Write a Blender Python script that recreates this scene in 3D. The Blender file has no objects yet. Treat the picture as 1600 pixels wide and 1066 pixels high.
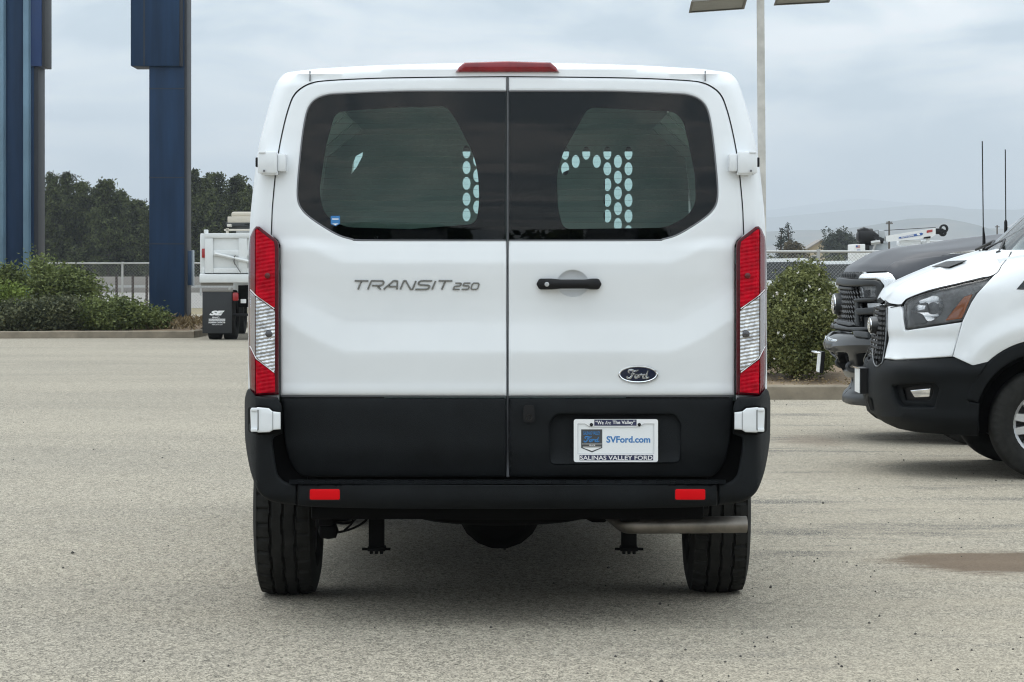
import bpy, bmesh, math, random
import numpy as np
from mathutils import Vector, Matrix
from mathutils.geometry import delaunay_2d_cdt
random.seed(7); rng = np.random.default_rng(7)
SC = bpy.context.scene
COL = SC.collection

# ------------------------------------------------------------------ camera
F, CX, HZ, CH = 4300.0, 800.0, 431.0, 1.295      # focal length (px of the 1600 px picture), eye height
cam = bpy.data.cameras.new('camera'); cam.sensor_width = 36; cam.lens = F * 36 / 1600
cam.shift_y = (HZ - 533) / 1600; cam.clip_start = 0.1; cam.clip_end = 60000
camo = bpy.data.objects.new('camera', cam); camo.location = (0, 0, CH)
camo.rotation_euler = (math.radians(90), 0, 0); COL.objects.link(camo); SC.camera = camo

# ------------------------------------------------------------------ sky and sun (overcast)
SUN_EL, SUN_AZ = math.radians(66), math.radians(330)     # azimuth clockwise from +Y
wd = bpy.data.worlds.new('World'); SC.world = wd; wd.use_nodes = True
nt = wd.node_tree; nt.nodes.clear()
def wn(t, **k):
    n = nt.nodes.new(t)
    for a, b in k.items(): setattr(n, a, b)
    return n
L = nt.links.new
sky = wn('ShaderNodeTexSky', sky_type='NISHITA'); sky.sun_disc = False
sky.sun_elevation = SUN_EL; sky.sun_rotation = SUN_AZ
bg1 = wn('ShaderNodeBackground'); bg1.inputs[1].default_value = 0.1; L(sky.outputs[0], bg1.inputs[0])
tc = wn('ShaderNodeTexCoord'); mp = wn('ShaderNodeMapping'); mp.inputs['Scale'].default_value = (1, 1, 3.2)
mp.inputs['Location'].default_value = (0.35, 0.1, 0.22)
L(tc.outputs['Generated'], mp.inputs[0])
nz = wn('ShaderNodeTexNoise'); nz.inputs['Scale'].default_value = 13.0; nz.inputs['Detail'].default_value = 7; nz.inputs['Roughness'].default_value = 0.5
nz.inputs['Distortion'].default_value = 0.35
L(mp.outputs[0], nz.inputs['Vector'])
rp = wn('ShaderNodeValToRGB'); e = rp.color_ramp.elements
e[0].position = 0.36; e[0].color = (0.46, 0.55, 0.62, 1); e[1].position = 0.62; e[1].color = (0.88, 0.905, 0.915, 1)
m_ = rp.color_ramp.elements.new(0.5); m_.color = (0.68, 0.745, 0.785, 1)
L(nz.outputs[0], rp.inputs[0])
sx = wn('ShaderNodeSeparateXYZ'); L(tc.outputs['Generated'], sx.inputs[0])
mr = wn('ShaderNodeMapRange'); mr.inputs[1].default_value = 0; mr.inputs[2].default_value = 1; mr.inputs[3].default_value = 1.38; mr.inputs[4].default_value = 2.9
L(sx.outputs[2], mr.inputs[0])                       # standard overcast sky: zenith three times the horizon
bg2 = wn('ShaderNodeBackground'); L(rp.outputs[0], bg2.inputs[0]); L(mr.outputs[0], bg2.inputs[1])
mx = wn('ShaderNodeMixShader'); mx.inputs[0].default_value = 0.93
L(bg1.outputs[0], mx.inputs[1]); L(bg2.outputs[0], mx.inputs[2])
wo = wn('ShaderNodeOutputWorld'); L(mx.outputs[0], wo.inputs[0])
sd = bpy.data.lights.new('sun', 'SUN'); sd.energy = 1.0; sd.angle = math.radians(35); sd.color = (1, 0.96, 0.9)
so = bpy.data.objects.new('sun', sd); COL.objects.link(so)
sv = Vector((math.sin(SUN_AZ) * math.cos(SUN_EL), math.cos(SUN_AZ) * math.cos(SUN_EL), math.sin(SUN_EL)))
so.location = sv * 50; so.rotation_euler = (-sv).to_track_quat('-Z', 'Y').to_euler()
SC.view_settings.view_transform = 'Standard'; SC.view_settings.look = 'None'
SC.view_settings.exposure = 0.0; SC.view_settings.gamma = 1.0; SC.view_settings.use_curve_mapping = False
SC.render.engine = 'CYCLES'
SC.cycles.use_denoising = True; SC.cycles.max_bounces = 8; SC.cycles.transparent_max_bounces = 24
SC.cycles.volume_bounces = 0; SC.cycles.filter_width = 1.15; SC.cycles.caustics_reflective = False; SC.cycles.caustics_refractive = False

# ------------------------------------------------------------------ materials
MATS = {}
def mat(name, col, rough=0.5, metal=0.0, coat=0.0, var=0.0, vs=4.0, bump=0.0, bs=60.0, spec=0.5, col2=None, coord='Object', stretch=None, emis=0):
    if name in MATS: return MATS[name]
    m = bpy.data.materials.new(name); m.use_nodes = True; t = m.node_tree; b = t.nodes['Principled BSDF']
    b.inputs['Roughness'].default_value = rough; b.inputs['Metallic'].default_value = metal
    b.inputs['Coat Weight'].default_value = coat; b.inputs['Coat Roughness'].default_value = 0.06
    b.inputs['Specular IOR Level'].default_value = spec
    c = (*col, 1); b.inputs['Base Color'].default_value = c
    tcn = t.nodes.new('ShaderNodeTexCoord'); vec = tcn.outputs[coord]
    if stretch:
        mm = t.nodes.new('ShaderNodeMapping'); mm.inputs['Scale'].default_value = stretch; t.links.new(vec, mm.inputs[0]); vec = mm.outputs[0]
    if var:
        n = t.nodes.new('ShaderNodeTexNoise'); n.inputs['Scale'].default_value = vs; n.inputs['Detail'].default_value = 6; n.inputs['Roughness'].default_value = 0.6
        t.links.new(vec, n.inputs['Vector'])
        r = t.nodes.new('ShaderNodeValToRGB'); r.color_ramp.elements[0].position = 0.32; r.color_ramp.elements[1].position = 0.68
        c2 = col2 if col2 else tuple(min(1, x * (1 + var)) for x in col)
        r.color_ramp.elements[0].color = (*[x * (1 - var) for x in col], 1) if not col2 else c
        r.color_ramp.elements[1].color = (*c2, 1)
        t.links.new(n.outputs[0], r.inputs[0]); t.links.new(r.outputs[0], b.inputs['Base Color'])
        rr = t.nodes.new('ShaderNodeMapRange'); rr.inputs[3].default_value = max(0.02, rough * 0.85); rr.inputs[4].default_value = min(1, rough * 1.2)
        t.links.new(n.outputs[0], rr.inputs[0]); t.links.new(rr.outputs[0], b.inputs['Roughness'])
    if bump:
        n2 = t.nodes.new('ShaderNodeTexNoise'); n2.inputs['Scale'].default_value = bs; n2.inputs['Detail'].default_value = 3
        t.links.new(vec, n2.inputs['Vector'])
        bp = t.nodes.new('ShaderNodeBump'); bp.inputs['Strength'].default_value = bump; bp.inputs['Distance'].default_value = 0.01
        t.links.new(n2.outputs[0], bp.inputs['Height']); t.links.new(bp.outputs[0], b.inputs['Normal'])
    if emis:
        b.inputs['Emission Color'].default_value = c; b.inputs['Emission Strength'].default_value = emis
    MATS[name] = m; return m

def glass(name, tint, rough=0.0, ior=1.5):
    m = bpy.data.materials.new(name); m.use_nodes = True; t = m.node_tree; t.nodes.clear()
    tr = t.nodes.new('ShaderNodeBsdfTransparent'); tr.inputs[0].default_value = (*tint, 1)
    gl = t.nodes.new('ShaderNodeBsdfGlossy'); gl.inputs['Roughness'].default_value = rough
    fr = t.nodes.new('ShaderNodeFresnel'); fr.inputs[0].default_value = ior
    mxx = t.nodes.new('ShaderNodeMixShader'); o = t.nodes.new('ShaderNodeOutputMaterial')
    t.links.new(fr.outputs[0], mxx.inputs[0]); t.links.new(tr.outputs[0], mxx.inputs[1]); t.links.new(gl.outputs[0], mxx.inputs[2])
    t.links.new(mxx.outputs[0], o.inputs[0]); MATS[name] = m; return m

def leafmat(name, c1, c2, scale=1.2, rough=0.6):
    m = bpy.data.materials.new(name); m.use_nodes = True; t = m.node_tree; b = t.nodes['Principled BSDF']
    b.inputs['Roughness'].default_value = rough; b.inputs['Specular IOR Level'].default_value = 0.25
    g = t.nodes.new('ShaderNodeNewGeometry'); n = t.nodes.new('ShaderNodeTexNoise'); n.inputs['Scale'].default_value = scale; n.inputs['Detail'].default_value = 4
    t.links.new(g.outputs['Position'], n.inputs['Vector'])
    ad = t.nodes.new('ShaderNodeMath'); ad.operation = 'MULTIPLY_ADD'; ad.inputs[1].default_value = 0.5; ad.inputs[2].default_value = -0.25
    t.links.new(g.outputs['Random Per Island'], ad.inputs[0])
    a2 = t.nodes.new('ShaderNodeMath'); a2.operation = 'ADD'; t.links.new(n.outputs[0], a2.inputs[0]); t.links.new(ad.outputs[0], a2.inputs[1])
    r = t.nodes.new('ShaderNodeValToRGB'); r.color_ramp.elements[0].position = 0.3; r.color_ramp.elements[1].position = 0.75
    r.color_ramp.elements[0].color = (*c1, 1); r.color_ramp.elements[1].color = (*c2, 1)
    t.links.new(a2.outputs[0], r.inputs[0]); t.links.new(r.outputs[0], b.inputs['Base Color'])
    tl = t.nodes.new('ShaderNodeBsdfTranslucent'); t.links.new(r.outputs[0], tl.inputs[0])
    mxx = t.nodes.new('ShaderNodeMixShader'); mxx.inputs[0].default_value = 0.22
    o = t.nodes['Material Output']; t.links.new(b.outputs[0], mxx.inputs[1]); t.links.new(tl.outputs[0], mxx.inputs[2]); t.links.new(mxx.outputs[0], o.inputs[0])
    MATS[name] = m; return m

PAINT = mat('white_paint', (0.745, 0.77, 0.79), 0.34, coat=0.7, var=0.03, vs=2.2)
PAINT2 = mat('white_paint_dusty', (0.66, 0.68, 0.68), 0.5, coat=0.2, var=0.05, vs=3)
CLAD = mat('black_textured_plastic', (0.0062, 0.0075, 0.0086), 0.55, var=0.32, vs=5.0, bump=0.3, bs=420, spec=0.14)
BLACK = mat('black_plastic', (0.007, 0.007, 0.008), 0.45, spec=0.25)
VBLACK = mat('black_undercoat', (0.004, 0.004, 0.004), 0.85, spec=0.1)
RUBBER = mat('tyre_rubber', (0.021, 0.021, 0.0195), 0.8, var=0.3, vs=18, bump=0.15, bs=150, spec=0.15)
SEAL = mat('grey_rubber_seal', (0.15, 0.155, 0.165), 0.5)
CHROME = mat('chrome', (0.78, 0.79, 0.80), 0.10, metal=1)
SILVER = mat('silver_paint', (0.52, 0.53, 0.54), 0.28, metal=0.85)
STEELPIPE = mat('exhaust_steel', (0.24, 0.22, 0.195), 0.42, metal=0.9, var=0.35, vs=9)
FRIT = mat('black_glass_border', (0.004, 0.004, 0.005), 1.0, spec=0.0)
REDREF = mat('red_reflector', (0.62, 0.002, 0.006), 0.35, spec=0.12)
EMB = mat('satin_chrome_letters', (0.30, 0.31, 0.32), 0.22, metal=1)
NAVY = mat('navy_print', (0.022, 0.026, 0.075), 0.35)
PLATEW = mat('white_plate', (0.80, 0.82, 0.83), 0.35)
PRINTB = mat('blue_print', (0.035, 0.19, 0.46), 0.4)
WHITEP = mat('white_print', (0.82, 0.82, 0.82), 0.45)
DGREY = mat('dark_grey_print', (0.05, 0.055, 0.06), 0.4)
AMBER = mat('amber_lens', (0.50, 0.13, 0.02), 0.2, coat=0.5)
GLASSR = glass('rear_glass', (0.70, 0.88, 0.835), 0.0, 1.44); GLASSW = glass('clear_glass', (0.83, 0.93, 0.90)); LENSG = glass('lens_clear', (0.9, 0.9, 0.9), 0.02)
GLASSD = mat('dark_window_glass', (0.012, 0.015, 0.016), 0.04, spec=0.6)

def lens_material(name, c1, c2, cell, rough=0.14, metal=0.0):
    """moulded optics: rows of small prisms in relief"""
    m = bpy.data.materials.new(name); m.use_nodes = True; t = m.node_tree; b = t.nodes['Principled BSDF']
    b.inputs['Roughness'].default_value = rough; b.inputs['Metallic'].default_value = metal; b.inputs['Coat Weight'].default_value = 0.12; b.inputs['Coat Roughness'].default_value = 0.03; b.inputs['Specular IOR Level'].default_value = 0.18
    tcn = t.nodes.new('ShaderNodeTexCoord'); sp = t.nodes.new('ShaderNodeSeparateXYZ'); t.links.new(tcn.outputs['Object'], sp.inputs[0])
    outs = []
    for ax, s in ((0, cell[0]), (2, cell[1])):
        mu = t.nodes.new('ShaderNodeMath'); mu.operation = 'MULTIPLY'; mu.inputs[1].default_value = 2 * math.pi / s; t.links.new(sp.outputs[ax], mu.inputs[0])
        si = t.nodes.new('ShaderNodeMath'); si.operation = 'SINE'; t.links.new(mu.outputs[0], si.inputs[0])
        ab = t.nodes.new('ShaderNodeMath'); ab.operation = 'ABSOLUTE'; t.links.new(si.outputs[0], ab.inputs[0]); outs.append(ab)
    wk = t.nodes.new('ShaderNodeMath'); wk.operation = 'MULTIPLY_ADD'; wk.inputs[1].default_value = 0.4; wk.inputs[2].default_value = 0.6; t.links.new(outs[0].outputs[0], wk.inputs[0])
    mi = t.nodes.new('ShaderNodeMath'); mi.operation = 'MULTIPLY'; t.links.new(wk.outputs[0], mi.inputs[0]); t.links.new(outs[1].outputs[0], mi.inputs[1])
    n = t.nodes.new('ShaderNodeTexNoise'); n.inputs['Scale'].default_value = 22; t.links.new(tcn.outputs['Object'], n.inputs['Vector'])
    av = t.nodes.new('ShaderNodeMath'); av.operation = 'MULTIPLY'; t.links.new(mi.outputs[0], av.inputs[0]); t.links.new(n.outputs[0], av.inputs[1])
    r = t.nodes.new('ShaderNodeValToRGB'); r.color_ramp.elements[0].color = (*c1, 1); r.color_ramp.elements[1].color = (*c2, 1); r.color_ramp.elements[1].position = 0.45
    t.links.new(av.outputs[0], r.inputs[0]); t.links.new(r.outputs[0], b.inputs['Base Color'])
    bp = t.nodes.new('ShaderNodeBump'); bp.inputs['Strength'].default_value = 0.35; bp.inputs['Distance'].default_value = 0.003
    t.links.new(mi.outputs[0], bp.inputs['Height']); t.links.new(bp.outputs[0], b.inputs['Normal'])
    MATS[name] = m; return m
REDLENS = mat('red_lamp_lens', (0.42, 0.001, 0.012), 0.2, coat=0.08, spec=0.08, var=0.4, vs=25)
REDSIDE = mat('red_lamp_side', (0.15, 0.001, 0.008), 0.12, coat=0.1, spec=0.25)
REDSMOOTH = mat('red_lamp_rim', (0.07, 0.001, 0.006), 0.15, coat=0.1, spec=0.25)
CLEARLENS = mat('clear_lamp_lens', (0.52, 0.53, 0.55), 0.12, metal=0.88, var=0.45, vs=26)
CLEARSIDE = mat('clear_lamp_side', (0.36, 0.34, 0.36), 0.08, metal=0.5, coat=0.3)
HEADREF = lens_material('headlamp_reflector', (0.5, 0.51, 0.52), (0.95, 0.95, 0.95), (0.2, 0.09), 0.08, 0.9)

# ------------------------------------------------------------------ objects
W = {}
def par(o, parent):
    W.setdefault(o, Matrix.Identity(4))
    if parent is not None:
        o.parent = parent; o.matrix_parent_inverse = W[parent].inverted()
    return o
def thing(name, label, cat, loc=(0, 0, 0), group=None):
    o = bpy.data.objects.new(name, None); o.empty_display_size = 0.2; o.location = loc; COL.objects.link(o)
    W[o] = Matrix.Translation(loc); tag(o, label, cat, group); return o
def tag(o, label, cat, group=None, kind=None):
    if label: o['label'] = label
    if cat: o['category'] = cat
    if group: o['group'] = group
    if kind: o['kind'] = kind
    return o
def mesh_ob(name, verts, faces, m, parent=None, smooth=None, label=None):
    me = bpy.data.meshes.new(name); me.from_pydata([tuple(map(float, v)) for v in verts], [], [tuple(map(int, f)) for f in faces])
    me.materials.append(m)
    if smooth is not None:
        me.polygons.foreach_set('use_smooth', [True] * len(me.polygons))
        me.set_sharp_from_angle(angle=math.radians(smooth))
    me.update()
    o = bpy.data.objects.new(name, me); COL.objects.link(o); par(o, parent)
    if label: o['label'] = label
    return o
def struct(o): o['kind'] = 'structure'; return o

def P(px, py, Y): return ((px - CX) * Y / F, Y, CH + (HZ - py) * Y / F)
def gy(py): return CH * F / (py - HZ)               # depth of a ground point seen at row py

class MB:
    def __init__(s): s.v = []; s.f = []
    def add(s, v, f, M=None):
        n = len(s.v)
        s.v += [tuple(M @ Vector(p)) for p in v] if M is not None else [tuple(p) for p in v]
        s.f += [tuple(i + n for i in q) for q in f]; return s
    def box(s, a, b, M=None, c=0.0):
        (x0, y0, z0), (x1, y1, z1) = a, b
        if x0 > x1: x0, x1 = x1, x0
        if y0 > y1: y0, y1 = y1, y0
        if z0 > z1: z0, z1 = z1, z0
        if not c:
            v = [(x, y, z) for x in (x0, x1) for y in (y0, y1) for z in (z0, z1)]
            return s.add(v, [(0, 1, 3, 2), (4, 6, 7, 5), (0, 4, 5, 1), (2, 3, 7, 6), (0, 2, 6, 4), (1, 5, 7, 3)], M)
        c = min(c, (x1 - x0) / 2.01, (y1 - y0) / 2.01, (z1 - z0) / 2.01)
        bm = bmesh.new(); bmesh.ops.create_cube(bm, size=1)
        for p in bm.verts: p.co = Vector(((x0 + x1) / 2 + p.co.x * (x1 - x0), (y0 + y1) / 2 + p.co.y * (y1 - y0), (z0 + z1) / 2 + p.co.z * (z1 - z0)))
        bmesh.ops.bevel(bm, geom=bm.edges[:], offset=c, segments=2, profile=0.5, affect='EDGES')
        bm.verts.index_update(); v = [p.co[:] for p in bm.verts]; f = [[q.index for q in fc.verts] for fc in bm.faces]; bm.free()
        return s.add(v, f, M)
    def tube(s, pts, r, n=8, cap=True):
        pts = [Vector(p) for p in pts]; rs = r if isinstance(r, (list, tuple)) else [r] * len(pts); base = len(s.v)
        up = Vector((0, 0, 1)); prev = None
        for i, p in enumerate(pts):
            d = (pts[min(i + 1, len(pts) - 1)] - pts[max(i - 1, 0)]).normalized()
            if prev is None:
                a = d.cross(up if abs(d.z) < 0.95 else Vector((1, 0, 0))).normalized()
            else: a = (prev - d * prev.dot(d)).normalized()
            prev = a; b = d.cross(a)
            for k in range(n):
                t = 2 * math.pi * k / n; s.v.append(tuple(p + (a * math.cos(t) + b * math.sin(t)) * rs[i]))
        for i in range(len(pts) - 1):
            for k in range(n):
                k2 = (k + 1) % n; s.f.append((base + i * n + k, base + i * n + k2, base + (i + 1) * n + k2, base + (i + 1) * n + k))
        if cap:
            s.f.append(tuple(base + k for k in range(n))[::-1]); s.f.append(tuple(base + (len(pts) - 1) * n + k for k in range(n)))
        return s
    def lathe(s, prof, M, n=24, closed=False):
        """prof: (radius, height) along local Z"""
        base = len(s.v)
        for r, h in prof:
            for k in range(n):
                t = 2 * math.pi * k / n; s.v.append(tuple(M @ Vector((r * math.cos(t), r * math.sin(t), h))))
        m = len(prof)
        for i in range(m - 1 + (1 if closed else 0)):
            j = (i + 1) % m
            for k in range(n):
                k2 = (k + 1) % n; s.f.append((base + i * n + k, base + i * n + k2, base + j * n + k2, base + j * n + k))
        return s
    def disc(s, r, h, M, n=24):
        base = len(s.v)
        for k in range(n):
            t = 2 * math.pi * k / n; s.v.append(tuple(M @ Vector((r * math.cos(t), r * math.sin(t), h))))
        s.f.append(tuple(range(base, base + n))); return s
    def prism(s, poly, d0, d1, M=None):
        """poly in local XY, extruded from z=d0 to z=d1"""
        n = len(poly); v = [(x, y, d0) for x, y in poly] + [(x, y, d1) for x, y in poly]
        f = [tuple(range(n))[::-1], tuple(range(n, 2 * n))] + [(i, (i + 1) % n, n + (i + 1) % n, n + i) for i in range(n)]
        return s.add(v, f, M)
    def build(s, name, m, parent=None, smooth=35, label=None): return mesh_ob(name, s.v, s.f, m, parent, smooth, label)

def pbox(mb, px0, py0, px1, py1, Y, dy, c=0.0):
    """a box whose near face stands at depth Y, dy deep"""
    a = P(px0, py0, Y); b = P(px1, py1, Y)
    return mb.box((a[0], Y, a[2]), (b[0], Y + dy, b[2]), None, c)

RX = Matrix(((1, 0, 0, 0), (0, 0, -1, 0), (0, 1, 0, 0), (0, 0, 0, 1)))      # local x right, y up, z towards the viewer
def facing(px, py, Y, dy=0.0, tilt=0.0):
    """matrix that stands local XY upright at a point, facing the camera side"""
    p = P(px, py, Y); return Matrix.Translation((p[0], p[1] + dy, p[2])) @ Matrix.Rotation(tilt, 4, 'X') @ RX

# ---- outlines
def cat(pts, n=6, closed=False):
    """Catmull-Rom through points"""
    p = [np.array(q, float) for q in pts]; N = len(p); out = []
    for i in range(N if closed else N - 1):
        a = p[(i - 1) % N] if closed or i > 0 else p[0]; b = p[i]; c = p[(i + 1) % N]; d = p[(i + 2) % N] if closed or i + 2 < N else p[-1]
        for k in range(n):
            t = k / n; out.append(tuple(0.5 * (2 * b + (c - a) * t + (2 * a - 5 * b + 4 * c - d) * t * t + (3 * b - a - 3 * c + d) * t ** 3)))
    if not closed: out.append(tuple(p[-1]))
    return out
def rnd(pts, r=4, n=5):
    """round the corners of a polygon; a point may carry its own radius"""
    out = []; N = len(pts)
    for i in range(N):
        a = np.array(pts[i - 1][:2], float); b = np.array(pts[i][:2], float); c = np.array(pts[(i + 1) % N][:2], float)
        rr = pts[i][2] if len(pts[i]) > 2 else r
        la, lc = np.linalg.norm(a - b), np.linalg.norm(c - b)
        k = min(rr, la * 0.48, lc * 0.48)
        if k <= 0.01: out.append(tuple(b)); continue
        s0 = b + (a - b) / la * k; s1 = b + (c - b) / lc * k
        for j in range(n + 1):
            t = j / n; out.append(tuple((1 - t) ** 2 * s0 + 2 * t * (1 - t) * b + t * t * s1))
    return out
def ellipse(cx, cy, rx, ry, n=24, p=2.0):
    o = []
    for k in range(n):
        t = 2 * math.pi * k / n; c, s = math.cos(t), math.sin(t)
        o.append((cx + rx * math.copysign(abs(c) ** (2 / p), c), cy + ry * math.copysign(abs(s) ** (2 / p), s)))
    return o
def dense(poly, res):
    out = []; N = len(poly)
    for i in range(N):
        a = np.array(poly[i][:2], float); b = np.array(poly[(i + 1) % N][:2], float); d = np.linalg.norm(b - a)
        if d < 1e-6: continue
        k = max(1, int(math.ceil(d / res)))
        for j in range(k): out.append(a + (b - a) * j / k)
    return np.array(out)
def inside(pts, poly):
    x, y = pts[:, 0], pts[:, 1]; r = np.zeros(len(pts), bool); px, py = poly[:, 0], poly[:, 1]; j = len(poly) - 1
    for i in range(len(poly)):
        c = ((py[i] > y) != (py[j] > y))
        if c.any():
            xx = (px[j] - px[i]) * (y - py[i]) / ((py[j] - py[i]) if py[j] != py[i] else 1e-9) + px[i]
            r ^= c & (x < xx)
        j = i
    return r
def bdist(pts, polys):
    d = np.full(len(pts), 1e9)
    for poly in polys:
        a = poly; b = np.roll(poly, -1, 0)
        for i in range(len(a)):
            ab = b[i] - a[i]; l = ab @ ab
            if l < 1e-12: continue
            t = np.clip(((pts - a[i]) @ ab) / l, 0, 1); q = a[i] + t[:, None] * ab
            d = np.minimum(d, np.hypot(*(pts - q).T))
    return d
def area(p): x, y = p[:, 0], p[:, 1]; return 0.5 * np.sum(x * np.roll(y, -1) - np.roll(x, -1) * y)
def inset(p, d):
    """offset a closed polygon to its inside"""
    a = p - np.roll(p, 1, 0); b = np.roll(p, -1, 0) - p
    a /= np.linalg.norm(a, axis=1)[:, None] + 1e-9; b /= np.linalg.norm(b, axis=1)[:, None] + 1e-9
    n = np.stack([-(a + b)[:, 1], (a + b)[:, 0]], 1); n /= np.linalg.norm(n, axis=1)[:, None] + 1e-9
    return p + n * d * (1 if area(p) > 0 else -1)
def tri2d(outline, holes=(), res=10.0, er=0.0, hr=0.0, fine=None):
    polys = [dense(outline, fine or res)] + [dense(h, fine or res) for h in holes]
    V = []; E = []
    for p in polys:
        n = len(V); V += [tuple(q) for q in p]; E += [(n + i, n + (i + 1) % len(p)) for i in range(len(p))]
    extra = []
    for i, p in enumerate(polys):
        r = er if i == 0 else hr
        for k in ((0.12, 0.45, 1.0) if r else ()):
            extra.append(inset(p, r * k) if i == 0 else inset(p, -r * k))
    lo, hi = polys[0].min(0), polys[0].max(0)
    gx, gyy = np.meshgrid(np.arange(lo[0] + res / 2, hi[0], res), np.arange(lo[1] + res / 2, hi[1], res))
    grid = np.stack([gx.ravel(), gyy.ravel()], 1)
    if len(grid):
        k = bdist(grid, polys) > max(res * 0.45, 0); grid = grid[k]
        if er and len(grid): grid = grid[bdist(grid, polys[:1]) > er * 1.05]
        if hr and len(grid) and len(polys) > 1: grid = grid[bdist(grid, polys[1:]) > hr * 1.05]
        extra.append(grid)
    for q in extra:
        if len(q):
            k = inside(q, polys[0])
            for h in polys[1:]: k &= ~inside(q, h)
            V += [tuple(x) for x in q[k]]
    r = delaunay_2d_cdt([Vector(v) for v in V], E, [], 0, 1e-5)
    pts = np.array([tuple(v) for v in r[0]]); tris = np.array([tuple(f) for f in r[2]], int)
    c = pts[tris].mean(1); k = inside(c, polys[0])
    for h in polys[1:]: k &= ~inside(c, h)
    tris = tris[k]
    a = pts[tris]; cr = (a[:, 1, 0] - a[:, 0, 0]) * (a[:, 2, 1] - a[:, 0, 1]) - (a[:, 1, 1] - a[:, 0, 1]) * (a[:, 2, 0] - a[:, 0, 0])
    tris = tris[np.abs(cr) > 1e-7]; cr = cr[np.abs(cr) > 1e-7]
    tris[cr > 0] = tris[cr > 0][:, ::-1]               # pixel rows run down: this winding faces the camera
    used = np.unique(tris); re = np.full(len(pts), -1); re[used] = np.arange(len(used)); pts = pts[used]; tris = re[tris]
    return pts, tris, polys
TWIN = {}
def panel(name, outline, mapf, m, parent=None, holes=(), res=10.0, er=0.0, ed=0.0, hr=0.0, hd=0.0, rim=0.01, smooth=40, fine=None, mirror=None, label=None, bulge=None):
    """a sheet triangulated inside a 2-D outline and laid on a surface by mapf(points, inward offset), with rounded edges and a rim"""
    pts, tris, polys = tri2d(outline, holes, res, er, hr, fine)
    off = np.zeros(len(pts))
    if er:
        d = bdist(pts, polys[:1]); t = np.clip(1 - d / er, 0, 1); off += ed * (1 - np.sqrt(np.maximum(0, 1 - t * t)))
    if hr and len(polys) > 1:
        d = bdist(pts, polys[1:]); t = np.clip(1 - d / hr, 0, 1); off += hd * (1 - np.sqrt(np.maximum(0, 1 - t * t)))
    if bulge: off += bulge(pts)
    v = list(map(tuple, mapf(pts, off))); f = [tuple(t) for t in tris]
    if rim:
        cnt = {}
        for t in f:
            for i in range(3):
                e_ = (t[i], t[(i + 1) % 3]); k = (min(e_), max(e_)); cnt[k] = None if k in cnt else e_
        be = [e_ for e_ in cnt.values() if e_]
        bi = sorted({i for e_ in be for i in e_}); b2 = {}
        back = mapf(pts[bi], off[bi] + rim)
        for i, p in zip(bi, back): b2[i] = len(v); v.append(tuple(p))
        f += [(e_[1], e_[0], b2[e_[0]], b2[e_[1]]) for e_ in be]
    if mirror:                                         # the same on the far side of the thing
        mv = [mirror(p) for p in v]; mf = [q[::-1] for q in f]
        pair = {}
        for i, (p, q) in enumerate(zip(v, mv)):
            if abs(p[0] - q[0]) + abs(p[1] - q[1]) < 2e-4: pair[i] = i
        if pair:                                       # one sheet across the centre line
            n = len(v); idx = []; add_ = []
            for i, q in enumerate(mv):
                if i in pair: idx.append(i)
                else: idx.append(n + len(add_)); add_.append(q)
            v = v + add_; f = f + [tuple(idx[i] for i in q) for q in mf]
            f = [q for q in f if len(set(q)) == len(q)]; seen = set(); ff = []
            for q in f:
                k = tuple(sorted(q))
                if k not in seen: seen.add(k); ff.append(q)
            f = ff
        else:
            o = mesh_ob(name, v, f, m, parent, smooth, label)
            twin = mesh_ob(name, mv, mf, m, TWIN.get(parent, parent), smooth, label); TWIN[o] = twin
            return o
    return mesh_ob(name, v, f, m, parent, smooth, label)

def text_mb(mb, s, w, h, depth, M, bold=0.0, shear=0.0, lift=0.0):
    cu = bpy.data.curves.new('t', 'FONT'); cu.body = s; cu.size = 1; cu.offset = bold; cu.shear = shear; cu.resolution_u = 3
    o = bpy.data.objects.new('t', cu); COL.objects.link(o)
    dg = bpy.context.evaluated_depsgraph_get(); me = bpy.data.meshes.new_from_object(o.evaluated_get(dg))
    v = np.array([p.co[:] for p in me.vertices]); f = [tuple(p.vertices) for p in me.polygons]
    bpy.data.objects.remove(o); bpy.data.curves.remove(cu); bpy.data.meshes.remove(me)
    lo, hi = v.min(0), v.max(0); v[:, 0] = (v[:, 0] - (lo[0] + hi[0]) / 2) * w / (hi[0] - lo[0]); v[:, 1] = (v[:, 1] - (lo[1] + hi[1]) / 2) * h / (hi[1] - lo[1])
    n = len(v); top = [(x, y, lift + depth) for x, y, _ in v]; bot = [(x, y, lift - 0.0005) for x, y, _ in v]
    cnt = {}
    for q in f:
        for i in range(len(q)):
            e_ = (q[i], q[(i + 1) % len(q)]); k = (min(e_), max(e_)); cnt[k] = None if k in cnt else e_
    side = [(e_[0], e_[0] + n, e_[1] + n, e_[1]) for e_ in cnt.values() if e_]
    return mb.add(top + bot, f + side, M)
def ribbon(mb, pts, w, d, M, lift=0.0):
    """a flat stroke of width w and height d along a 2-D polyline"""
    p = np.array(pts, float); t = np.gradient(p, axis=0); t /= np.linalg.norm(t, axis=1)[:, None] + 1e-9
    nrm = np.stack([-t[:, 1], t[:, 0]], 1); ws = (np.array(w) if np.ndim(w) else np.full(len(p), w))[:, None] / 2
    l, r = p + nrm * ws, p - nrm * ws; v = []; f = []
    for i in range(len(p)): v += [(*l[i], lift), (*r[i], lift), (*(p[i] + nrm[i] * ws[i] * 0.6), lift + d), (*(p[i] - nrm[i] * ws[i] * 0.6), lift + d)]
    for i in range(len(p) - 1):
        a = 4 * i; b = a + 4; f += [(a + 2, a + 3, b + 3, b + 2), (a, a + 2, b + 2, b), (a + 3, a + 1, b + 1, b + 3)]
    f += [(0, 1, 3, 2), (len(v) - 4, len(v) - 2, len(v) - 1, len(v) - 3)]
    return mb.add(v, f, M)

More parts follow.
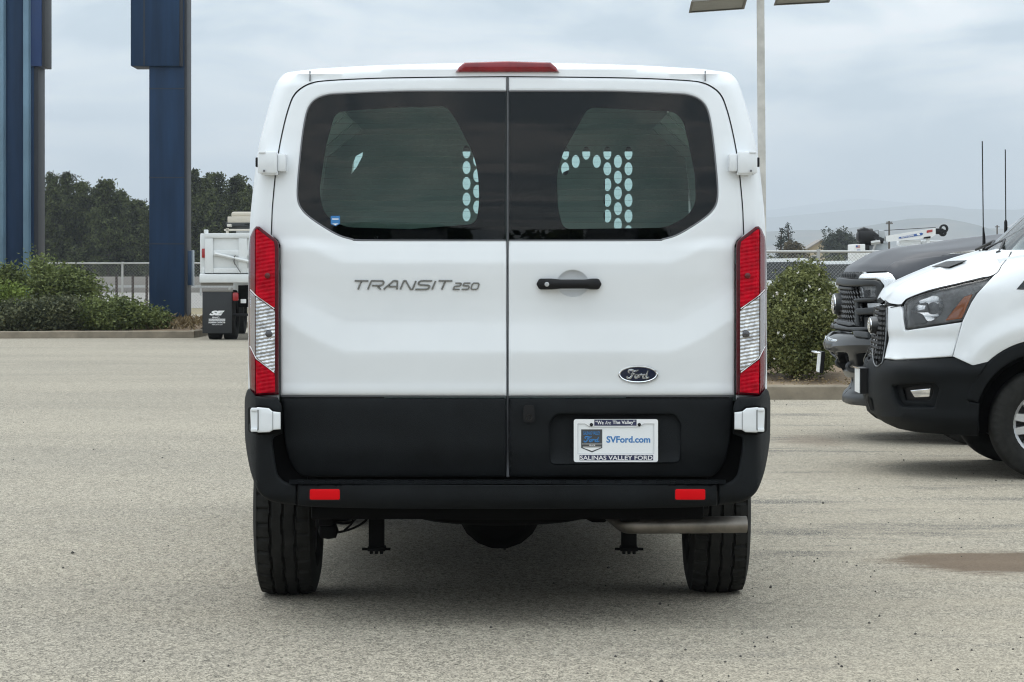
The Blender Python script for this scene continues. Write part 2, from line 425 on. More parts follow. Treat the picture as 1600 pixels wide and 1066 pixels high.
def leaf_cloud(clumps, per, spread, size, flat=0.6, up=0.0, aspect=2.0, seed=1):
    """many small folded leaf faces gathered in clumps: returns verts, faces"""
    g = np.random.default_rng(seed); c = np.repeat(np.array(clumps, float), per, 0); n = len(c)
    sp = np.broadcast_to(np.array(spread, float), (n, 3)) if np.ndim(spread) else spread
    p = c + g.normal(0, 1, (n, 3)) * sp
    d = g.normal(0, 1, (n, 3)); d[:, 2] = d[:, 2] * flat + up; d /= np.linalg.norm(d, axis=1)[:, None]
    q = np.cross(d, g.normal(0, 1, (n, 3))); q /= np.linalg.norm(q, axis=1)[:, None] + 1e-9
    nn = np.cross(d, q); s = size * g.uniform(0.6, 1.4, n)[:, None]
    a = p - d * s * 0.5; b = p + d * s * 0.5; l = p + q * s * 0.5 / aspect + nn * s * 0.12; r = p - q * s * 0.5 / aspect + nn * s * 0.12
    v = np.stack([a, l, b, r], 1).reshape(-1, 3); i = np.arange(n)[:, None] * 4
    return v, np.concatenate([np.hstack([i, i + 1, i + 2]), np.hstack([i, i + 2, i + 3])], 0)
def quick_mesh(name, v, f, m, parent=None, smooth=False):
    me = bpy.data.meshes.new(name); v = np.asarray(v, np.float32); f = np.asarray(f, np.int32); k = f.shape[1]
    me.vertices.add(len(v)); me.vertices.foreach_set('co', v.ravel()); me.loops.add(f.size); me.loops.foreach_set('vertex_index', f.ravel())
    me.polygons.add(len(f)); me.polygons.foreach_set('loop_start', np.arange(0, f.size, k, dtype=np.int32)); me.polygons.foreach_set('loop_total', np.full(len(f), k, np.int32))
    me.update(); me.validate(); me.materials.append(m)
    o = bpy.data.objects.new(name, me); COL.objects.link(o); return par(o, parent)

# ================================================================== the setting
def node_helpers(m):
    t = m.node_tree
    def nd(ty, **k):
        n = t.nodes.new(ty)
        for a, b in k.items():
            if a.startswith('i_'): n.inputs[a[2:].replace('_', ' ')].default_value = b
            else: setattr(n, a, b)
        return n
    def mth(op, a, b=None, c=None, clamp=False):
        n = t.nodes.new('ShaderNodeMath'); n.operation = op; n.use_clamp = clamp
        for i, x in enumerate((a, b, c)):
            if x is None: continue
            if isinstance(x, (int, float)): n.inputs[i].default_value = x
            else: t.links.new(x, n.inputs[i])
        return n.outputs[0]
    def rng_(x, a, b, c=0.0, d=1.0, smooth=False):
        n = t.nodes.new('ShaderNodeMapRange'); n.interpolation_type = 'SMOOTHSTEP' if smooth else 'LINEAR'
        t.links.new(x, n.inputs[0])
        for i, q in enumerate((a, b, c, d)): n.inputs[i + 1].default_value = q
        return n.outputs[0]
    def mixc(f, a, b):
        n = t.nodes.new('ShaderNodeMix'); n.data_type = 'RGBA'
        if isinstance(f, (int, float)): n.inputs[0].default_value = f
        else: t.links.new(f, n.inputs[0])
        for i, x in ((6, a), (7, b)):
            if isinstance(x, tuple): n.inputs[i].default_value = (*x, 1)
            else: t.links.new(x, n.inputs[i])
        return n.outputs[2]
    return t, nd, mth, rng_, mixc

def asphalt_material():
    m = bpy.data.materials.new('worn_asphalt'); m.use_nodes = True; t, nd, mth, rg, mixc = node_helpers(m); b = t.nodes['Principled BSDF']
    tcn = nd('ShaderNodeTexCoord'); ob = tcn.outputs['Object']
    sp = nd('ShaderNodeSeparateXYZ'); t.links.new(ob, sp.inputs[0])
    def noise(s, d=4, r=0.55, st=None):
        v = ob
        if st:
            q = nd('ShaderNodeMapping'); q.inputs['Scale'].default_value = st; t.links.new(ob, q.inputs[0]); v = q.outputs[0]
        n = nd('ShaderNodeTexNoise'); n.inputs['Scale'].default_value = s; n.inputs['Detail'].default_value = d; n.inputs['Roughness'].default_value = r
        t.links.new(v, n.inputs['Vector']); return n.outputs[0]
    gm_ = nd('ShaderNodeMapping'); gm_.inputs['Scale'].default_value = (1, 0.5, 1); t.links.new(ob, gm_.inputs[0])     # grain stretched along the view depth to offset foreshortening
    vo = nd('ShaderNodeTexVoronoi'); vo.inputs['Scale'].default_value = 185; t.links.new(gm_.outputs[0], vo.inputs['Vector'])
    vs = nd('ShaderNodeSeparateColor'); t.links.new(vo.outputs['Color'], vs.inputs[0])
    vo2 = nd('ShaderNodeTexVoronoi'); vo2.inputs['Scale'].default_value = 62; t.links.new(gm_.outputs[0], vo2.inputs['Vector'])
    vs2 = nd('ShaderNodeSeparateColor'); t.links.new(vo2.outputs['Color'], vs2.inputs[0])
    big = noise(0.22, 5, 0.6, (0.6, 1.3, 1)); mid = noise(1.1, 6, 0.65, (0.5, 1.4, 1)); fine = noise(26, 5, 0.7)
    base = mixc(rg(big, 0.35, 0.65), (0.252, 0.231, 0.190), (0.310, 0.281, 0.227))
    base = mixc(rg(mid, 0.3, 0.72), base, mixc(0.5, base, (0.335, 0.300, 0.236)))
    # dusty, sandy film thicker on the right-hand side of the lot
    dust = mth('MULTIPLY', rg(sp.outputs[0], -0.5, 2.2, 0, 1, True), rg(mid, 0.30, 0.62))
    base = mixc(mth('MULTIPLY', dust, 0.75), base, (0.345, 0.307, 0.240))
    # stones of the mix
    speck = mth('ADD', mth('MULTIPLY', mth('SUBTRACT', vs.outputs[0], 0.5), 1.1), mth('MULTIPLY', mth('SUBTRACT', vs2.outputs[1], 0.5), 0.38))
    speck = mth('ADD', speck, mth('MULTIPLY', mth('SUBTRACT', fine, 0.5), 0.35))
    speck = mth('MULTIPLY', speck, mth('SUBTRACT', 1.0, mth('MULTIPLY', dust, 0.5)))
    k = mth('ADD', 1.0, speck)
    sc = nd('ShaderNodeVectorMath', operation='SCALE'); t.links.new(base, sc.inputs[0]); t.links.new(mth('MAXIMUM', k, 0.25), sc.inputs['Scale'])
    col = sc.outputs[0]
    # ravelled strips where the binder has gone and dark stone shows
    rav = mth('MULTIPLY', rg(noise(0.9, 6, 0.7, (0.35, 1.1, 1)), 0.545, 0.64), rg(sp.outputs[0], 0.0, 1.5))
    col = mixc(mth('MULTIPLY', rav, rg(vs.outputs[2], 0.35, 0.62)), col, (0.075, 0.075, 0.075))
    # isolated dark stones and pits
    vd = nd('ShaderNodeTexVoronoi'); vd.inputs['Scale'].default_value = 11; t.links.new(ob, vd.inputs['Vector'])
    pit = mth('LESS_THAN', vd.outputs['Distance'], 0.055)
    vds = nd('ShaderNodeSeparateColor'); t.links.new(vd.outputs['Color'], vds.inputs[0])
    col = mixc(mth('MULTIPLY', pit, mth('GREATER_THAN', vds.outputs[0], 0.80)), col, (0.045, 0.042, 0.038))
    # brown oily soil stain near the parked van, and a faint rusty smear
    def stain(x, y, rx, ry, soft):
        dx = mth('DIVIDE', mth('SUBTRACT', sp.outputs[0], x), rx); dy = mth('DIVIDE', mth('SUBTRACT', sp.outputs[1], y), ry)
        r = mth('SQRT', mth('ADD', mth('MULTIPLY', dx, dx), mth('MULTIPLY', dy, dy)))
        r = mth('ADD', r, mth('MULTIPLY', mth('SUBTRACT', noise(3.2, 5, 0.6, (0.6, 1, 1)), 0.5), 1.5))
        return rg(r, 1.0, 1.0 - soft, 0, 1, True)
    s1 = stain(2.28, 12.45, 0.72, 0.66, 0.4)
    col = mixc(mth('MULTIPLY', s1, 0.86), col, mixc(rg(mid, 0.3, 0.7), (0.085, 0.056, 0.035), (0.145, 0.100, 0.065)))
    s2 = stain(2.35, 21.6, 0.35, 0.9, 0.7); col = mixc(mth('MULTIPLY', s2, 0.4), col, (0.16, 0.115, 0.085))
    t.links.new(col, b.inputs['Base Color']); b.inputs['Roughness'].default_value = 0.9; b.inputs['Specular IOR Level'].default_value = 0.2
    bp = nd('ShaderNodeBump'); bp.inputs['Strength'].default_value = 0.5; bp.inputs['Distance'].default_value = 0.006
    t.links.new(mth('ADD', vo.outputs['Distance'], mth('MULTIPLY', fine, 0.8)), bp.inputs['Height']); t.links.new(bp.outputs[0], b.inputs['Normal'])
    MATS['worn_asphalt'] = m; return m
ASPHALT = asphalt_material()
SOIL = mat('bare_soil', (0.16, 0.115, 0.075), 0.95, var=0.4, vs=2.2, bump=0.6, bs=14, col2=(0.26, 0.20, 0.14), spec=0.1)
CONCRETE = mat('kerb_concrete', (0.25, 0.215, 0.165), 0.9, var=0.22, vs=3.5, bump=0.3, bs=35, spec=0.2)
CONC2 = mat('barrier_concrete', (0.27, 0.25, 0.225), 0.9, var=0.15, vs=0.3)
DRY = mat('dry_field', (0.20, 0.17, 0.105), 1.0, var=0.25, vs=0.02, col2=(0.27, 0.235, 0.16), spec=0.05)
ROADG = mat('pale_road', (0.26, 0.25, 0.235), 0.95, var=0.08, vs=0.2, spec=0.1)

def sheet(name, x0, x1, y0, y1, z, m, nx=1, ny=1):
    v = [(x0 + (x1 - x0) * i / nx, y0 + (y1 - y0) * j / ny, z) for j in range(ny + 1) for i in range(nx + 1)]
    f = [(j * (nx + 1) + i, j * (nx + 1) + i + 1, (j + 1) * (nx + 1) + i + 1, (j + 1) * (nx + 1) + i) for j in range(ny) for i in range(nx)]
    return struct(mesh_ob(name, v, f, m))
sheet('ground', -20000, 20000, -900, 24000, -0.03, DRY)
sheet('parking_lot', -60, 60, -70, 92, 0.0, ASPHALT, 12, 16)
sheet('road', -120, 10, 112, 232, -0.02, ROADG)

KL0, KL1 = (-22.0, 55.2), (-6.62, 57.3)          # left-hand planter kerb, front edge
def kerb_prism(a, b, w=0.15, h=0.15):
    d = Vector((b[0] - a[0], b[1] - a[1], 0)); Ln = d.length; d.normalize(); n = Vector((-d.y, d.x, 0))
    prof = [(0, -0.02), (0.0, h - 0.02), (0.02, h), (w, h), (w, -0.02)]
    v = []; k = max(2, int(Ln / 0.5))
    for i in range(k + 1):
        o = Vector((a[0], a[1], 0)) + d * Ln * i / k
        j = (rng.random() - 0.5) * 0.006
        for s, z in prof: v.append(tuple(o + n * (s + j) + Vector((0, 0, z + j * 0.6))))
    f = [(i * 5 + q, i * 5 + (q + 1) % 5, (i + 1) * 5 + (q + 1) % 5, (i + 1) * 5 + q) for i in range(k) for q in range(5)]
    f += [(4, 3, 2, 1, 0), tuple(k * 5 + q for q in range(5))]
    return v, f
def kerb(name, segs):
    mb = MB()
    for a, b in segs: mb.add(*kerb_prism(a, b))
    return struct(mb.build(name, CONCRETE, smooth=30))
kerb('kerb', [(KL0, KL1), ((KL1[0], KL1[1] + 0.16), (KL1[0], 69))])
KR = 28.75
kerb('kerb', [((1.2, KR), (24, KR)), ])

def soil_bed(name, x0, x1, y0f, y1, nx, ny, zf):
    v = []; 
    for j in range(ny + 1):
        for i in range(nx + 1):
            x = x0 + (x1 - x0) * i / nx; ya = y0f(x); y = ya + (y1 - ya) * j / ny
            v.append((x, y, zf(x, y, j / ny) + rng.normal(0, 0.012)))
    f = [(j * (nx + 1) + i, j * (nx + 1) + i + 1, (j + 1) * (nx + 1) + i + 1, (j + 1) * (nx + 1) + i) for j in range(ny) for i in range(nx)]
    return struct(mesh_ob(name, v, f, SOIL, None, 60))
soil_bed('planter_bed', -22, KL1[0] - 0.05, lambda x: KL0[1] + (x - KL0[0]) / (KL1[0] - KL0[0]) * (KL1[1] - KL0[1]) + 0.14, 69, 60, 40, lambda x, y, t: 0.12 + 0.10 * min(1, t * 4))
soil_bed('planter_bed', 1.2, 24, lambda x: KR + 0.14, 33.5, 80, 20, lambda x, y, t: 0.115 + 0.16 * math.sin(min(1, t * 1.3) * math.pi / 2) * math.sin(math.pi * min(1, (1.15 - t))))

# hills: three ridges, each with its own distance
def ridge(name, pts, Y, depth, m, seed, amp):
    g = np.random.default_rng(seed); xs = np.linspace(-2200, 2200, 200) * Y / 4500; ny = 14
    tx = [(p[0] - CX) * Y / F for p in pts]; tz = [CH + (HZ - p[1]) * Y / F for p in pts]
    base = np.interp(xs, tx, tz)
    for k, a in ((7, 1.0), (17, 0.55), (41, 0.28), (83, 0.12)): base = base + amp * a * np.sin(xs / Y * k * 9 + g.uniform(0, 6.3)) * g.uniform(0.5, 1)
    v = []
    for j in range(ny + 1):
        t = j / ny; h = math.sin(t * math.pi / 2) ** 1.3 if t <= 1 else 1
        for i, x in enumerate(xs):
            gully = 1 + 0.16 * math.sin(x / Y * 95 + t * 3 + math.sin(x / Y * 31) * 2) * (1 - t) * t * 3
            v.append((x, Y + (t - 1) * depth, -2 + (base[i] + 2) * h * gully))
    n = len(xs); v += [(x, Y + depth * 0.5, -2) for x in xs]
    f = [(j * n + i, j * n + i + 1, (j + 1) * n + i + 1, (j + 1) * n + i) for j in range(ny + 1) for i in range(n - 1)]
    return struct(mesh_ob(name, v, f, m, None, 60))
HILLA = mat('scrub_hill', (0.07, 0.08, 0.065), 1.0, var=0.4, vs=0.005, col2=(0.20, 0.165, 0.12), spec=0.0)
HILLB = mat('dry_hill', (0.11, 0.11, 0.075), 1.0, var=0.4, vs=0.003, col2=(0.13, 0.13, 0.11), spec=0.0)
ridge('hill', [(700, 372), (1150, 366), (1200, 362), (1290, 361), (1337, 357), (1408, 347), (1445, 344), (1495, 347), (1521, 356), (1600, 358), (1800, 366)], 6000, 1200, HILLA, 3, 2.4)
ridge('hill', [(600, 366), (1100, 345), (1200, 338), (1322, 331), (1458, 326), (1600, 327), (1900, 335)], 11000, 2000, HILLB, 5, 3.8)
ridge('hill', [(600, 366), (1100, 346), (1190, 331), (1250, 322), (1330, 313), (1385, 319), (1440, 324), (1520, 328), (1620, 326), (1900, 334)], 17000, 3000, HILLB, 8, 5.0)

# air between: haze
hz_ = MB(); hz_.box((-9500, -850, -3.2), (9500, 19500, 500))
HZM = bpy.data.materials.new('haze_air'); HZM.use_nodes = True; ht = HZM.node_tree; ht.nodes.clear()
pv = ht.nodes.new('ShaderNodeVolumePrincipled'); pv.inputs['Color'].default_value = (0.86, 0.93, 1.0, 1); pv.inputs['Density'].default_value = 0.0002; pv.inputs['Anisotropy'].default_value = 0.0
oo = ht.nodes.new('ShaderNodeOutputMaterial'); ht.links.new(pv.outputs[0], oo.inputs['Volume'])
hzo = hz_.build('haze', HZM, smooth=None); hzo['kind'] = 'stuff'; hzo['label'] = 'pale haze in the air over the far hills'

# ================================================================== the white van seen from behind
VC = 793.0                                            # picture column of its centre line
VY = 10.2
van = thing('cargo_van', 'white cargo van parked with its closed rear doors facing the viewer', 'van', (-0.03, 11.2, 0))
def mir(pts): return [(2 * VC - p[0], *p[1:]) for p in pts][::-1]
def lean(py):                                         # rear face in side view: upright below, leaning forward towards the roof
    return np.interp(py, [96, 140, 200, 260, 310, 345, 377, 430, 560, 620, 800], [0.092, 0.077, 0.050, 0.028, 0.013, 0.0068, 0.006, 0.0, 0.0, 0.003, 0.012])
def plan(px): return 0.055 * (np.abs(px - VC) / 380.0) ** 3.2
def sculpt(px, py):                                   # pressed creases of the doors (metres outwards)
    d = np.maximum(0, np.abs(px - VC) - 250.0); w = py + 52 * (d / 100.0) ** 1.35
    prof = np.interp(w, [372, 380, 409.5, 411.5, 470, 490, 505, 550, 552, 590, 619, 660], [0.0, 0.0005, 0.0118, 0.0119, 0.0024, 0.0018, 0.0030, 0.0166, 0.0167, 0.0105, 0.0075, 0.006]) + np.interp(py, [600, 605, 613, 619], [0, 0.0022, 0.0026, -0.001])
    return prof * np.clip((py - 372) / 16.0, 0, 1)
def ysurf(px, py): return VY + lean(py) + plan(px) - sculpt(px, py)
def Pv(pts, Y):
    return np.stack([(pts[:, 0] - CX) * Y / F, Y, CH + (HZ - pts[:, 1]) * Y / F], 1)
def onvan(extra=0.0): return lambda pts, off: Pv(pts, ysurf(pts[:, 0], pts[:, 1]) + off + extra)
def flat(Y): return lambda pts, off: Pv(pts, np.full(len(pts), Y) + off)

seam = [(423, 366), (424, 340), (425, 320), (429.5, 272), (435, 233), (443, 194), (450.5, 167), (458, 149), (470, 137), (488, 128.5), (515, 125), (590, 121.5), (680, 120), (793, 119)]
seamS = cat(seam, 4)
win = cat([(790.5, 142.5), (700, 142.5), (620, 143), (530, 146.6), (509, 149), (494, 155), (483.6, 165.6), (477.6, 182), (473, 209), (468.6, 248), (465, 290), (465.3, 311), (470, 324.7), (482, 338), (506, 354.7), (530, 368), (551, 374), (566, 375.7), (700, 376), (790.5, 376)], 4)
def shrink(seq, dx, dy): return [(p[0] + dx, p[1] + dy) for p in seq]
# door skins: a C of sheet metal round the window
doorL = [(791.3, 120.8)] + [(p[0] + 1.6, p[1] + 1.7) for p in seamS[::-1]][1:] + [(434.5, 376), (438, 384), (438.3, 500), (438.5, 618), (791.3, 619), (791.3, 377.5)] + win[::-1] + [(791.3, 141.5)]
dl = []
for s, seq in ((0, doorL), (1, mir(doorL))):
    d = panel('rear_door', seq, onvan(), PAINT, van, holes=[ellipse(895, 443, 24, 20.5, 36)] if s else [], res=4.6, er=4.5, ed=0.006, hr=2 if s else 0, hd=0.002, rim=0.03, smooth=50, fine=6, label='left rear door with raised lettering' if s == 0 else 'right rear door with black handle')
    dl.append(d)
doorleft, doorright = dl
# pressed window surround (a softly sunk band) and its rubber line
for d, flip in ((doorleft, 0), (doorright, 1)):
    q = win if not flip else mir(win)
    pn = panel('window_glass', q, lambda p, o: Pv(p, ysurf(p[:, 0], np.clip(p[:, 1], 0, 999)) + sculpt(p[:, 0], p[:, 1]) + o + 0.004), GLASSR, d, res=14, rim=0.004, smooth=60)
clearL = rnd([(524, 175, 14), (620, 168, 2), (697, 166, 10), (713, 188, 10), (740, 242, 14), (747, 272, 14), (749, 314, 14), (744, 350, 14), (640, 358, 2), (535, 355, 18), (506, 334, 14), (499, 300, 12), (509, 230, 12)], 10)
clearR = rnd([(919, 168, 12), (1054, 175, 16), (1068, 190, 10), (1077, 230, 12), (1086, 275, 12), (1087, 318, 14), (1074, 338, 16), (1040, 356, 14), (880, 358, 12), (872, 326, 10), (870, 275, 12), (879, 240, 12)], 10)
for d, cl, flip in ((doorleft, clearL, 0), (doorright, clearR, 1)):
    q = win if not flip else mir(win)
    gb = panel('glass_border', q, onvan(0.012), FRIT, d, holes=[cl], res=16, rim=0.0, fine=8)
# heater lines printed on the inside of the glass
for d, cl, x0, x1 in ((doorleft, clearL, 470, 786), (doorright, clearR, 800, 1116)):
    mb = MB(); poly = np.array(cl)
    for y_ in np.arange(176, 356, 8.6):
        xs = np.linspace(x0, x1, 160); ins = inside(np.stack([xs, np.full(160, y_)], 1), poly)
        if ins.sum() < 4: continue
        a_, b_ = xs[ins][0], xs[ins][-1]; Yg = float(lean(np.array(y_))) + VY + 0.011
        mb.tube([P(a_, y_, Yg + float(plan(np.array(a_)))), P((a_ + b_) / 2, y_, Yg + float(plan(np.array((a_ + b_) / 2)))), P(b_, y_, Yg + float(plan(np.array(b_))))], 0.00035, 4, False)
    o = mb.build('heater_line', mat('heater_print', (0.05, 0.04, 0.035), 0.6), d); o['kind'] = 'stuff'
# window edge seals
for d, flip in ((doorleft, 0), (doorright, 1)):
    q = [(p[0], p[1]) for p in (win if not flip else mir(win))]
    mbs = MB(); mbs.tube([P(p[0], p[1], float(ysurf(np.array(p[0]), np.array(p[1]))) + 0.003) for p in q], 0.0032, 6)
    mbs.build('window_seal', SEAL, d)

# body frame round the doors, rolled over into the sides and roof
sil = [(388, 660), (387.5, 600), (388, 420), (389.5, 372), (391.5, 335), (396, 290), (400, 255), (405, 225), (410.5, 202), (418, 174), (427, 144), (433, 128.5), (440, 119.5), (448, 114), (466, 111), (496, 107.5), (520, 106), (584, 102.5), (680, 99.5), (793, 98)]
silS = cat(sil, 4); outer = silS + mir(silS)[1:]
seamfull = [(436, 660), (436, 386), (432, 376)] + seamS; inner = seamfull + mir(seamfull)[1:]
ring = outer + inner[::-1]
body = panel('body_shell', ring, onvan(0.001), PAINT, van, res=7, er=0, rim=0.02, smooth=50, fine=6, bulge=lambda p: 0.075 * np.clip(1 - bdist(p, [np.array(outer)]) / np.where(p[:, 1] < 122, 9.0, 22.0), 0, 1) ** 2.2)
def shell_sections():
    """the rest of the body: silhouette carried forward to the cab"""
    o = np.array(outer); y0 = ysurf(o[:, 0], o[:, 1]) + 0.076
    base = Pv(o, y0); v = []; n = len(o)
    ys = [0.0, 0.06, 0.25, 0.6, 1.2, 2.0, 3.0, 3.9]
    for k, dy in enumerate(ys):
        g = 1 + 0.018 * min(1, dy / 0.6)
        for i in range(n):
            x, y, z = base[i]; t = min(1, max(0, (z - 1.95) / 0.15))
            v.append((-0.0166 + (x + 0.0166) * g - 0.012 * dy, y + dy, z + 0.012 * t * min(1, dy)))
    f = [(k * n + i, k * n + i + 1, (k + 1) * n + i + 1, (k + 1) * n + i) for k in range(len(ys) - 1) for i in range(n - 1)]
    return v, f
sv_, sf_ = shell_sections()
def is_added_win(q):
    c = np.mean([sv_[i] for i in q], 0); return 1.38 < c[2] < 1.84 and 10.9 < c[1] < 12.4
mesh_ob('side_and_roof', sv_, [q[::-1] for q in sf_ if not is_added_win(q)], PAINT, van, 40)
for sgn in (-1, 1):
    wf = [q[::-1] for q in sf_ if is_added_win(q) and sgn * sv_[q[0]][0] > 0]; us = sorted({i for q in wf for i in q}); ren = {i: k for k, i in enumerate(us)}
    mesh_ob('side_window', [sv_[i] for i in us], [tuple(ren[i] for i in q) for q in wf], GLASSR, van, 60)  # side glazing out of view, added to brighten the cargo space
nS = len(outer); last = [Vector(q) for q in sv_[-nS:]]
# cab: side panels below the windscreen line, bonnet, windscreen
cab = MB()
YF0 = last[0].y
for sgn in (-1, 1):
    x = sgn * 0.985 - 0.06
    sect = [(x, YF0, 0.45), (x, YF0 + 0.9, 0.45), (x * 0.98, YF0 + 1.55, 0.5), (x * 0.97, YF0 + 1.45, 1.05), (x * 0.93, YF0 + 0.75, 1.28), (x * 0.97, YF0, 1.30)]
    cab.v += sect; b0 = len(cab.v) - 6; cab.f.append(tuple(range(b0, b0 + 6)) if sgn < 0 else tuple(range(b0, b0 + 6))[::-1])
w6 = len(cab.v)
cab.v += [(-0.98, YF0 + 1.45, 1.05), (0.86, YF0 + 1.45, 1.05), (0.86, YF0 + 0.75, 1.28), (-0.98, YF0 + 0.75, 1.28), (-0.98, YF0 + 1.56, 0.45), (0.86, YF0 + 1.56, 0.45)]
cab.f += [(w6, w6 + 1, w6 + 2, w6 + 3), (w6 + 4, w6 + 5, w6 + 1, w6)]
cab.build('bonnet_and_wings', PAINT, van)
wsc = MB(); ztop = 1.945
wsc.v += [(-0.93, YF0 + 0.77, 1.28), (0.81, YF0 + 0.77, 1.28), (0.72, YF0 + 0.02, ztop), (-0.84, YF0 + 0.02, ztop)]; wsc.f.append((0, 1, 2, 3))
wsc.build('windscreen', GLASSW, van)
hdr = MB(); hdr.box((-0.86, YF0 - 0.35, ztop - 0.005), (0.74, YF0 + 0.05, 2.075)); hdr.build('roof_header', mat('grey_headlining', (0.10, 0.105, 0.105), 0.9), van)
for sgn in (-1, 1):                                   # front side windows, dark
    mb = MB(); x = sgn * 0.99 - 0.065
    mb.v += [(x, YF0 - 0.95, 1.32), (x, YF0 + 0.55, 1.32), (x * 0.9, YF0 + 0.05, 1.9), (x * 0.9, YF0 - 0.95, 1.9)]; mb.f.append((0, 1, 2, 3)); mb.build('door_window', GLASSD, van)
    ap = MB(); ap.tube([((sgn * 0.87) - 0.06, YF0 + 0.77, 1.27), ((sgn * 0.80) - 0.06, YF0, ztop + 0.05)], 0.045, 8); ap.build('windscreen_pillar', PAINT, van)
# interior
INT = mat('interior_white_metal', (0.62, 0.66, 0.65), 0.5, var=0.08, vs=3); INTD = mat('partition_grey_steel', (0.66, 0.72, 0.69), 0.55, var=0.12, vs=2)
INTF = mat('cargo_floor_mat', (0.03, 0.03, 0.03), 0.8)
mb = MB(); mb.box((-0.93, 10.5, 0.60), (0.87, 15.0, 0.64)); mb.build('cargo_floor', INTF, van)
for sgn in (-1, 1):
    mb = MB()
    for y in (10.9, 11.5, 12.1, 12.7):
        x0 = sgn * 0.93 - 0.03
        mb.tube([(x0, y, 0.7), (x0, y, 1.35), (x0 * 0.93, y, 1.85), (x0 * 0.75, y, 2.0)], 0.045, 6)
    mb.tube([(sgn * 0.92 - 0.03, 10.6, 1.30), (sgn * 0.92 - 0.03, 13.0, 1.30)], 0.05, 6)
    mb.build('side_wall_rib', INT, van)
YP = 13.1
holes = []
def hole(cx, cy): holes.append(ellipse(cx, cy, 6.2, 10.3, 14))
for c, x in enumerate((883, 899.5, 916, 932.5, 949, 965.5, 982)):
    for r in range(5):
        y_ = (264 if c % 2 == 0 else 252.5) + 24.6 * r - (24.6 if c % 2 == 0 else 0)
        if c in (1, 2, 3) and y_ > 262 or c == 0 and y_ > 270: continue      # holes left out where the headrest would block the light
        hole(x, y_)
for r in range(5): hole(729, 237.5 + 24.6 * r)
for r in range(4): hole(745.6, 250 + 24.6 * r)
for r in range(4): hole(982, 264 + 24.6 * (r + 4)) if r < 1 else None
slit = [(549, 272), (551, 257), (556, 244), (567, 238), (566, 245), (557, 262)]
part = panel('partition', [(545, 169), (1040, 169), (1075, 250), (1080, 640), (495, 640), (500, 250)], flat(YP), INTD, van, holes=holes + [slit], res=30, rim=0.003, fine=40, smooth=None)
for x, nm in ((0.355, 1), (-0.47, 2)):
    mb = MB(); mb.add([], [])
    s = MB(); s.box((x - 0.115, 13.55, 1.50), (x + 0.105, 13.68, 1.822), None, 0.05); s.box((x - 0.25, 13.5, 0.75), (x + 0.25, 13.72, 1.50), None, 0.09)
    s.tube([(x - 0.05, 13.6, 1.45), (x - 0.05, 13.6, 1.6)], 0.008, 6)
    s.build('front_seat', BLACK, van)
mb = MB(); mb.box((-0.9, 14.5, 1.05), (0.8, 15.0, 1.27), None, 0.06); mb.build('dashboard', BLACK, van)
mb = MB(); mb.box((-0.17, 14.30, 1.80), (0.05, 14.33, 1.87), None, 0.01); mb.build('interior_mirror', BLACK, van)
# small sticker low in the left window
mb = MB(); M = facing(524, 345, float(ysurf(np.array(524.0), np.array(345.0))) + 0.003)
mb.prism([(-0.017, 0.018), (0.017, 0.018), (0.017, -0.012), (0, -0.02), (-0.017, -0.012)], 0, 0.0006, M); stk = mb.build('window_sticker', PRINTB, doorleft)
mb = MB(); mb.prism([(-0.012, -0.0105), (0.012, -0.0105), (0, -0.0165)], 0.0008, 0.0012, M); mb.prism([(-0.012, 0.008), (0.012, 0.008), (0.012, 0.004), (-0.012, 0.004)], 0.0008, 0.0012, M); mb.build('sticker_print', WHITEP, stk)

# seam strip between the doors
ss = MB(); N = 24
for i in range(N + 1):
    py = 121 + (745 - 121) * i / N; y = float(lean(np.array(py))) + VY - 0.004 - (0.012 if py > 618 else 0.0)
    for px, dy in ((790.8, 0.03), (791.6, 0.012), (793.4, 0.004), (795.2, 0.012), (796.2, 0.03)): ss.v.append(P(px, py, y + dy))
ss.f = [(i * 5 + k, i * 5 + k + 1, (i + 1) * 5 + k + 1, (i + 1) * 5 + k) for i in range(N) for k in range(4)]
ss.build('door_seam_strip', SEAL, van, 60)
mb = MB()                                             # dark gap behind the panel seams
sg = [(p[0], p[1]) for p in inner if p[1] < 400]
mb.tube([P(p[0] + 0.2, p[1] + 0.8, float(ysurf(np.array(p[0]), np.array(p[1]))) + 0.012) for p in sg], 0.007, 6); mb.build('door_gap_seal', BLACK, van)

# high brake light
hb = [(712, 113), (717, 105), (726, 97.5), (793, 95.5), (860, 97.5), (869, 105), (873.5, 113)]
hbl = panel('high_brake_light', hb, flat(VY + 0.07), mat('brake_light_red', (0.20, 0.003, 0.010), 0.15, coat=0.5, var=0.2, vs=20), van, res=6, er=3, ed=0.012, rim=0.05)
# roof gutter grooves beside the roof skin
for px in (484.5, 1101.5):
    mb = MB(); pts_ = [P(px, 127, VY + 0.115), P(px, 120, VY + 0.123), P(px, 112, VY + 0.15)]
    mb.tube([(p[0], p[1] - 0.012, p[2]) for p in pts_], 0.0035, 5); mb.build('roof_gutter', SEAL, van)

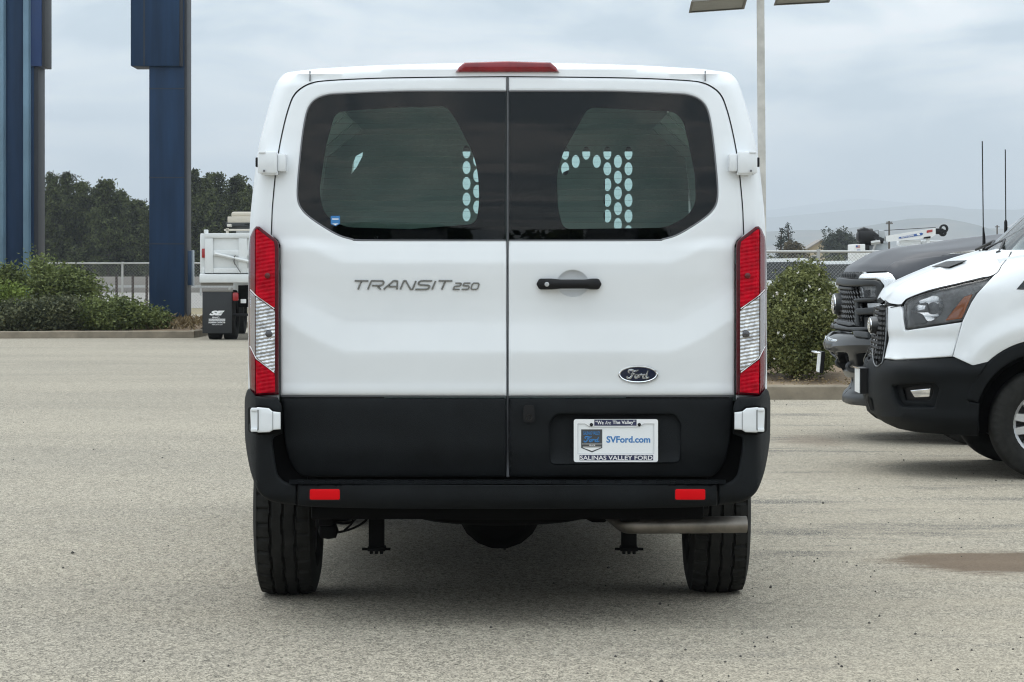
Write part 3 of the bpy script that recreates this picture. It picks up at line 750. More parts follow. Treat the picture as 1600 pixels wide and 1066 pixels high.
# hinges
def upper_hinge(flip):
    f = (lambda x: 2 * VC - x) if flip else (lambda x: x)
    r = MB()
    def b(x0, y0, x1, y1, Y, dy, c): pbox(r, f(x0), y0, f(x1), y1, Y, dy, c)
    b(402.5, 237, 433, 271, VY + 0.012, 0.10, 0.006); b(433, 240, 447, 268, VY + 0.022, 0.06, 0.008)
    b(404, 236, 415, 240, VY + 0.008, 0.05, 0.003); b(411, 267, 434, 273.5, VY + 0.02, 0.06, 0.004)
    h = r.build('door_hinge', PAINT, van)
    k = MB(); pbox(k, f(399), 246, f(403), 261, VY + 0.05, 0.03, 0.003); k.build('hinge_pin_cap', BLACK, h)
    k = MB(); pbox(k, f(411), 265.5, f(414), 268.5, VY + 0.006, 0.02); k.build('hinge_notch', SEAL, h)
def lower_hinge(flip):
    f = (lambda x: 2 * VC - x) if flip else (lambda x: x)
    q = [(391, 640), (403, 636.5), (420, 638), (426, 643), (438.5, 644.5), (438.5, 671), (427, 672), (421, 675.5), (404, 676), (392, 672)]
    q = [(f(a), c) for a, c in q]
    h = panel('door_hinge', q, flat(10.095), PAINT, van, res=8, er=2, ed=0.005, rim=0.04)
    for y0, y1 in ((637.5, 643), (669, 675)):
        k = MB(); pbox(k, f(391.5), y0, f(402), y1, 10.087, 0.02, 0.004); k.build('hinge_knuckle', PAINT, h)
    k = MB(); pbox(k, f(402.6), 641, f(403.8), 672, 10.0935, 0.01); pbox(k, f(402.6), 671.6, f(392), 672.6, 10.0935, 0.01); k.build('hinge_gap', VBLACK, h)
    k = MB(); pbox(k, f(425.8), 643.5, f(426.6), 672, 10.0936, 0.01); k.build('hinge_fold', SEAL, h)
for fl in (0, 1): upper_hinge(fl); lower_hinge(fl)

# tail lights
tl = [(396, 358), (400.5, 353.5), (405, 354), (431, 374), (435, 379), (436.2, 388), (436.2, 617), (397, 619), (390.5, 608), (388.5, 560), (388, 470), (388.5, 390), (390.5, 370)]
def tlsurf(off0):
    def g(pts, off):
        x = np.where(pts[:, 0] < VC, pts[:, 0], 2 * VC - pts[:, 0])
        y = np.interp(x, [387, 391, 399, 404, 430, 437], [0.115, 0.062, 0.008, -0.004, -0.012, 0.004]) + VY + 0.012 + lean(pts[:, 1]) + off + off0
        return Pv(pts, y)
    return g
up_l = [(399.5, 359), (402, 358), (428, 378), (429.5, 388), (429.5, 479), (427, 480.5), (399.5, 460.5)]
cl_l = [(399.5, 464), (427.5, 484), (429.5, 487), (429.5, 578), (428, 580.5), (399.5, 558)]
lo_l = [(399.5, 562.5), (428.5, 583.5), (429.5, 590), (430, 613), (400, 615)]
us_l = [(391, 374), (395.5, 361), (398.5, 358.5), (398.5, 459.5), (391, 451)]
cs_l = [(390, 454.5), (398.5, 462.5), (398.5, 556), (391, 540), (390, 500)]
ls_l = [(391.5, 544), (398.5, 560.5), (398.5, 614), (393, 604), (391.5, 575)]
def prism_rows(ax, ay, amp):
    return lambda p: amp * (np.abs(((p[:, 1] + 0.18 * p[:, 0]) / ay) % 1.0 - 0.5) * 2 - 0.5) + amp * 0.5 * (np.abs((p[:, 0] / ax) % 1.0 - 0.5) * 2 - 0.5)
for flip in (0, 1):
    ff = (lambda s: mir(s)) if flip else (lambda s: s)
    lamp = panel('tail_light', ff(tl), tlsurf(0.0), REDSMOOTH, van, res=7, er=3, ed=0.008, rim=0.06, fine=5)
    for nm, q, m_, pr in (('red_lens', up_l, REDLENS, (8.2, 6.1, 0.0020)), ('clear_lens', cl_l, CLEARLENS, (7.0, 5.6, 0.0030)), ('red_lens', lo_l, REDLENS, (8.2, 6.1, 0.0020))):
        panel(nm, ff(q), tlsurf(-0.005), m_, lamp, res=1.45, rim=0.010, fine=3, smooth=25, bulge=prism_rows(*pr))
    for nm, q, m_ in (('side_lens', us_l, REDSIDE), ('side_lens', cs_l, CLEARSIDE), ('side_lens', ls_l, REDSIDE)):
        panel(nm, ff(q), tlsurf(-0.004), m_, lamp, res=4, er=1, ed=0.002, rim=0.008, fine=4)
    g = (lambda x: 2 * VC - x) if flip else (lambda x: x)
    for (bx_, by_, br, m_) in ((418, 431, 4.5, mat('red_bulb_shade', (0.10, 0.001, 0.003), 0.2)), (420, 522, 5.5, mat('bulb_cap', (0.10, 0.10, 0.105), 0.2, metal=0.7))):
        k = MB(); M = facing(g(bx_), by_, VY - 0.006); k.lathe([(br / 421, -0.004), (br / 421, 0.002), (br / 640, 0.004), (0.0005, 0.0045)], M, 16); k.build('bulb', m_, lamp)
    # white ribs between red and clear
    for ln in ([(391, 452.8), (400, 462), (428.5, 482.5)], [(390.5, 541), (400.3, 560.5), (428.5, 582)]):
        k = MB(); q = ff(ln); A = tlsurf(-0.006)(np.array(q, float), np.zeros(len(q))); k.tube([tuple(a) for a in A], 0.0017, 6); k.build('lens_divider', WHITEP, lamp)

# lower door cladding
cl = rnd([(441, 622, 3), (790.5, 622, 2), (790.5, 745, 4), (472, 745, 6), (455, 728, 16), (446, 695, 10), (441.5, 650, 4)], 4)
def cladsurf(pts, off):
    py = pts[:, 1]; y = VY - 0.006 + plan(pts[:, 0]) + np.interp(py, [618, 626, 655, 703, 745], [0.004, -0.006, -0.012, -0.012, 0.012]) + off
    return Pv(pts, y)
cladL = panel('door_cladding', cl, cladsurf, CLAD, doorleft, res=12, er=3, ed=0.006, rim=0.03)
rec = rnd([(859, 662, 6), (868, 648, 14), (1054, 648, 14), (1063, 662, 6), (1062, 722, 8), (860, 725, 8)], 8)
cladR = panel('door_cladding', mir(cl), cladsurf, CLAD, doorright, holes=[rec], res=12, er=3, ed=0.006, hr=4, hd=0.010, rim=0.03)
panel('number_plate_recess', rec, lambda p, o: Pv(p, VY - 0.012 + np.interp(p[:, 1], [648, 662, 715, 725], [0.035, 0.030, 0.016, 0.0]) + o), CLAD, cladR, res=10, rim=0)
# bright edge of the white sheet above the cladding
mb = MB()
for x0, x1 in ((439.5, 790.5), (797, 1146.5)):
    mb.v += []; k = 12; pts_ = [(x0 + (x1 - x0) * i / k) for i in range(k + 1)]
    mb.tube([P(x, 619.6, VY - 0.002 + float(plan(np.array(x)))) for x in pts_], 0.0035, 6)
mb.build('cladding_edge_strip', mat('dark_grey_strip', (0.05, 0.052, 0.055), 0.4), van)
# lock / camera housing on the right cladding
mb = MB(); M = facing(826.5, 646, VY - 0.016); mb.prism([(x / 421, y / 421) for x, y in rnd([(-8, 13), (8, 13), (9.5, -8, 6), (7, -14, 5), (-7, -14, 5), (-9.5, -8, 6)], 5)], -0.02, 0.014, M)
lk = mb.build('latch_housing', BLACK, doorright)
mb = MB(); mb.lathe([(0.0125, 0.010), (0.0125, 0.018), (0.009, 0.018), (0.009, 0.012), (0.0005, 0.012)], M @ Matrix.Translation((0, -0.014, 0)), 20); mb.build('latch_button', mat('dark_gloss', (0.006, 0.006, 0.007), 0.12), lk)

# number plate in a printed frame
pl_y = VY - 0.004
S = pl_y / F
def plx(x, y): return ((x - 962) * S, (688.5 - y) * S)
M = facing(962, 688.5, pl_y)
mb = MB(); mb.prism([plx(*p) for p in rnd([(898, 656.5), (1026.5, 656.5), (1026.5, 720.5), (898, 720.5)], 4)], 0.0, 0.002, M); plate = mb.build('number_plate', PLATEW, doorright)
def fr(outer_, inner_, name, m_, parent, z0, z1):
    pts, tris, polys = tri2d(outer_, [inner_], 20, fine=20)
    q = MB(); n = len(pts); A = [(*plx(*p), z1) for p in pts]; q.add(A, [tuple(t) for t in tris], M)
    for pl in polys:
        k = len(pl); q.add([(*plx(*p), z1) for p in pl] + [(*plx(*p), z0) for p in pl], [(i, (i + 1) % k, k + (i + 1) % k, k + i) for i in range(k)], M)
    return q.build(name, m_, parent, 30)
fo = rnd([(896.5, 655), (1028, 655), (1028, 722), (896.5, 722)], 4)
fi = [(902.5, 662), (914, 662), (920, 666), (926, 666.8), (994, 666.8), (1000, 666), (1006, 662), (1022, 662), (1022, 709.5), (902.5, 709.5)]
pf = fr(fo, fi, 'plate_frame', mat('white_gloss_plastic', (0.82, 0.83, 0.84), 0.18), plate, 0.0, 0.006)
def printed(name, px0, py0, px1, py1, m_, parent, z=0.0063, poly=None):
    q = MB(); pp = [plx(*p) for p in (poly or [(px0, py1), (px1, py1), (px1, py0), (px0, py0)])]; q.prism(pp, z - 0.0004, z, M); return q.build(name, m_, parent, None)
mb = MB(); mb.tube([tuple(M @ Vector((*plx(*p), 0.0035))) for p in fi + fi[:1]], 0.0013, 5); mb.build('frame_inner_edge', MATS.get('x') or mat('grey_edge', (0.25, 0.27, 0.30), 0.4), pf)
nb = printed('frame_print', 928.5, 655.6, 994.5, 665.3, NAVY, pf)
def ptext(s, px0, py0, px1, py1, m_, parent, z, bold=0.0, shear=0.0, name='lettering'):
    q = MB(); c = plx((px0 + px1) / 2, (py0 + py1) / 2); text_mb(q, s, (px1 - px0) * S, (py1 - py0) * S, 0.0003, M @ Matrix.Translation((c[0], c[1], z)), bold, shear); return q.build(name, m_, parent, None)
ptext('\u201cWe', 930.5, 657.2, 943, 663.2, WHITEP, pf, 0.0068, 0.02)
ptext('Are', 945, 657.4, 954.5, 663.2, WHITEP, pf, 0.0068, 0.0, 0.3)
ptext('The Valley\u201d', 957, 657.2, 992.5, 664.2, WHITEP, pf, 0.0068, 0.02)
printed('frame_print', 905.5, 711, 1020.5, 719.3, NAVY, pf)
ptext('SALINAS VALLEY FORD', 906.3, 711.9, 1019.5, 718.6, WHITEP, pf, 0.0068, 0.014)
ptext('SVFord.com', 947.5, 681.5, 1016, 692, PRINTB, plate, 0.0024, 0.03)
sh = printed('shield_print', 0, 0, 0, 0, DGREY, plate, 0.0026, [(908, 698), (908, 671), (941, 671), (941, 700), (925, 707), (908, 700)])
printed('shield_print', 0, 0, 0, 0, WHITEP, plate, 0.0030, [(910, 699.2), (939.5, 699.2), (925, 704.8)])
printed('shield_print', 909, 693.2, 940.5, 694.4, mat('grey_print', (0.4, 0.38, 0.36), 0.5), plate, 0.0030)
printed('shield_print', 910.5, 697.2, 939.5, 698, MATS['grey_print'], plate, 0.0030)
ptext('SALINAS VALLEY', 911.5, 674, 937.5, 679.5, PRINTB, plate, 0.0031, 0.02)
ptext('SINCE', 920.5, 694.9, 930, 696.8, WHITEP, plate, 0.0031, 0.02)
# the oval maker's script, drawn as brush strokes in a box 2.2 wide, 1 high
SCRIPT = [cat([(0.30, 0.62), (0.18, 0.72), (0.22, 0.90), (0.45, 0.96), (0.75, 0.86), (1.0, 0.90), (1.12, 0.97)], 5), cat([(0.62, 0.86), (0.56, 0.60), (0.50, 0.34), (0.36, 0.12), (0.14, 0.06), (0.03, 0.18), (0.10, 0.32)], 5), cat([(0.40, 0.52), (0.62, 0.54), (0.80, 0.58)], 4),
          cat([(0.98, 0.48), (0.84, 0.40), (0.78, 0.22), (0.88, 0.10), (1.02, 0.18), (1.08, 0.36), (1.0, 0.48), (1.12, 0.46)], 5), cat([(1.12, 0.46), (1.24, 0.44), (1.20, 0.26), (1.16, 0.10)], 4), cat([(1.20, 0.26), (1.32, 0.42), (1.44, 0.46), (1.48, 0.40)], 4),
          cat([(1.84, 0.44), (1.68, 0.46), (1.56, 0.30), (1.58, 0.12), (1.74, 0.10), (1.86, 0.28)], 5), cat([(2.02, 0.90), (1.94, 0.60), (1.84, 0.24), (1.88, 0.08), (2.04, 0.14), (2.14, 0.24)], 5)]
def script(mb, w, h, d, MM, lw):
    for st in SCRIPT:
        p = [((x / 2.18 - 0.5) * w, (y - 0.5) * h) for x, y in st]; k = len(p)
        ribbon(mb, p, [lw * (0.55 + 0.6 * math.sin(math.pi * min(1, max(0.06, i / (k - 1))))) for i in range(k)], d, MM)
mb = MB(); c = plx(924.5, 686.5); script(mb, 25 * S, 9 * S, 0.0004, M @ Matrix.Translation((c[0], c[1], 0.0031)), 1.8 * S); mb.build('lettering', PRINTB, plate, None)
for x in (924, 998.8):
    mb = MB(); c = plx(x, 663.5); mb.lathe([(0.0062, 0.005), (0.0062, 0.0095), (0.004, 0.011), (0.0004, 0.011)], M @ Matrix.Translation((c[0], c[1], 0)), 14); mb.build('plate_screw', BLACK, plate)

# oval badge
by = float(ysurf(np.array(997.0), np.array(585.0))) - 0.001
M = facing(997, 585, by); S2 = by / F
mb = MB(); mb.prism([(x * S2, y * S2) for x, y in ellipse(0, 0, 31.5, 14, 40)], -0.004, 0.003, M); bdg = mb.build('oval_badge', SILVER, doorright, 30)
mb = MB(); R_ = ellipse(0, 0, 31, 13.5, 40); r2 = ellipse(0, 0, 28, 11.2, 40)
mb.add([(x * S2, y * S2, 0.003) for x, y in R_] + [((a[0] + b[0]) / 2 * S2, (a[1] + b[1]) / 2 * S2, 0.0062) for a, b in zip(R_, r2)] + [(x * S2, y * S2, 0.0042) for x, y in r2], [(r * 40 + i, r * 40 + (i + 1) % 40, (r + 1) * 40 + (i + 1) % 40, (r + 1) * 40 + i) for r in (0, 1) for i in range(40)], M); mb.build('badge_rim', CHROME, bdg)
mb = MB(); mb.prism([(x * S2, y * S2) for x, y in ellipse(0, 0, 28, 11.2, 40)], 0.003, 0.0040, M); mb.build('badge_field', mat('badge_dark_blue', (0.008, 0.013, 0.035), 0.12, coat=0.6), bdg, 30)
mb = MB(); script(mb, 36 * S2, 14.5 * S2, 0.0014, M @ Matrix.Translation((0, 0, 0.0041)), 2.6 * S2); mb.build('badge_script', CHROME, bdg)
# raised chrome lettering on the left door
LET = {'T': (1.75, [[(0, 1), (1.75, 1)], [(0.87, 1), (0.87, 0)]]), 'R': (1.75, [[(0.05, 0), (0.05, 1), (1.5, 1), (1.72, 0.85), (1.72, 0.62), (1.5, 0.45), (0.4, 0.45)], [(0.95, 0.45), (1.7, 0)]]),
       'A': (1.75, [[(0, 0), (0.8, 1), (1.3, 1), (1.7, 0)], [(0.45, 0.33), (1.5, 0.33)]]), 'N': (1.65, [[(0.05, 0), (0.05, 1), (0.3, 1), (1.35, 0), (1.6, 0), (1.6, 1)]]),
       'S': (1.75, [[(1.7, 1), (0.3, 1), (0.06, 0.85), (0.12, 0.6), (0.4, 0.52), (1.4, 0.48), (1.66, 0.38), (1.66, 0.14), (1.45, 0), (0, 0)]]), 'I': (0.12, [[(0.06, 0), (0.06, 1)]]),
       '2': (1.25, [[(0.1, 1), (1.1, 1), (1.22, 0.85), (1.1, 0.55), (0.2, 0.48), (0.05, 0.3), (0.05, 0), (1.22, 0)]]), '5': (1.25, [[(1.22, 1), (0.1, 1), (0.05, 0.58), (1.05, 0.55), (1.2, 0.4), (1.2, 0.12), (1.05, 0), (0.0, 0)]]), '0': (1.3, [[(0.25, 0), (0.05, 0.2), (0.05, 0.8), (0.25, 1), (1.05, 1), (1.25, 0.8), (1.25, 0.2), (1.05, 0), (0.2, 0)]])}
def emblem(word, px0, px1, py0, py1, lw, shear):
    tot = sum(LET[c][0] for c in word) + 0.32 * (len(word) - 1); x = 0; k = (px1 - px0) / tot; S_ = VY / F
    for c in word:
        w_, st = LET[c]; mb = MB(); cx = px0 + (x + w_ / 2) * k; cy = (py0 + py1) / 2
        y1 = float(ysurf(np.array(cx), np.array(py0))); y2 = float(ysurf(np.array(cx), np.array(py1))); yl = float(ysurf(np.array(px0 + x * k), np.array(cy))); yr = float(ysurf(np.array(px0 + (x + w_) * k), np.array(cy)))
        MM = facing(cx, cy, (y1 + y2) / 2 - 0.0008, tilt=-math.atan2(y1 - y2, (py1 - py0) * S_)) @ Matrix.Rotation(math.atan2(yr - yl, w_ * k * S_), 4, 'Y')
        for s in st:
            q = []
            for (a, b) in zip(s[:-1], s[1:]):
                for j in range(4): q.append((a[0] + (b[0] - a[0]) * j / 4, a[1] + (b[1] - a[1]) * j / 4))
            q.append(s[-1])
            ribbon(mb, [((u - w_ / 2 + shear * (v_ - 0.5)) * k * S_, (v_ - 0.5) * (py1 - py0) * S_) for u, v_ in q], lw * S_, 0.004, MM)
        mb.build('letter', EMB, doorleft, 25); x += w_ + 0.32
emblem('TRANSIT', 551.5, 704, 439, 452.3, 3.0, 0.45); emblem('250', 709, 748, 442.5, 452.3, 2.4, 0.35)

# door handle in its dished cup
cup_y = float(ysurf(np.array(895.0), np.array(444.0)))
mb = MB(); M = facing(895, 443, cup_y + 0.002); cv = []; nr, na = 6, 36
for i in range(nr + 1):
    r = i / nr
    for k in range(na):
        t = 2 * math.pi * k / na; cv.append((24 * r * math.cos(t) * VY / F, 20.5 * r * math.sin(t) * VY / F, -0.016 * (1 - r ** 3)))
mb.add(cv, [(i * na + k, i * na + (k + 1) % na, (i + 1) * na + (k + 1) % na, (i + 1) * na + k) for i in range(nr) for k in range(na)], M)
mb.build('handle_cup', PAINT, doorright, 60)
hd = MB(); n_ = 30
for i in range(n_ + 1):
    px = 838.5 + 101 * i / n_; t = i / n_; e_ = min(t, 1 - t) * 101
    half = 8.6 * min(1, math.sqrt(max(0.02, 1 - max(0, 1 - e_ / 7) ** 2))) if (px < 872 or px > 920) else 7.2
    if 862 < px < 876: half = 8.6 - 1.4 * (px - 862) / 14
    if 914 < px < 924: half = 7.2 + 1.4 * (px - 914) / 10
    dep = 0.012 + 0.026 * min(1, e_ / 20)
    for k in range(12):
        a = 2 * math.pi * k / 12; c_, s_ = math.cos(a), math.sin(a)
        p = P(px, 444 - half * math.copysign(abs(s_) ** 0.6, s_), cup_y); hd.v.append((p[0], cup_y - dep * 0.55 - dep * 0.5 * math.copysign(abs(c_) ** 0.7, c_), p[2]))
hd.f = [(i * 12 + k, i * 12 + (k + 1) % 12, (i + 1) * 12 + (k + 1) % 12, (i + 1) * 12 + k) for i in range(n_) for k in range(12)] + [tuple(range(12)), tuple(n_ * 12 + k for k in range(12))[::-1]]
hnd = hd.build('door_handle', BLACK, doorright, 50)
mb = MB(); M = facing(854.5, 444.5, cup_y - 0.041); mb.lathe([(0.0095, -0.01), (0.0095, 0.0005), (0.0088, 0.0008)], M, 18); mb.build('lock_bezel', BLACK, hnd)
mb = MB(); mb.lathe([(0.0086, -0.005), (0.0086, 0.001), (0.0072, 0.002), (0.0004, 0.002)], M, 18); mb.box((-0.0007, -0.0035, 0.0018), (0.0007, 0.0035, 0.0026), M); mb.build('lock_cylinder', SILVER, hnd)

# bumper: middle step and two corner pieces
stepo = [(466, 756.5), (793, 758), (1120, 756.5), (1120, 790), (1090, 792.5), (1000, 794.5), (793, 795.5), (586, 794.5), (496, 792.5), (466, 790)]
YB = 10.085
def bumpsurf(pts, off):
    px, py = pts[:, 0], pts[:, 1]; x = np.abs(px - VC)
    y = YB + 0.02 * (x / 330) ** 2 + np.interp(py, [755, 759, 782, 786, 797], [0.012, 0.0, 0.0, 0.004, 0.03]) + off
    return Pv(pts, y)
bump = panel('rear_bumper', stepo, bumpsurf, CLAD, van, res=9, er=1.5, ed=0.004, rim=0.1, fine=7)
# step tread: ribbed top
mb = MB(); a = P(452, 756, YB + 0.01); zt = CH + (HZ - 757.0) * YB / F
mb.v += [P(452, 756, YB + 0.012), P(1134, 756, YB + 0.012), P(1134, 749.5, YB + 0.13), P(452, 749.5, YB + 0.13)]; mb.f.append((0, 1, 2, 3)); trd = mb.build('step_tread', CLAD, bump)
mb = MB()
for i in range(31):
    px = 470 + (1116 - 470) * i / 30
    for yy, dd in ((754, 0.045), (751.5, 0.085)):
        q = P(px, yy, YB + dd); mb.box((q[0] - 0.012, q[1] - 0.006, q[2] - 0.002), (q[0] + 0.012, q[1] + 0.006, q[2] + 0.0025), None)
tb = mb.build('tread_rib', CLAD, bump); tb['kind'] = 'stuff'
corner = cat([(464, 789.5), (437.5, 786.5), (420.6, 782), (408, 773), (401, 763), (394, 745), (389.5, 728), (385, 703), (382.7, 681), (382.3, 650), (382.7, 622)], 4) + [(385.5, 611, 2), (389, 607), (400, 619.5), (434, 621), (440, 634)]
ci = [(441, 640), (441, 678), (428, 683)] + cat([(426, 688), (427.7, 706), (433, 737), (437, 745), (443, 751), (452, 755), (464, 756.5)], 4)
hrec = rnd([(386, 634), (440, 633), (440, 680), (388, 680)], 5)
corner = corner + ci
def cornsurf(pts, off):
    x = np.where(pts[:, 0] < VC, pts[:, 0], 2 * VC - pts[:, 0]); py = pts[:, 1]
    face = np.interp(x, [382, 386, 394, 402, 425, 445, 466], [0.30, 0.20, 0.10, 0.055, 0.040, 0.034, 0.02])
    low = np.interp(py, [600, 640, 690, 740, 775, 792], [0.035, 0.02, 0.012, 0.006, 0.004, 0.03])
    return Pv(pts, YB + face + low + off)
hin = rnd([(387, 637, 4), (404, 633.5, 4), (421, 635, 3), (428, 641, 3), (440.6, 642), (440.6, 677), (428, 678, 3), (422, 679.5, 3), (403, 680, 4), (388, 675, 4)], 3)
for flip in (0, 1):
    q = mir(corner) if flip else corner; h_ = mir(hin) if flip else hin
    cr = panel('bumper_corner', q, cornsurf, CLAD, van, res=7, er=5, ed=0.014, rim=0.08, fine=6)
    k = panel('hinge_recess', h_, lambda p, o: cornsurf(p, o - 0.0035), VBLACK, cr, res=10, rim=0.0)
    # bumper end running round the side of the body
    mb = MB(); side_px = [(p[0], p[1]) for p in cat([(420.6, 782), (408, 773), (401, 763), (394, 745), (389.5, 728), (385, 703), (382.7, 681), (382.3, 650), (382.7, 622), (387, 609)], 3)]
    A = cornsurf(np.array(mir(side_px) if flip else side_px), np.full(len(side_px), 0.02)); k = len(A)
    mb.v += [tuple(a) for a in A] + [(a[0], a[1] + 0.25, a[2]) for a in A] + [(a[0] * 0.985, a[1] + 0.5, a[2] + 0.0) for a in A]
    mb.f += [(r * k + i, r * k + i + 1, (r + 1) * k + i + 1, (r + 1) * k + i) for r in (0, 1) for i in range(k - 1)]
    mb.build('bumper_side', CLAD, van)
    g = (lambda x: 2 * VC - x) if flip else (lambda x: x)
    rr = rnd([(g(484), 764.5), (g(531), 764.5), (g(531), 781), (g(484), 781)], 3)
    rb = panel('reflector_bezel', rnd([(g(482.5), 763), (g(532.5), 763), (g(532.5), 782.5), (g(482.5), 782.5)], 3), lambda p, o: bumpsurf(p, o - 0.002), BLACK, bump, res=12, rim=0.004)
    panel('red_reflector', rr, lambda p, o: bumpsurf(p, o - 0.0045), REDREF, rb, res=10, er=1.5, ed=0.002, rim=0.004)

for fl in (0, 1):
    g = (lambda x: 2 * VC - x) if fl else (lambda x: x)
    mb = MB(); pbox(mb, g(424), 630, g(480), 768, 10.262, 0.03); mb.build('bumper_backing', VBLACK, van)
# ---------------- tyres
def tyre_mesh(mb, M, R=0.357, w=0.245, na=220, tread=True, rim=0.21):
    """axle along local X"""
    ts = []
    half = w / 2
    lat = list(np.linspace(-0.40, 0.40, 45)) if tread else list(np.linspace(-0.40, 0.40, 9))
    prof = [(-0.36, rim), (-0.47, rim + 0.03), (-0.5, rim + 0.075), (-0.485, R - 0.055), (-0.455, R - 0.026), (-0.43, R - 0.012)]
    prof = prof + [(t, None) for t in lat] + [(-t, r) for t, r in prof[::-1]]
    base = len(mb.v); n = len(prof)
    for k in range(na):
        a = 2 * math.pi * k / na
        for t, r in prof:
            if r is None:
                r = R - 0.012 * (abs(t) / 0.42) ** 4 - 0.0015
                if tread:
                    zz = 0.010 * (abs(((k * 0.5) % 6) - 3) / 3 - 0.5)
                    for gcen in (-0.20, 0.0, 0.20):
                        if abs(t - gcen - zz) < 0.019: r -= 0.014
                    if abs(t) > 0.23 and (k + (2 if t > 0 else 0)) % 6 == 0: r -= 0.009
                    elif 0.21 < abs(t) < 0.30 and k % 3 == 0: r -= 0.003
            mb.v.append(tuple(M @ Vector((t * w, r * math.cos(a), r * math.sin(a)))))
    for k in range(na):
        k2 = (k + 1) % na
        for i in range(n - 1): mb.f.append((base + k * n + i, base + k * n + i + 1, base + k2 * n + i + 1, base + k2 * n + i))
    return mb
RT = 0.357
for px, Y in ((452.5, 11.22), (1117.5, 11.30)):
    x = (px - CX) * Y / F
    Mt = Matrix.Translation((x, Y, RT - 0.004)); mb = MB(); tyre_mesh(mb, Mt, RT)
    ty = mb.build('tyre', RUBBER, van, 30)
    mb = MB(); s_ = 1 if x > 0 else -1
    mb.lathe([(0.215, -0.10), (0.205, -0.02), (0.19, 0.05), (0.06, 0.06), (0.001, 0.06)], Mt @ Matrix.Rotation(math.radians(90) * s_, 4, 'Y'), 24); mb.build('wheel_rim', SILVER, ty)
for px in (-0.93, 0.80):
    mb = MB(); tyre_mesh(mb, Matrix.Translation((px - 0.01, 14.55, RT - 0.004)), RT, na=48, tread=False); mb.build('tyre', RUBBER, van, 40)
# ---------------- underbody
def ub(name, m_, fn):
    mb = MB(); fn(mb); return mb.build(name, m_, van)
ub('rear_crossmember', VBLACK, lambda mb: (pbox(mb, 486, 788, 1100, 812, 10.35, 0.12, 0.01), pbox(mb, 497, 795, 520, 822, 10.5, 0.2, 0.01)))
ub('added_underbody_mass', VBLACK, lambda mb: (mb.box((-0.80, 11.95, 0.24), (0.10, 13.6, 0.52), None, 0.05), mb.box((0.15, 12.2, 0.26), (0.75, 14.0, 0.52), None, 0.05)))  # unseen boxes added below the floor to deepen the shadow underneath
ub('added_front_mass', VBLACK, lambda mb: mb.box((-0.70, 14.1, 0.22), (0.62, 15.2, 0.50), None, 0.04))  # another added box, keeping light out from the front
ub('floor_pan', VBLACK, lambda mb: mb.box((-0.86, 10.45, 0.50), (0.80, 15.0, 0.585)))
for sg_ in (-0.50, 0.44): ub('frame_rail', VBLACK, lambda mb: mb.box((sg_ - 0.04, 10.45, 0.40), (sg_ + 0.04, 15.2, 0.51)))
for px in (588, 983):
    def shackle(mb):
        pbox(mb, px - 12, 800, px + 12, 858, 10.62, 0.05, 0.005); pbox(mb, px - 14, 855, px + 14, 862, 10.60, 0.08, 0.004)
        for d in (-8, 0, 8): pbox(mb, px + d - 2.5, 860, px + d + 2.5, 866, 10.61, 0.03, 0.002)
        q = P(px, 858, 10.63); mb.tube([(q[0] - 0.055, q[1], q[2]), (q[0] + 0.055, q[1], q[2])], 0.006, 6)
    ub('spring_shackle', VBLACK, shackle)
    x = (px - CX) * 10.62 / F
    ub('leaf_spring', VBLACK, lambda mb: mb.tube([(x, 10.66, 0.44), (x, 10.95, 0.36), (x, 11.25, 0.33), (x, 11.7, 0.38), (x, 12.1, 0.46)], 0.03, 6))
def axle(mb):
    mb.tube([(-0.86, 11.26, 0.36), (-0.22, 11.26, 0.36), (-0.15, 11.26, 0.36)], 0.045, 10); mb.tube([(0.05, 11.26, 0.36), (0.8, 11.26, 0.36)], 0.045, 10)
    mb.lathe([(0.01, -0.15), (0.10, -0.12), (0.17, -0.04), (0.175, 0.03), (0.13, 0.12), (0.02, 0.17)], Matrix.Translation((-0.05, 11.26, 0.355)) @ Matrix.Rotation(math.radians(90), 4, 'X'), 18)
ub('rear_axle', VBLACK, axle)
sp_ = MB(); tyre_mesh(sp_, Matrix.Translation((-0.04, 10.85, 0.435)) @ Matrix.Rotation(math.radians(90), 4, 'Y'), 0.355, 0.20, 64, False, 0.2); sp_.lathe([(0.2, -0.04), (0.1, -0.07), (0.001, -0.07)], Matrix.Translation((-0.04, 10.85, 0.435)), 20); spw = sp_.build('spare_wheel', VBLACK, van, 40)
tip = [P(955, 803, 10.7), P(966, 812, 10.6), P(978, 820, 10.52), P(1000, 821, 10.48), P(1080, 820.5, 10.48), P(1166, 819.5, 10.50)]
tp = cat(tip, 5); mb = MB(); r_ = 13.2 * 10.5 / F; mb.tube([tuple(p) for p in tp], r_, 20, cap=False); q_ = tp[-1]; mb.tube([tuple(q_), (q_[0] - 0.25, q_[1], q_[2] + 0.002)], r_ * 0.9, 20, cap=False)
exh = mb.build('exhaust_pipe', STEELPIPE, van, 60)
ub('muffler', VBLACK, lambda mb: mb.tube([(0.34, 10.85, 0.42), (0.34, 12.0, 0.42)], 0.10, 14))
mb = MB(); pbox(mb, 969, 800, 1000, 816, 10.44, 0.08, 0.008); eh = mb.build('exhaust_hanger', VBLACK, exh)
mb = MB(); pbox(mb, 980, 801, 988, 807, 10.432, 0.02, 0.003); mb.build('hanger_bolt', STEELPIPE, eh)
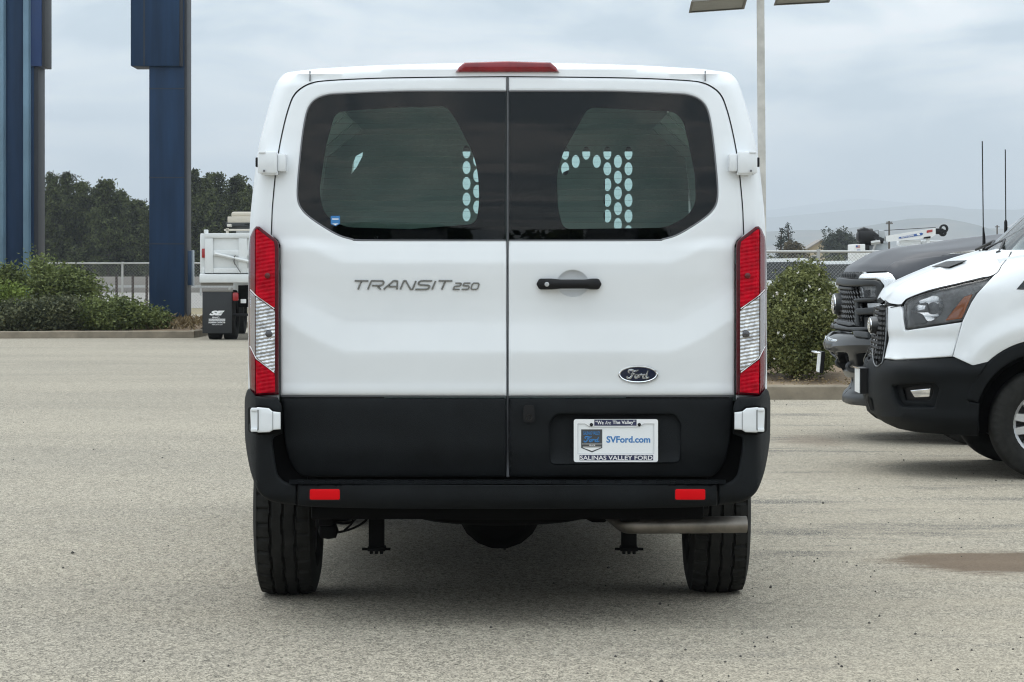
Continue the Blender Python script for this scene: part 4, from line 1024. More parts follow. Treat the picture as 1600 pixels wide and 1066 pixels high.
def wire(mb):
    for pts_ in ([(513, 822), (522, 832), (545, 828), (566, 818), (574, 810)], [(518, 815), (535, 818), (550, 816), (556, 810)], [(538, 829), (548, 820), (552, 812)]):
        mb.tube([P(a, b, 10.55) for a, b in cat(pts_, 4)], 0.005, 6)
    mb.lathe([(0.001, -0.04), (0.028, -0.03), (0.034, 0.0), (0.028, 0.03), (0.001, 0.04)], Matrix.Translation(P(513, 829, 10.56)) @ Matrix.Rotation(math.radians(90), 4, 'Y'), 14); pbox(mb, 494, 805, 519, 826, 10.56, 0.1, 0.01)
ub('trailer_wiring', VBLACK, wire)
for sg_ in (-1, 1):                                   # inner wheel housings and sills
    ub('wheel_housing', VBLACK, lambda mb: (mb.box((sg_ * 0.52 - 0.03, 10.75, 0.45), (sg_ * 0.74 - 0.03, 11.85, 0.80)), mb.box((sg_ * 0.74 - 0.03, 10.75, 0.735), (sg_ * 0.96 - 0.03, 11.85, 0.80))))
    mb = MB(); mb.box((sg_ * 0.955 - 0.04, 10.6, 0.735), (sg_ * 0.985 - 0.04, 11.76, 0.79), None, 0.01); mb.build('wheel_arch_edge', PAINT, van)
    mb = MB(); mb.box((sg_ * 0.955 - 0.04, 11.75, 0.29), (sg_ * 0.985 - 0.04, 14.1, 0.76), None, 0.01); mb.build('sill_panel', PAINT, van)

# ================================================================== parked vehicles on the right
class Nose:
    """a vehicle front as a surface: half width at each (distance ahead of the axle, height)"""
    def __init__(s, O, yaw, zt, nt_, wt, L_, n, near, far):
        s.O = np.array(O, float); c, si = math.cos(yaw), math.sin(yaw)
        s.f = np.array([-c, si]); s.l = np.array([-si, -c]); s.zt, s.nt, s.wt, s.L, s.n = zt, nt_, wt, L_, n; s.near, s.far = near, far
    def toW(s, p): p = np.asarray(p, float); xy = s.O + p[..., 0:1] * s.f + p[..., 1:2] * s.l; return np.concatenate([xy, p[..., 2:3]], -1)
    def toL(s, p): d = p[..., :2] - s.O; return np.stack([d @ s.f, d @ s.l, p[..., 2]], -1)
    def N(s, z): return np.interp(z, s.zt, s.nt)
    def Wd(s, z): return np.interp(z, *s.wt)
    def w(s, lx, z):
        N = s.N(z); c = (lx - (N - s.L)) / s.L
        body = s.Wd(z) * np.power(np.maximum(1e-9, 1 - np.clip(c, 0, 1) ** s.n), 1 / s.n)
        return np.where(c > 1, -(lx - N) * 3 - 1e-4, body)
    def lx(s, ly, z): return s.N(z) - s.L * (1 - np.power(np.maximum(0, 1 - (np.clip(np.abs(ly) / s.Wd(z), 0, 1)) ** s.n), 1 / s.n))
    def g(s, q): return np.abs(q[..., 1]) - s.w(q[..., 0], q[..., 2])
    def cast(s, pts):
        pts = np.asarray(pts, float); d = np.stack([(pts[:, 0] - CX) / F, np.ones(len(pts)), (HZ - pts[:, 1]) / F], 1); C = np.array([0, 0, CH])
        ys = np.linspace(s.near, s.far, 260); q = s.toL(C + d[:, None, :] * ys[None, :, None]); G = s.g(q)
        hit = G < 0; any_ = hit.any(1); i = np.where(any_, hit.argmax(1), np.argmin(G, 1)); lo = ys[np.maximum(i - 1, 0)]; hi = ys[i]
        for _ in range(14):
            mid = (lo + hi) / 2; gm = s.g(s.toL(C + d * mid[:, None])); lo = np.where(gm > 0, mid, lo); hi = np.where(gm > 0, hi, mid)
        t = np.where(any_, hi, ys[i]); p = s.toL(C + d * t[:, None])
        k = p[:, 1] < 0; p[k, 1] = 0; p[k, 0] = s.N(p[k, 2]); return p
    def normal(s, p):
        e = 0.012; n = []
        for a in range(3):
            q = p.copy(); q[:, a] += e; r = p.copy(); r[:, a] -= e; n.append((s.g(q) - s.g(r)) / (2 * e))
        n = np.stack(n, 1); k = p[:, 1] < 0.02; n[k] = [1, 0, 0]
        return n / (np.linalg.norm(n, axis=1)[:, None] + 1e-9)
    def mapf(s, lift=0.0):
        def f(pts, off):
            p = s.cast(pts); return s.toW(p - s.normal(p) * (off - lift)[:, None])
        return f
    def mirror(s, p):
        q = s.toL(np.array(p)); q[1] = -q[1]; return tuple(s.toW(q))
    def M(s, lx=0, ly=0, z=0):
        """local matrix: x forward, y left, z up"""
        o = s.toW(np.array([lx, ly, z])); return Matrix(((s.f[0], s.l[0], 0, o[0]), (s.f[1], s.l[1], 0, o[1]), (0, 0, 1, o[2]), (0, 0, 0, 1)))

def road_wheel(parent, Mc, R, w, rimr, side, kind='alloy'):
    """Mc: wheel centre, local y along the axle"""
    A = Mc @ Matrix.Rotation(math.radians(90), 4, 'Z'); mb = MB(); na = 150
    base = len(mb.v); prof = [(-0.36, rimr), (-0.45, rimr + 0.02), (-0.5, rimr + 0.06), (-0.49, R - 0.07), (-0.47, R - 0.045), (-0.44, R - 0.018), (-0.40, R - 0.006), (-0.25, R), (0.25, R), (0.40, R - 0.006), (0.44, R - 0.018), (0.47, R - 0.045), (0.49, R - 0.07), (0.492, rimr + 0.075), (0.5, rimr + 0.06), (0.488, rimr + 0.05), (0.47, rimr + 0.035), (0.45, rimr + 0.02), (0.36, rimr)]
    n = len(prof)
    for k in range(na):
        a = 2 * math.pi * k / na
        for t, r in prof:
            if abs(t) in (0.44, 0.40, 0.47) and k % 3 == 0: r -= 0.008
            mb.v.append(tuple(A @ Vector((t * w, r * math.cos(a), r * math.sin(a)))))
    for k in range(na):
        for i in range(n - 1): mb.f.append((base + k * n + i, base + k * n + i + 1, base + ((k + 1) % na) * n + i + 1, base + ((k + 1) % na) * n + i))
    ty = mb.build('tyre', RUBBER, parent, 40)
    B = Mc @ Matrix.Rotation(math.radians(-90 * side), 4, 'X'); r = rimr; mb = MB()
    mb.lathe([(r * 0.9, -w * 0.35), (r * 0.92, w * 0.30), (r, w * 0.36), (r + 0.006, w * 0.38), (r + 0.006, w * 0.34)], B, 40)
    for k in range(6):
        a = 2 * math.pi * k / 6; R2 = Matrix.Rotation(a, 4, 'Z')
        for q in (-0.22, 0.22):
            mb.add([(0.04, -0.03 + q * 0.1, w * 0.30), (0.04, 0.03 + q * 0.1, w * 0.30), (r * 0.95, 0.022 + q * r, w * 0.33), (r * 0.95, -0.022 + q * r, w * 0.33), (0.04, -0.03 + q * 0.1, w * 0.18), (0.04, 0.03 + q * 0.1, w * 0.18), (r * 0.95, 0.03 + q * r, w * 0.22), (r * 0.95, -0.03 + q * r, w * 0.22)], [(0, 1, 2, 3), (0, 4, 5, 1), (1, 5, 6, 2), (2, 6, 7, 3), (3, 7, 4, 0)], B @ R2)
    mb.lathe([(0.075, w * 0.2), (0.07, w * 0.33), (0.055, w * 0.36), (0.001, w * 0.365)], B, 20)
    mb.build('wheel_rim', SILVER, ty, 30)
    mb = MB(); mb.disc(r * 0.9, w * 0.08, B, 30); mb.lathe([(r * 0.6, w * 0.1), (r * 0.6, w * 0.12), (0.01, w * 0.12)], B, 24); mb.build('brake_disc', mat('brake_dark', (0.03, 0.03, 0.032), 0.5, metal=0.5), ty)

# ---------------- white van
TZ = [0.2, 0.27, 0.376, 0.48, 0.61, 0.72, 0.78, 0.9, 1.04, 1.11, 1.153, 1.205, 1.245, 1.30, 1.36, 1.41, 1.44, 1.47, 1.6]
TN = [0.80, 0.90, 1.035, 1.062, 1.07, 1.055, 1.025, 1.01, 0.99, 0.975, 0.96, 0.93, 0.87, 0.75, 0.605, 0.46, 0.36, 0.25, -0.2]
T = Nose((3.43, 18.42), math.radians(2), TZ, TN, ([0.2, 0.35, 0.6, 0.9, 1.2, 1.45, 1.6], [0.90, 0.96, 0.995, 1.005, 1.0, 0.96, 0.9]), 0.80, 2.6, 16.6, 20.0)
o_ = T.toW(np.array([0, 0, 0.0])); tv = thing('cargo_van', 'white cargo van nosing in from the right edge with black front bumper', 'van', tuple(o_))
TM = T.mirror
archO = [(1633 + 131 * math.cos(math.radians(a)) * 1.0, 661 + 131 * math.sin(math.radians(a))) for a in range(196, 346, 6)]
archI = [(1633 + 109 * math.cos(math.radians(a)), 661 + 109 * math.sin(math.radians(a))) for a in range(197, 345, 6)]
# front bumper
bp_ = [(1382, 562), (1400, 564), (1488.6, 558.6), (1552, 555.5)] + [(1541, 570), (1529, 588), (1519, 606), (1514, 628), (1530.5, 630), (1528, 683), (1480, 681), (1431, 676.5), (1404, 670), (1381, 660), (1358.6, 645), (1354, 630), (1350, 610), (1348, 590), (1350, 572), (1360, 557), (1364, 562), (1370, 571.5), (1379, 568)]
fogo = rnd([(1393.6, 602), (1459.7, 597.8), (1468, 606), (1460, 637), (1408, 637), (1400, 628)], 5)
def tbulge(p):
    return np.interp(p[:, 1], [553, 565, 575, 583, 600, 640, 652, 690], [0.0, -0.006, -0.030, -0.036, -0.008, -0.006, -0.020, 0.01]) * np.clip((p[:, 0] - 1365) / 40, 0, 1)
bmp = panel('front_bumper', bp_, T.mapf(), CLAD, tv, holes=[fogo], res=7, er=3, ed=0.008, hr=3, hd=0.012, rim=0.06, fine=6, mirror=TM, bulge=tbulge)
fg = panel('fog_lamp_surround', fogo, T.mapf(-0.035), CLAD, bmp, holes=[rnd([(1401, 608), (1450, 604), (1454, 616), (1446, 629), (1407, 628)], 4)], res=8, hr=4, hd=0.015, rim=0.0, fine=6, mirror=TM)
panel('fog_lamp_housing', rnd([(1400, 607), (1451, 603), (1455, 616), (1447, 630), (1406, 629)], 4), T.mapf(-0.06), BLACK, bmp, res=10, rim=0.0, mirror=TM)
flm = panel('fog_lamp', rnd([(1415, 611), (1450, 608), (1448, 622), (1423, 623)], 2), T.mapf(-0.035), HEADREF, bmp, res=5, er=2, ed=0.005, rim=0.02, mirror=TM)
panel('lower_grille', [(1357, 618), (1362, 624), (1366, 642), (1361, 640), (1356, 626)], T.mapf(0.004), VBLACK, bmp, res=6, rim=0, mirror=TM)
panel('bumper_return', [(1514, 629.5), (1530, 631), (1528, 682), (1514, 682)], T.mapf(-0.03), CLAD, bmp, res=10, rim=0.0, mirror=TM)
# wheel arch trim and its dark liner
panel('wheel_arch_trim', archO + archI[::-1], T.mapf(0.012), CLAD, tv, res=8, er=4, ed=0.015, rim=0.05, fine=7, mirror=TM)
# painted parts
fas = [(1386, 479), (1392, 478), (1408, 478), (1411, 497), (1413.5, 516.5), (1502.5, 503.5), (1487.5, 557.3), (1400, 562.5), (1382.5, 560.5), (1385.5, 522)]
panel('front_fascia', fas, T.mapf(), PAINT, tv, res=7, er=2.5, ed=0.006, rim=0.03, fine=6, mirror=TM, bulge=lambda p: np.interp(p[:, 1], [478, 515, 530, 545, 562], [0, 0, 0.014, 0.002, -0.008]))
wing = [(1504.2, 502), (1517.8, 473), (1527, 459), (1553.5, 430.5), (1566, 414), (1576, 403), (1580.5, 394), (1600, 387), (1640, 380), (1760, 380), (1760, 560)] + archO[::-1] + []
wing = [(1504.2, 502), (1517.8, 473), (1527, 459), (1553.5, 430.5), (1566, 414), (1576, 403), (1580.5, 396), (1600, 392), (1700, 392), (1700, 545)] + [(1633 + 131 * math.cos(math.radians(a)), 661 + 131 * math.sin(math.radians(a))) for a in range(300, 218, -5)] + [(1489, 557.2)]
panel('front_wing', wing, T.mapf(0.004), PAINT, tv, res=8, er=1.5, ed=0.004, rim=0.03, fine=6, mirror=TM, bulge=lambda p: -0.024 * np.clip(1 - np.abs(np.hypot(p[:, 0] - 1633, p[:, 1] - 661) - 152) / 24, 0, 1))
# bonnet over the full width
edge = np.array([(1374.6, 465), (1390, 474.5), (1408, 477), (1413, 471), (1420, 465.5), (1448, 455), (1500, 442.5), (1552, 429.6)], float)
el = T.cast(edge); el = el[np.argsort(el[:, 1])]
nv, nu = 44, 16; bv = []
for j in range(nv + 1):
    ly = -0.955 + 1.91 * j / nv; z0 = float(np.interp(abs(ly), el[:, 1], el[:, 2])) + 0.003
    for i in range(nu + 1):
        t = i / nu; z = z0 + (1.462 - z0) * t; lx_ = float(T.lx(np.array(ly), np.array(z)))
        ridge_ = 0.010 * math.exp(-((abs(ly) - 0.42) / 0.07) ** 2) * min(1, t * 3)
        bv.append(tuple(T.toW(np.array([lx_, ly, z + ridge_]))))
n1 = nu + 1; bf = [(j * n1 + i, j * n1 + i + 1, (j + 1) * n1 + i + 1, (j + 1) * n1 + i) for j in range(nv) for i in range(nu)]
bon = mesh_ob('bonnet', bv, bf, PAINT, tv, 60)
mb = MB(); mb.tube([tuple(T.toW(T.cast(np.array([q]))[0] + np.array([0.0, 0.002, -0.002]))) for q in cat([(1408, 478), (1413, 471.5), (1420, 466), (1448, 455.8), (1500, 443.2), (1552, 430.3), (1566, 414), (1576, 402.5), (1580, 394)], 5)], 0.006, 6); mb.build('bonnet_gap', BLACK, tv)
mb = MB(); mb.tube([tuple(T.toW(T.cast(np.array([q]))[0])) for q in ((1376, 467), (1384, 470), (1388.5, 473.5))], 0.003, 6); mb.build('bonnet_front_gap', BLACK, tv)
mb = MB(); mb.tube([tuple(T.toW(T.cast(np.array([q]))[0])) for q in ((1392, 480.5), (1400, 479), (1408, 477.5))], 0.004, 6); mb.build('bonnet_front_gap', BLACK, tv)
vent = [(1458, 419), (1480, 411), (1511, 409.6), (1484, 420)]
panel('bonnet_vent', vent, T.mapf(0.013), BLACK, tv, res=4, rim=0.006, fine=3)
# headlamp
hl = rnd([(1412.6, 474, 4), (1420, 466, 4), (1448, 456.5, 2), (1552, 431.5, 2), (1526, 459, 4), (1517, 473, 4), (1503.8, 501.6, 2), (1414, 515, 3), (1411, 497, 4)], 3)
hm = mat('headlamp_dark_interior', (0.15, 0.155, 0.16), 0.3, var=0.5, vs=14)
hlo = panel('headlamp', hl, T.mapf(-0.02), hm, tv, res=7, er=2.5, ed=0.006, rim=0.03, fine=5, mirror=TM)
panel('reflector', cat([(1422, 483), (1432, 471), (1448, 464), (1458, 461), (1469, 466), (1472, 478), (1468, 490), (1456, 500), (1447, 501), (1438, 490), (1424, 488)], 4, True), T.mapf(-0.012), HEADREF, hlo, res=5, rim=0.006, mirror=TM, bulge=lambda p: 0.015 * np.clip(1 - np.hypot(p[:, 0] - 1455, p[:, 1] - 481) / 22, 0, 1))
panel('bulb_shield', cat([(1424, 489), (1436, 490), (1446, 503), (1430, 505), (1424, 498)], 3, True), T.mapf(-0.010), mat('lamp_grey', (0.16, 0.165, 0.17), 0.3), hlo, res=6, rim=0.004, mirror=TM)
panel('lamp_fin', [(1430, 475), (1446, 472), (1450, 486), (1432, 488), (1428, 486), (1444, 483), (1445, 477)], T.mapf(-0.007), MATS['lamp_grey'], hlo, res=6, rim=0.004, mirror=TM)
panel('turn_signal', rnd([(1519, 459), (1506, 463), (1492, 480), (1475.5, 501), (1502, 497.5)], 2), T.mapf(-0.010), AMBER, hlo, res=5, er=1.5, ed=0.003, rim=0.006, mirror=TM)
panel('headlamp_lens', hl, T.mapf(0.003), LENSG, hlo, res=9, er=2.5, ed=0.006, rim=0.02, fine=6, mirror=TM)
# grille
gr = [(1372, 475), (1386, 480), (1385, 522), (1380, 562), (1371, 571), (1366, 562), (1364, 540), (1364.5, 520), (1367, 495)]
gq = panel('grille', gr, T.mapf(-0.03), VBLACK, tv, res=7, rim=0, mirror=TM)
mb = MB(); gb = T.cast(np.array(gr, float)); zz = np.arange(0.72, 1.10, 0.032)
for j, z in enumerate(zz):
    for i in range(-11, 12):
        ly = i * 0.045 + (0.0225 if j % 2 else 0); half = float(np.interp(z, [0.72, 0.8, 1.0, 1.1], [0.36, 0.44, 0.43, 0.38]))
        if abs(ly) > half: continue
        lx_ = float(T.lx(np.array(ly), np.array(z))) - 0.012; MM = T.M(lx_, ly, z)
        for a, b in (((0, -0.024, -0.006), (0, 0.0, 0.012)), ((0, 0.0, 0.012), (0, 0.024, -0.006))): mb.tube([MM @ Vector(a), MM @ Vector(b)], 0.0035, 4, False)
gm = mb.build('grille_mesh', mat('grille_black_gloss', (0.012, 0.012, 0.013), 0.25, spec=0.4), gq); gm['kind'] = 'stuff'
for sgn in (1, -1):
    q = T.cast(np.array(cat([(1386.5, 481), (1386, 522), (1381, 562), (1377, 569), (1371, 572.5), (1366.5, 565), (1364.5, 545)], 4), float)); q[:, 1] *= sgn; q[:, 0] += 0.006
    mb = MB(); mb.tube([tuple(a) for a in T.toW(q)], 0.004, 8); mb.build('grille_surround', mat('dull_silver_trim', (0.16, 0.165, 0.17), 0.3, metal=0.6), gq)
z_b = 0.965; MM = T.M(float(T.N(z_b)) + 0.028, 0, z_b) @ Matrix(((0, 0, 1, 0), (1, 0, 0, 0), (0, 1, 0, 0), (0, 0, 0, 1)))
mb = MB(); mb.prism(ellipse(0, 0, 0.115, 0.056, 32), -0.10, 0.0, MM); bd2 = mb.build('oval_badge', mat('badge_housing', (0.05, 0.052, 0.055), 0.35), tv, 30)
mb = MB(); mb.prism(ellipse(0, 0, 0.108, 0.05, 32), 0.0, 0.006, MM); mb.build('badge_rim', CHROME, bd2, 30)
mb = MB(); mb.prism(ellipse(0, 0, 0.095, 0.041, 32), 0.006, 0.009, MM); mb.build('badge_field', MATS['badge_dark_blue'], bd2, 30)
mb = MB(); script(mb, 0.13, 0.052, 0.002, MM @ Matrix.Translation((0, 0, 0.009)), 0.009); mb.build('badge_script', CHROME, bd2)
# front number plate
z_p = 0.595; MM = T.M(1.10, 0, z_p) @ Matrix(((0, 0, 1, 0), (1, 0, 0, 0), (0, 1, 0, 0), (0, 0, 0, 1)))
mb = MB(); mb.prism(rnd([(-0.16, -0.085), (0.16, -0.085), (0.16, 0.085), (-0.16, 0.085)], 0.01), -0.05, 0.01, MM); fp = mb.build('number_plate', BLACK, tv)
mb = MB(); mb.prism(rnd([(-0.155, -0.08), (0.155, -0.08), (0.155, 0.08), (-0.155, 0.08)], 0.01), 0.011, 0.018, MM); mb.build('plate_panel', PLATEW, fp)
mb = MB(); mb.prism([(-0.155, 0.083), (0.155, 0.083), (0.155, 0.09), (-0.155, 0.09)], 0.012, 0.03, MM); mb.build('plate_top_rail', CHROME, fp)
# wheels
for ly in (0.87, -0.87):
    road_wheel(tv, T.M(0, ly, 0.352), 0.356, 0.235, 0.213, 1 if ly > 0 else -1)
    road_wheel(tv, T.M(-3.3, ly, 0.352), 0.356, 0.235, 0.213, 1 if ly > 0 else -1)
for sgn in (1, -1):
    for lx0 in (0, -3.3):
        mb = MB(); pts_ = [(0.44 * math.cos(math.radians(a)), 0.35 + 0.44 * math.sin(math.radians(a))) for a in range(-10, 191, 12)]
        for r in (0, 1): mb.v += [tuple(T.toW(np.array([lx0 + x, sgn * (0.97 - 0.33 * r), z]))) for x, z in pts_]
        k = len(pts_); mb.f += [(i, i + 1, k + i + 1, k + i) for i in range(k - 1)]; mb.f.append(tuple(k + i for i in range(k)))
        mb.build('wheel_arch_liner', VBLACK, tv)
mb = MB(); mb.box((-4.2, -0.64, 0.28), (0.62, 0.64, 0.45), T.M()); mb.box((-4.4, -0.9, 0.55), (-0.55, 0.9, 0.7), T.M()); mb.build('underbody', VBLACK, tv)
# body behind the front wings: door, side, roof
sec = []
for lx0, zt_, wf in ((-0.02, 1.50, 1.0), (-0.25, 1.78, 1.0), (-0.50, 2.00, 1.0), (-0.9, 2.10, 1.0), (-2.5, 2.12, 1.0), (-4.3, 2.10, 0.99), (-4.42, 2.05, 0.96)):
    row = []
    for t in range(0, 13):
        zm = {-0.02: 0.81, -0.25: 0.74, -0.50: 0.46}.get(lx0, 0.42); z = zm + (zt_ - zm) * (t / 12); q = max(0.0, (z - 1.0) / 1.1); wv = 1.003 * wf - 0.16 * q ** 1.6
        row.append((wv if t < 12 else wv - 0.14, min(z, zt_ - (0.0 if t == 12 else 0.02))))
    sec.append((lx0, row))
mb = MB()
ring_n = 26
for lx0, row in sec:
    mb.v += [tuple(T.toW(np.array([lx0, w_, z]))) for w_, z in row] + [tuple(T.toW(np.array([lx0, -w_, z]))) for w_, z in row[::-1]]
for k in range(len(sec) - 1):
    for i in range(ring_n - 1):
        if k < 2 and i == 12: continue
        if k == 0 and i in (11, 13): continue
        mb.f.append((k * ring_n + i, k * ring_n + i + 1, (k + 1) * ring_n + i + 1, (k + 1) * ring_n + i))
mb.f.append(tuple((len(sec) - 1) * ring_n + i for i in range(ring_n)))
vb = mb.build('body_side_and_roof', PAINT, tv, 35)
# cut-free dark side window and black sail panel
panel('door_window', [(1588, 452.5), (1604, 434), (1640, 418), (1700, 400), (1700, 452), (1640, 455)], T.mapf(0.006), GLASSD, tv, res=10, rim=0.004, mirror=TM)
# windscreen, cowl, wiper, pillar
ws = MB()
wl = [[(0.26, y, 1.452 - 0.03 * (y / 0.8) ** 2) for y in np.linspace(-0.80, 0.80, 13)], [(-0.08 - 0.0 * 1, y, 1.76) for y in np.linspace(-0.75, 0.75, 13)], [(-0.45, y, 2.045) for y in np.linspace(-0.70, 0.70, 13)]]
wl = [[(x - 0.16 * (abs(y) / 0.8) ** 2.2 * 1.0, y, z) for x, y, z in r] for r in wl]
for r in wl: ws.v += [tuple(T.toW(np.array(p))) for p in r]
ws.f = [(k * 13 + i, k * 13 + i + 1, (k + 1) * 13 + i + 1, (k + 1) * 13 + i) for k in range(2) for i in range(12)]
ws.build('windscreen', GLASSW, tv, 60)
for sgn in (1, -1):
    mb = MB(); a = [wl[k][12 if sgn > 0 else 0] for k in range(3)]; a = [(x - 0.01, y + sgn * 0.035, z) for x, y, z in a]; mb.tube([tuple(T.toW(np.array(p))) for p in a], 0.05, 10); mb.build('windscreen_pillar', PAINT, tv)
    mb = MB(); q = [(0.30, sgn * 0.80, 1.40), (0.14, sgn * 0.86, 1.43), (-0.06, sgn * 0.93, 1.47), (-0.06, sgn * 0.965, 1.30), (0.2, sgn * 0.95, 1.30)]; mb.v += [tuple(T.toW(np.array(p))) for p in q]; mb.f.append(tuple(range(5)) if sgn < 0 else tuple(range(5))[::-1]); mb.build('cowl_corner', PAINT, tv)
mb = MB()
cw = [(0.33, 1.425), (0.27, 1.455), (0.20, 1.45)]
for k, (x, z) in enumerate(cw): mb.v += [tuple(T.toW(np.array([x - 0.16 * (abs(y) / 0.8) ** 2.2, y, z - 0.03 * (y / 0.8) ** 2]))) for y in np.linspace(-0.8, 0.8, 13)]
mb.f += [(k * 13 + i, k * 13 + i + 1, (k + 1) * 13 + i + 1, (k + 1) * 13 + i) for k in range(2) for i in range(12)]
mb.build('cowl_grille', BLACK, tv)
for y0, y1 in ((0.55, -0.15), (0.05, -0.65)):
    mb = MB(); a = T.toW(np.array([0.25, y0, 1.44])); b = T.toW(np.array([0.16, (y0 + y1) / 2, 1.53])); c = T.toW(np.array([0.235, y1, 1.475])); mb.tube([tuple(a), tuple(b), tuple(c)], 0.011, 6); mb.lathe([(0.018, -0.02), (0.018, 0.012), (0.006, 0.018)], Matrix.Translation(tuple(a)), 12); mb.build('wiper_arm', BLACK, tv)
mb = MB(); a = T.toW(np.array([0.27, -0.68, 1.40])); a = P(1537.5, 394, a[1]); mb.tube([a, (a[0], a[1], a[2] + 0.09), (a[0] - 0.005, a[1], a[2] + 0.17)], [0.013, 0.011, 0.006], 8)
mb.tube([(a[0] - 0.005, a[1], a[2] + 0.17), (a[0] - 0.012, a[1], a[2] + 0.77)], 0.0042, 6); mb.build('whip_antenna', BLACK, tv)
mb = MB()
for s_ in (0.45, -0.45): mb.box((-0.95, s_ - 0.25, 0.8), (-0.75, s_ + 0.25, 1.45), T.M(), 0.07); mb.box((-0.95, s_ - 0.13, 1.48), (-0.83, s_ + 0.13, 1.75), T.M(), 0.05)
mb.box((-0.6, -0.85, 1.0), (-0.1, 0.85, 1.38), T.M(), 0.06); mb.build('cabin_fittings', BLACK, tv)

# ---------------- dark grey pickup
KZ = [0.22, 0.30, 0.40, 0.52, 0.66, 0.74, 0.82, 0.92, 1.05, 1.20, 1.28, 1.32, 1.37, 1.41, 1.45, 1.48, 1.50, 1.53, 1.57, 1.60, 1.64]
KN = [0.88, 0.93, 0.90, 0.93, 1.02, 1.05, 1.03, 0.99, 0.985, 0.975, 0.965, 0.935, 0.90, 0.84, 0.77, 0.70, 0.58, 0.36, 0.12, -0.15, -0.5]
# nose placed so that the bumper tip stands at column 1297
KY = 22.0; KO = ((1297 - CX) * KY / F + 1.05, KY)
K = Nose(KO, math.radians(2), KZ, KN, ([0.2, 0.6, 1.0, 1.3, 1.64], [0.93, 0.99, 1.01, 0.99, 0.88]), 0.62, 2.2, 20.2, 23.6)
o_ = K.toW(np.array([0, 0, 0.0])); tk = thing('pickup_truck', 'dark grey pickup truck with black grille and chrome lamp brow', 'pickup truck', tuple(o_)); KM = K.mirror
KPAINT = mat('dark_grey_paint', (0.060, 0.063, 0.072), 0.42, metal=0.1, coat=0.08, spec=0.25)
DKG = mat('satin_dark_grey', (0.022, 0.024, 0.026), 0.38, spec=0.35); DKG2 = mat('satin_grey_plastic', (0.055, 0.058, 0.062), 0.42, spec=0.3)
# bonnet over the full width
ke = K.cast(np.array([(1311, 425), (1330, 425), (1348, 425), (1381, 424)], float)); ke = ke[np.argsort(ke[:, 1])]
bv = []; nv, nu = 44, 20
for j in range(nv + 1):
    ly = -0.93 + 1.86 * j / nv; z0 = float(np.interp(abs(ly), ke[:, 1], ke[:, 2])); z0 = min(z0, 1.45)
    for i in range(nu + 1):
        t = i / nu; z = z0 + (1.625 - z0) * t; lx_ = float(K.lx(np.array(ly), np.array(z)))
        bv.append(tuple(K.toW(np.array([lx_, ly, z + 0.02 * math.exp(-((abs(ly) - 0.5) / 0.12) ** 2) * min(1, t * 2.5)]))))
n1 = nu + 1; mesh_ob('bonnet', bv, [(j * n1 + i, j * n1 + i + 1, (j + 1) * n1 + i + 1, (j + 1) * n1 + i) for j in range(nv) for i in range(nu)], KPAINT, tk, 60)
panel('front_wing', [(1382.5, 424), (1388, 416), (1398, 409.5), (1420, 405.5), (1470, 400), (1540, 393), (1660, 390), (1660, 560), (1560, 560), (1420, 480), (1401, 437), (1391, 427)], K.mapf(0.006), KPAINT, tk, res=9, er=2, ed=0.006, rim=0.02, fine=7, mirror=KM)
bs = panel('bonnet_lip', [(1312, 425.5), (1348, 425.5), (1345, 430), (1340.5, 436.5), (1313, 435)], K.mapf(0.0), BLACK, tk, res=6, er=1, ed=0.003, rim=0.02, mirror=KM)
mb = MB(); qq = [K.cast(np.array([(1314 + 2.6 * i, 430.5)]))[0] for i in range(9)]
for a in qq: mb.box((-0.006, -0.02, -0.018), (0.006, 0.02, 0.018), K.M(a[0] + 0.004, a[1], a[2]), 0.003)
mb.build('embossed_letters', DKG2, bs)
brow = [(1340.4, 437), (1343, 431), (1348, 427), (1389, 425.5), (1395, 429), (1400, 436.5), (1399, 442), (1390, 446), (1386, 452), (1384, 462), (1380.5, 459), (1380.5, 447), (1374, 438.5), (1369, 436.8)]
panel('chrome_lamp_brow', brow, K.mapf(0.006), CHROME, tk, res=5, er=2.5, ed=0.010, rim=0.03, fine=4, mirror=KM)
topbar = [(1305, 439), (1310, 434.5), (1340, 437), (1369, 438), (1375.5, 440), (1380, 446), (1380.5, 460), (1376, 467), (1369, 471), (1336.5, 472.5), (1337, 467), (1368, 465), (1371, 462.5), (1371, 448.5), (1367, 447), (1334, 448), (1320, 447), (1308, 443)]
tbar = panel('grille_bar', topbar, K.mapf(0.022), DKG, tk, res=5, er=2, ed=0.010, rim=0.05, fine=4, mirror=KM)
panel('lamp_bay', [(1332, 447), (1372, 446), (1378, 468), (1381, 500), (1379, 512), (1334, 512)], K.mapf(-0.05), VBLACK, tk, res=8, rim=0, mirror=KM)
hlk = panel('headlamp', rnd([(1344, 448), (1369.5, 447), (1370.5, 464), (1345, 465)], 2), K.mapf(-0.012), mat('lamp_housing_grey', (0.50, 0.51, 0.52), 0.2, metal=0.4, var=0.3, vs=20), tk, res=5, rim=0.02, mirror=KM)
panel('reflector', [(1348, 454), (1358, 453), (1358, 463.5), (1349, 464)], K.mapf(-0.006), BLACK, hlk, res=5, rim=0.005, mirror=KM)
panel('light_guide', [(1361, 448.5), (1369, 448), (1370, 463.5), (1362, 464)], K.mapf(-0.004), HEADREF, hlk, res=5, rim=0.005, mirror=KM)
panel('headlamp_lens', rnd([(1344, 448), (1370, 447), (1371, 464), (1345, 465)], 2), K.mapf(0.004), LENSG, hlk, res=7, rim=0.01, mirror=KM)
panel('marker_lamp', [(1352, 474), (1372, 473), (1374, 482), (1353, 484)], K.mapf(-0.02), MATS['lamp_housing_grey'], tk, res=5, rim=0.01, mirror=KM)
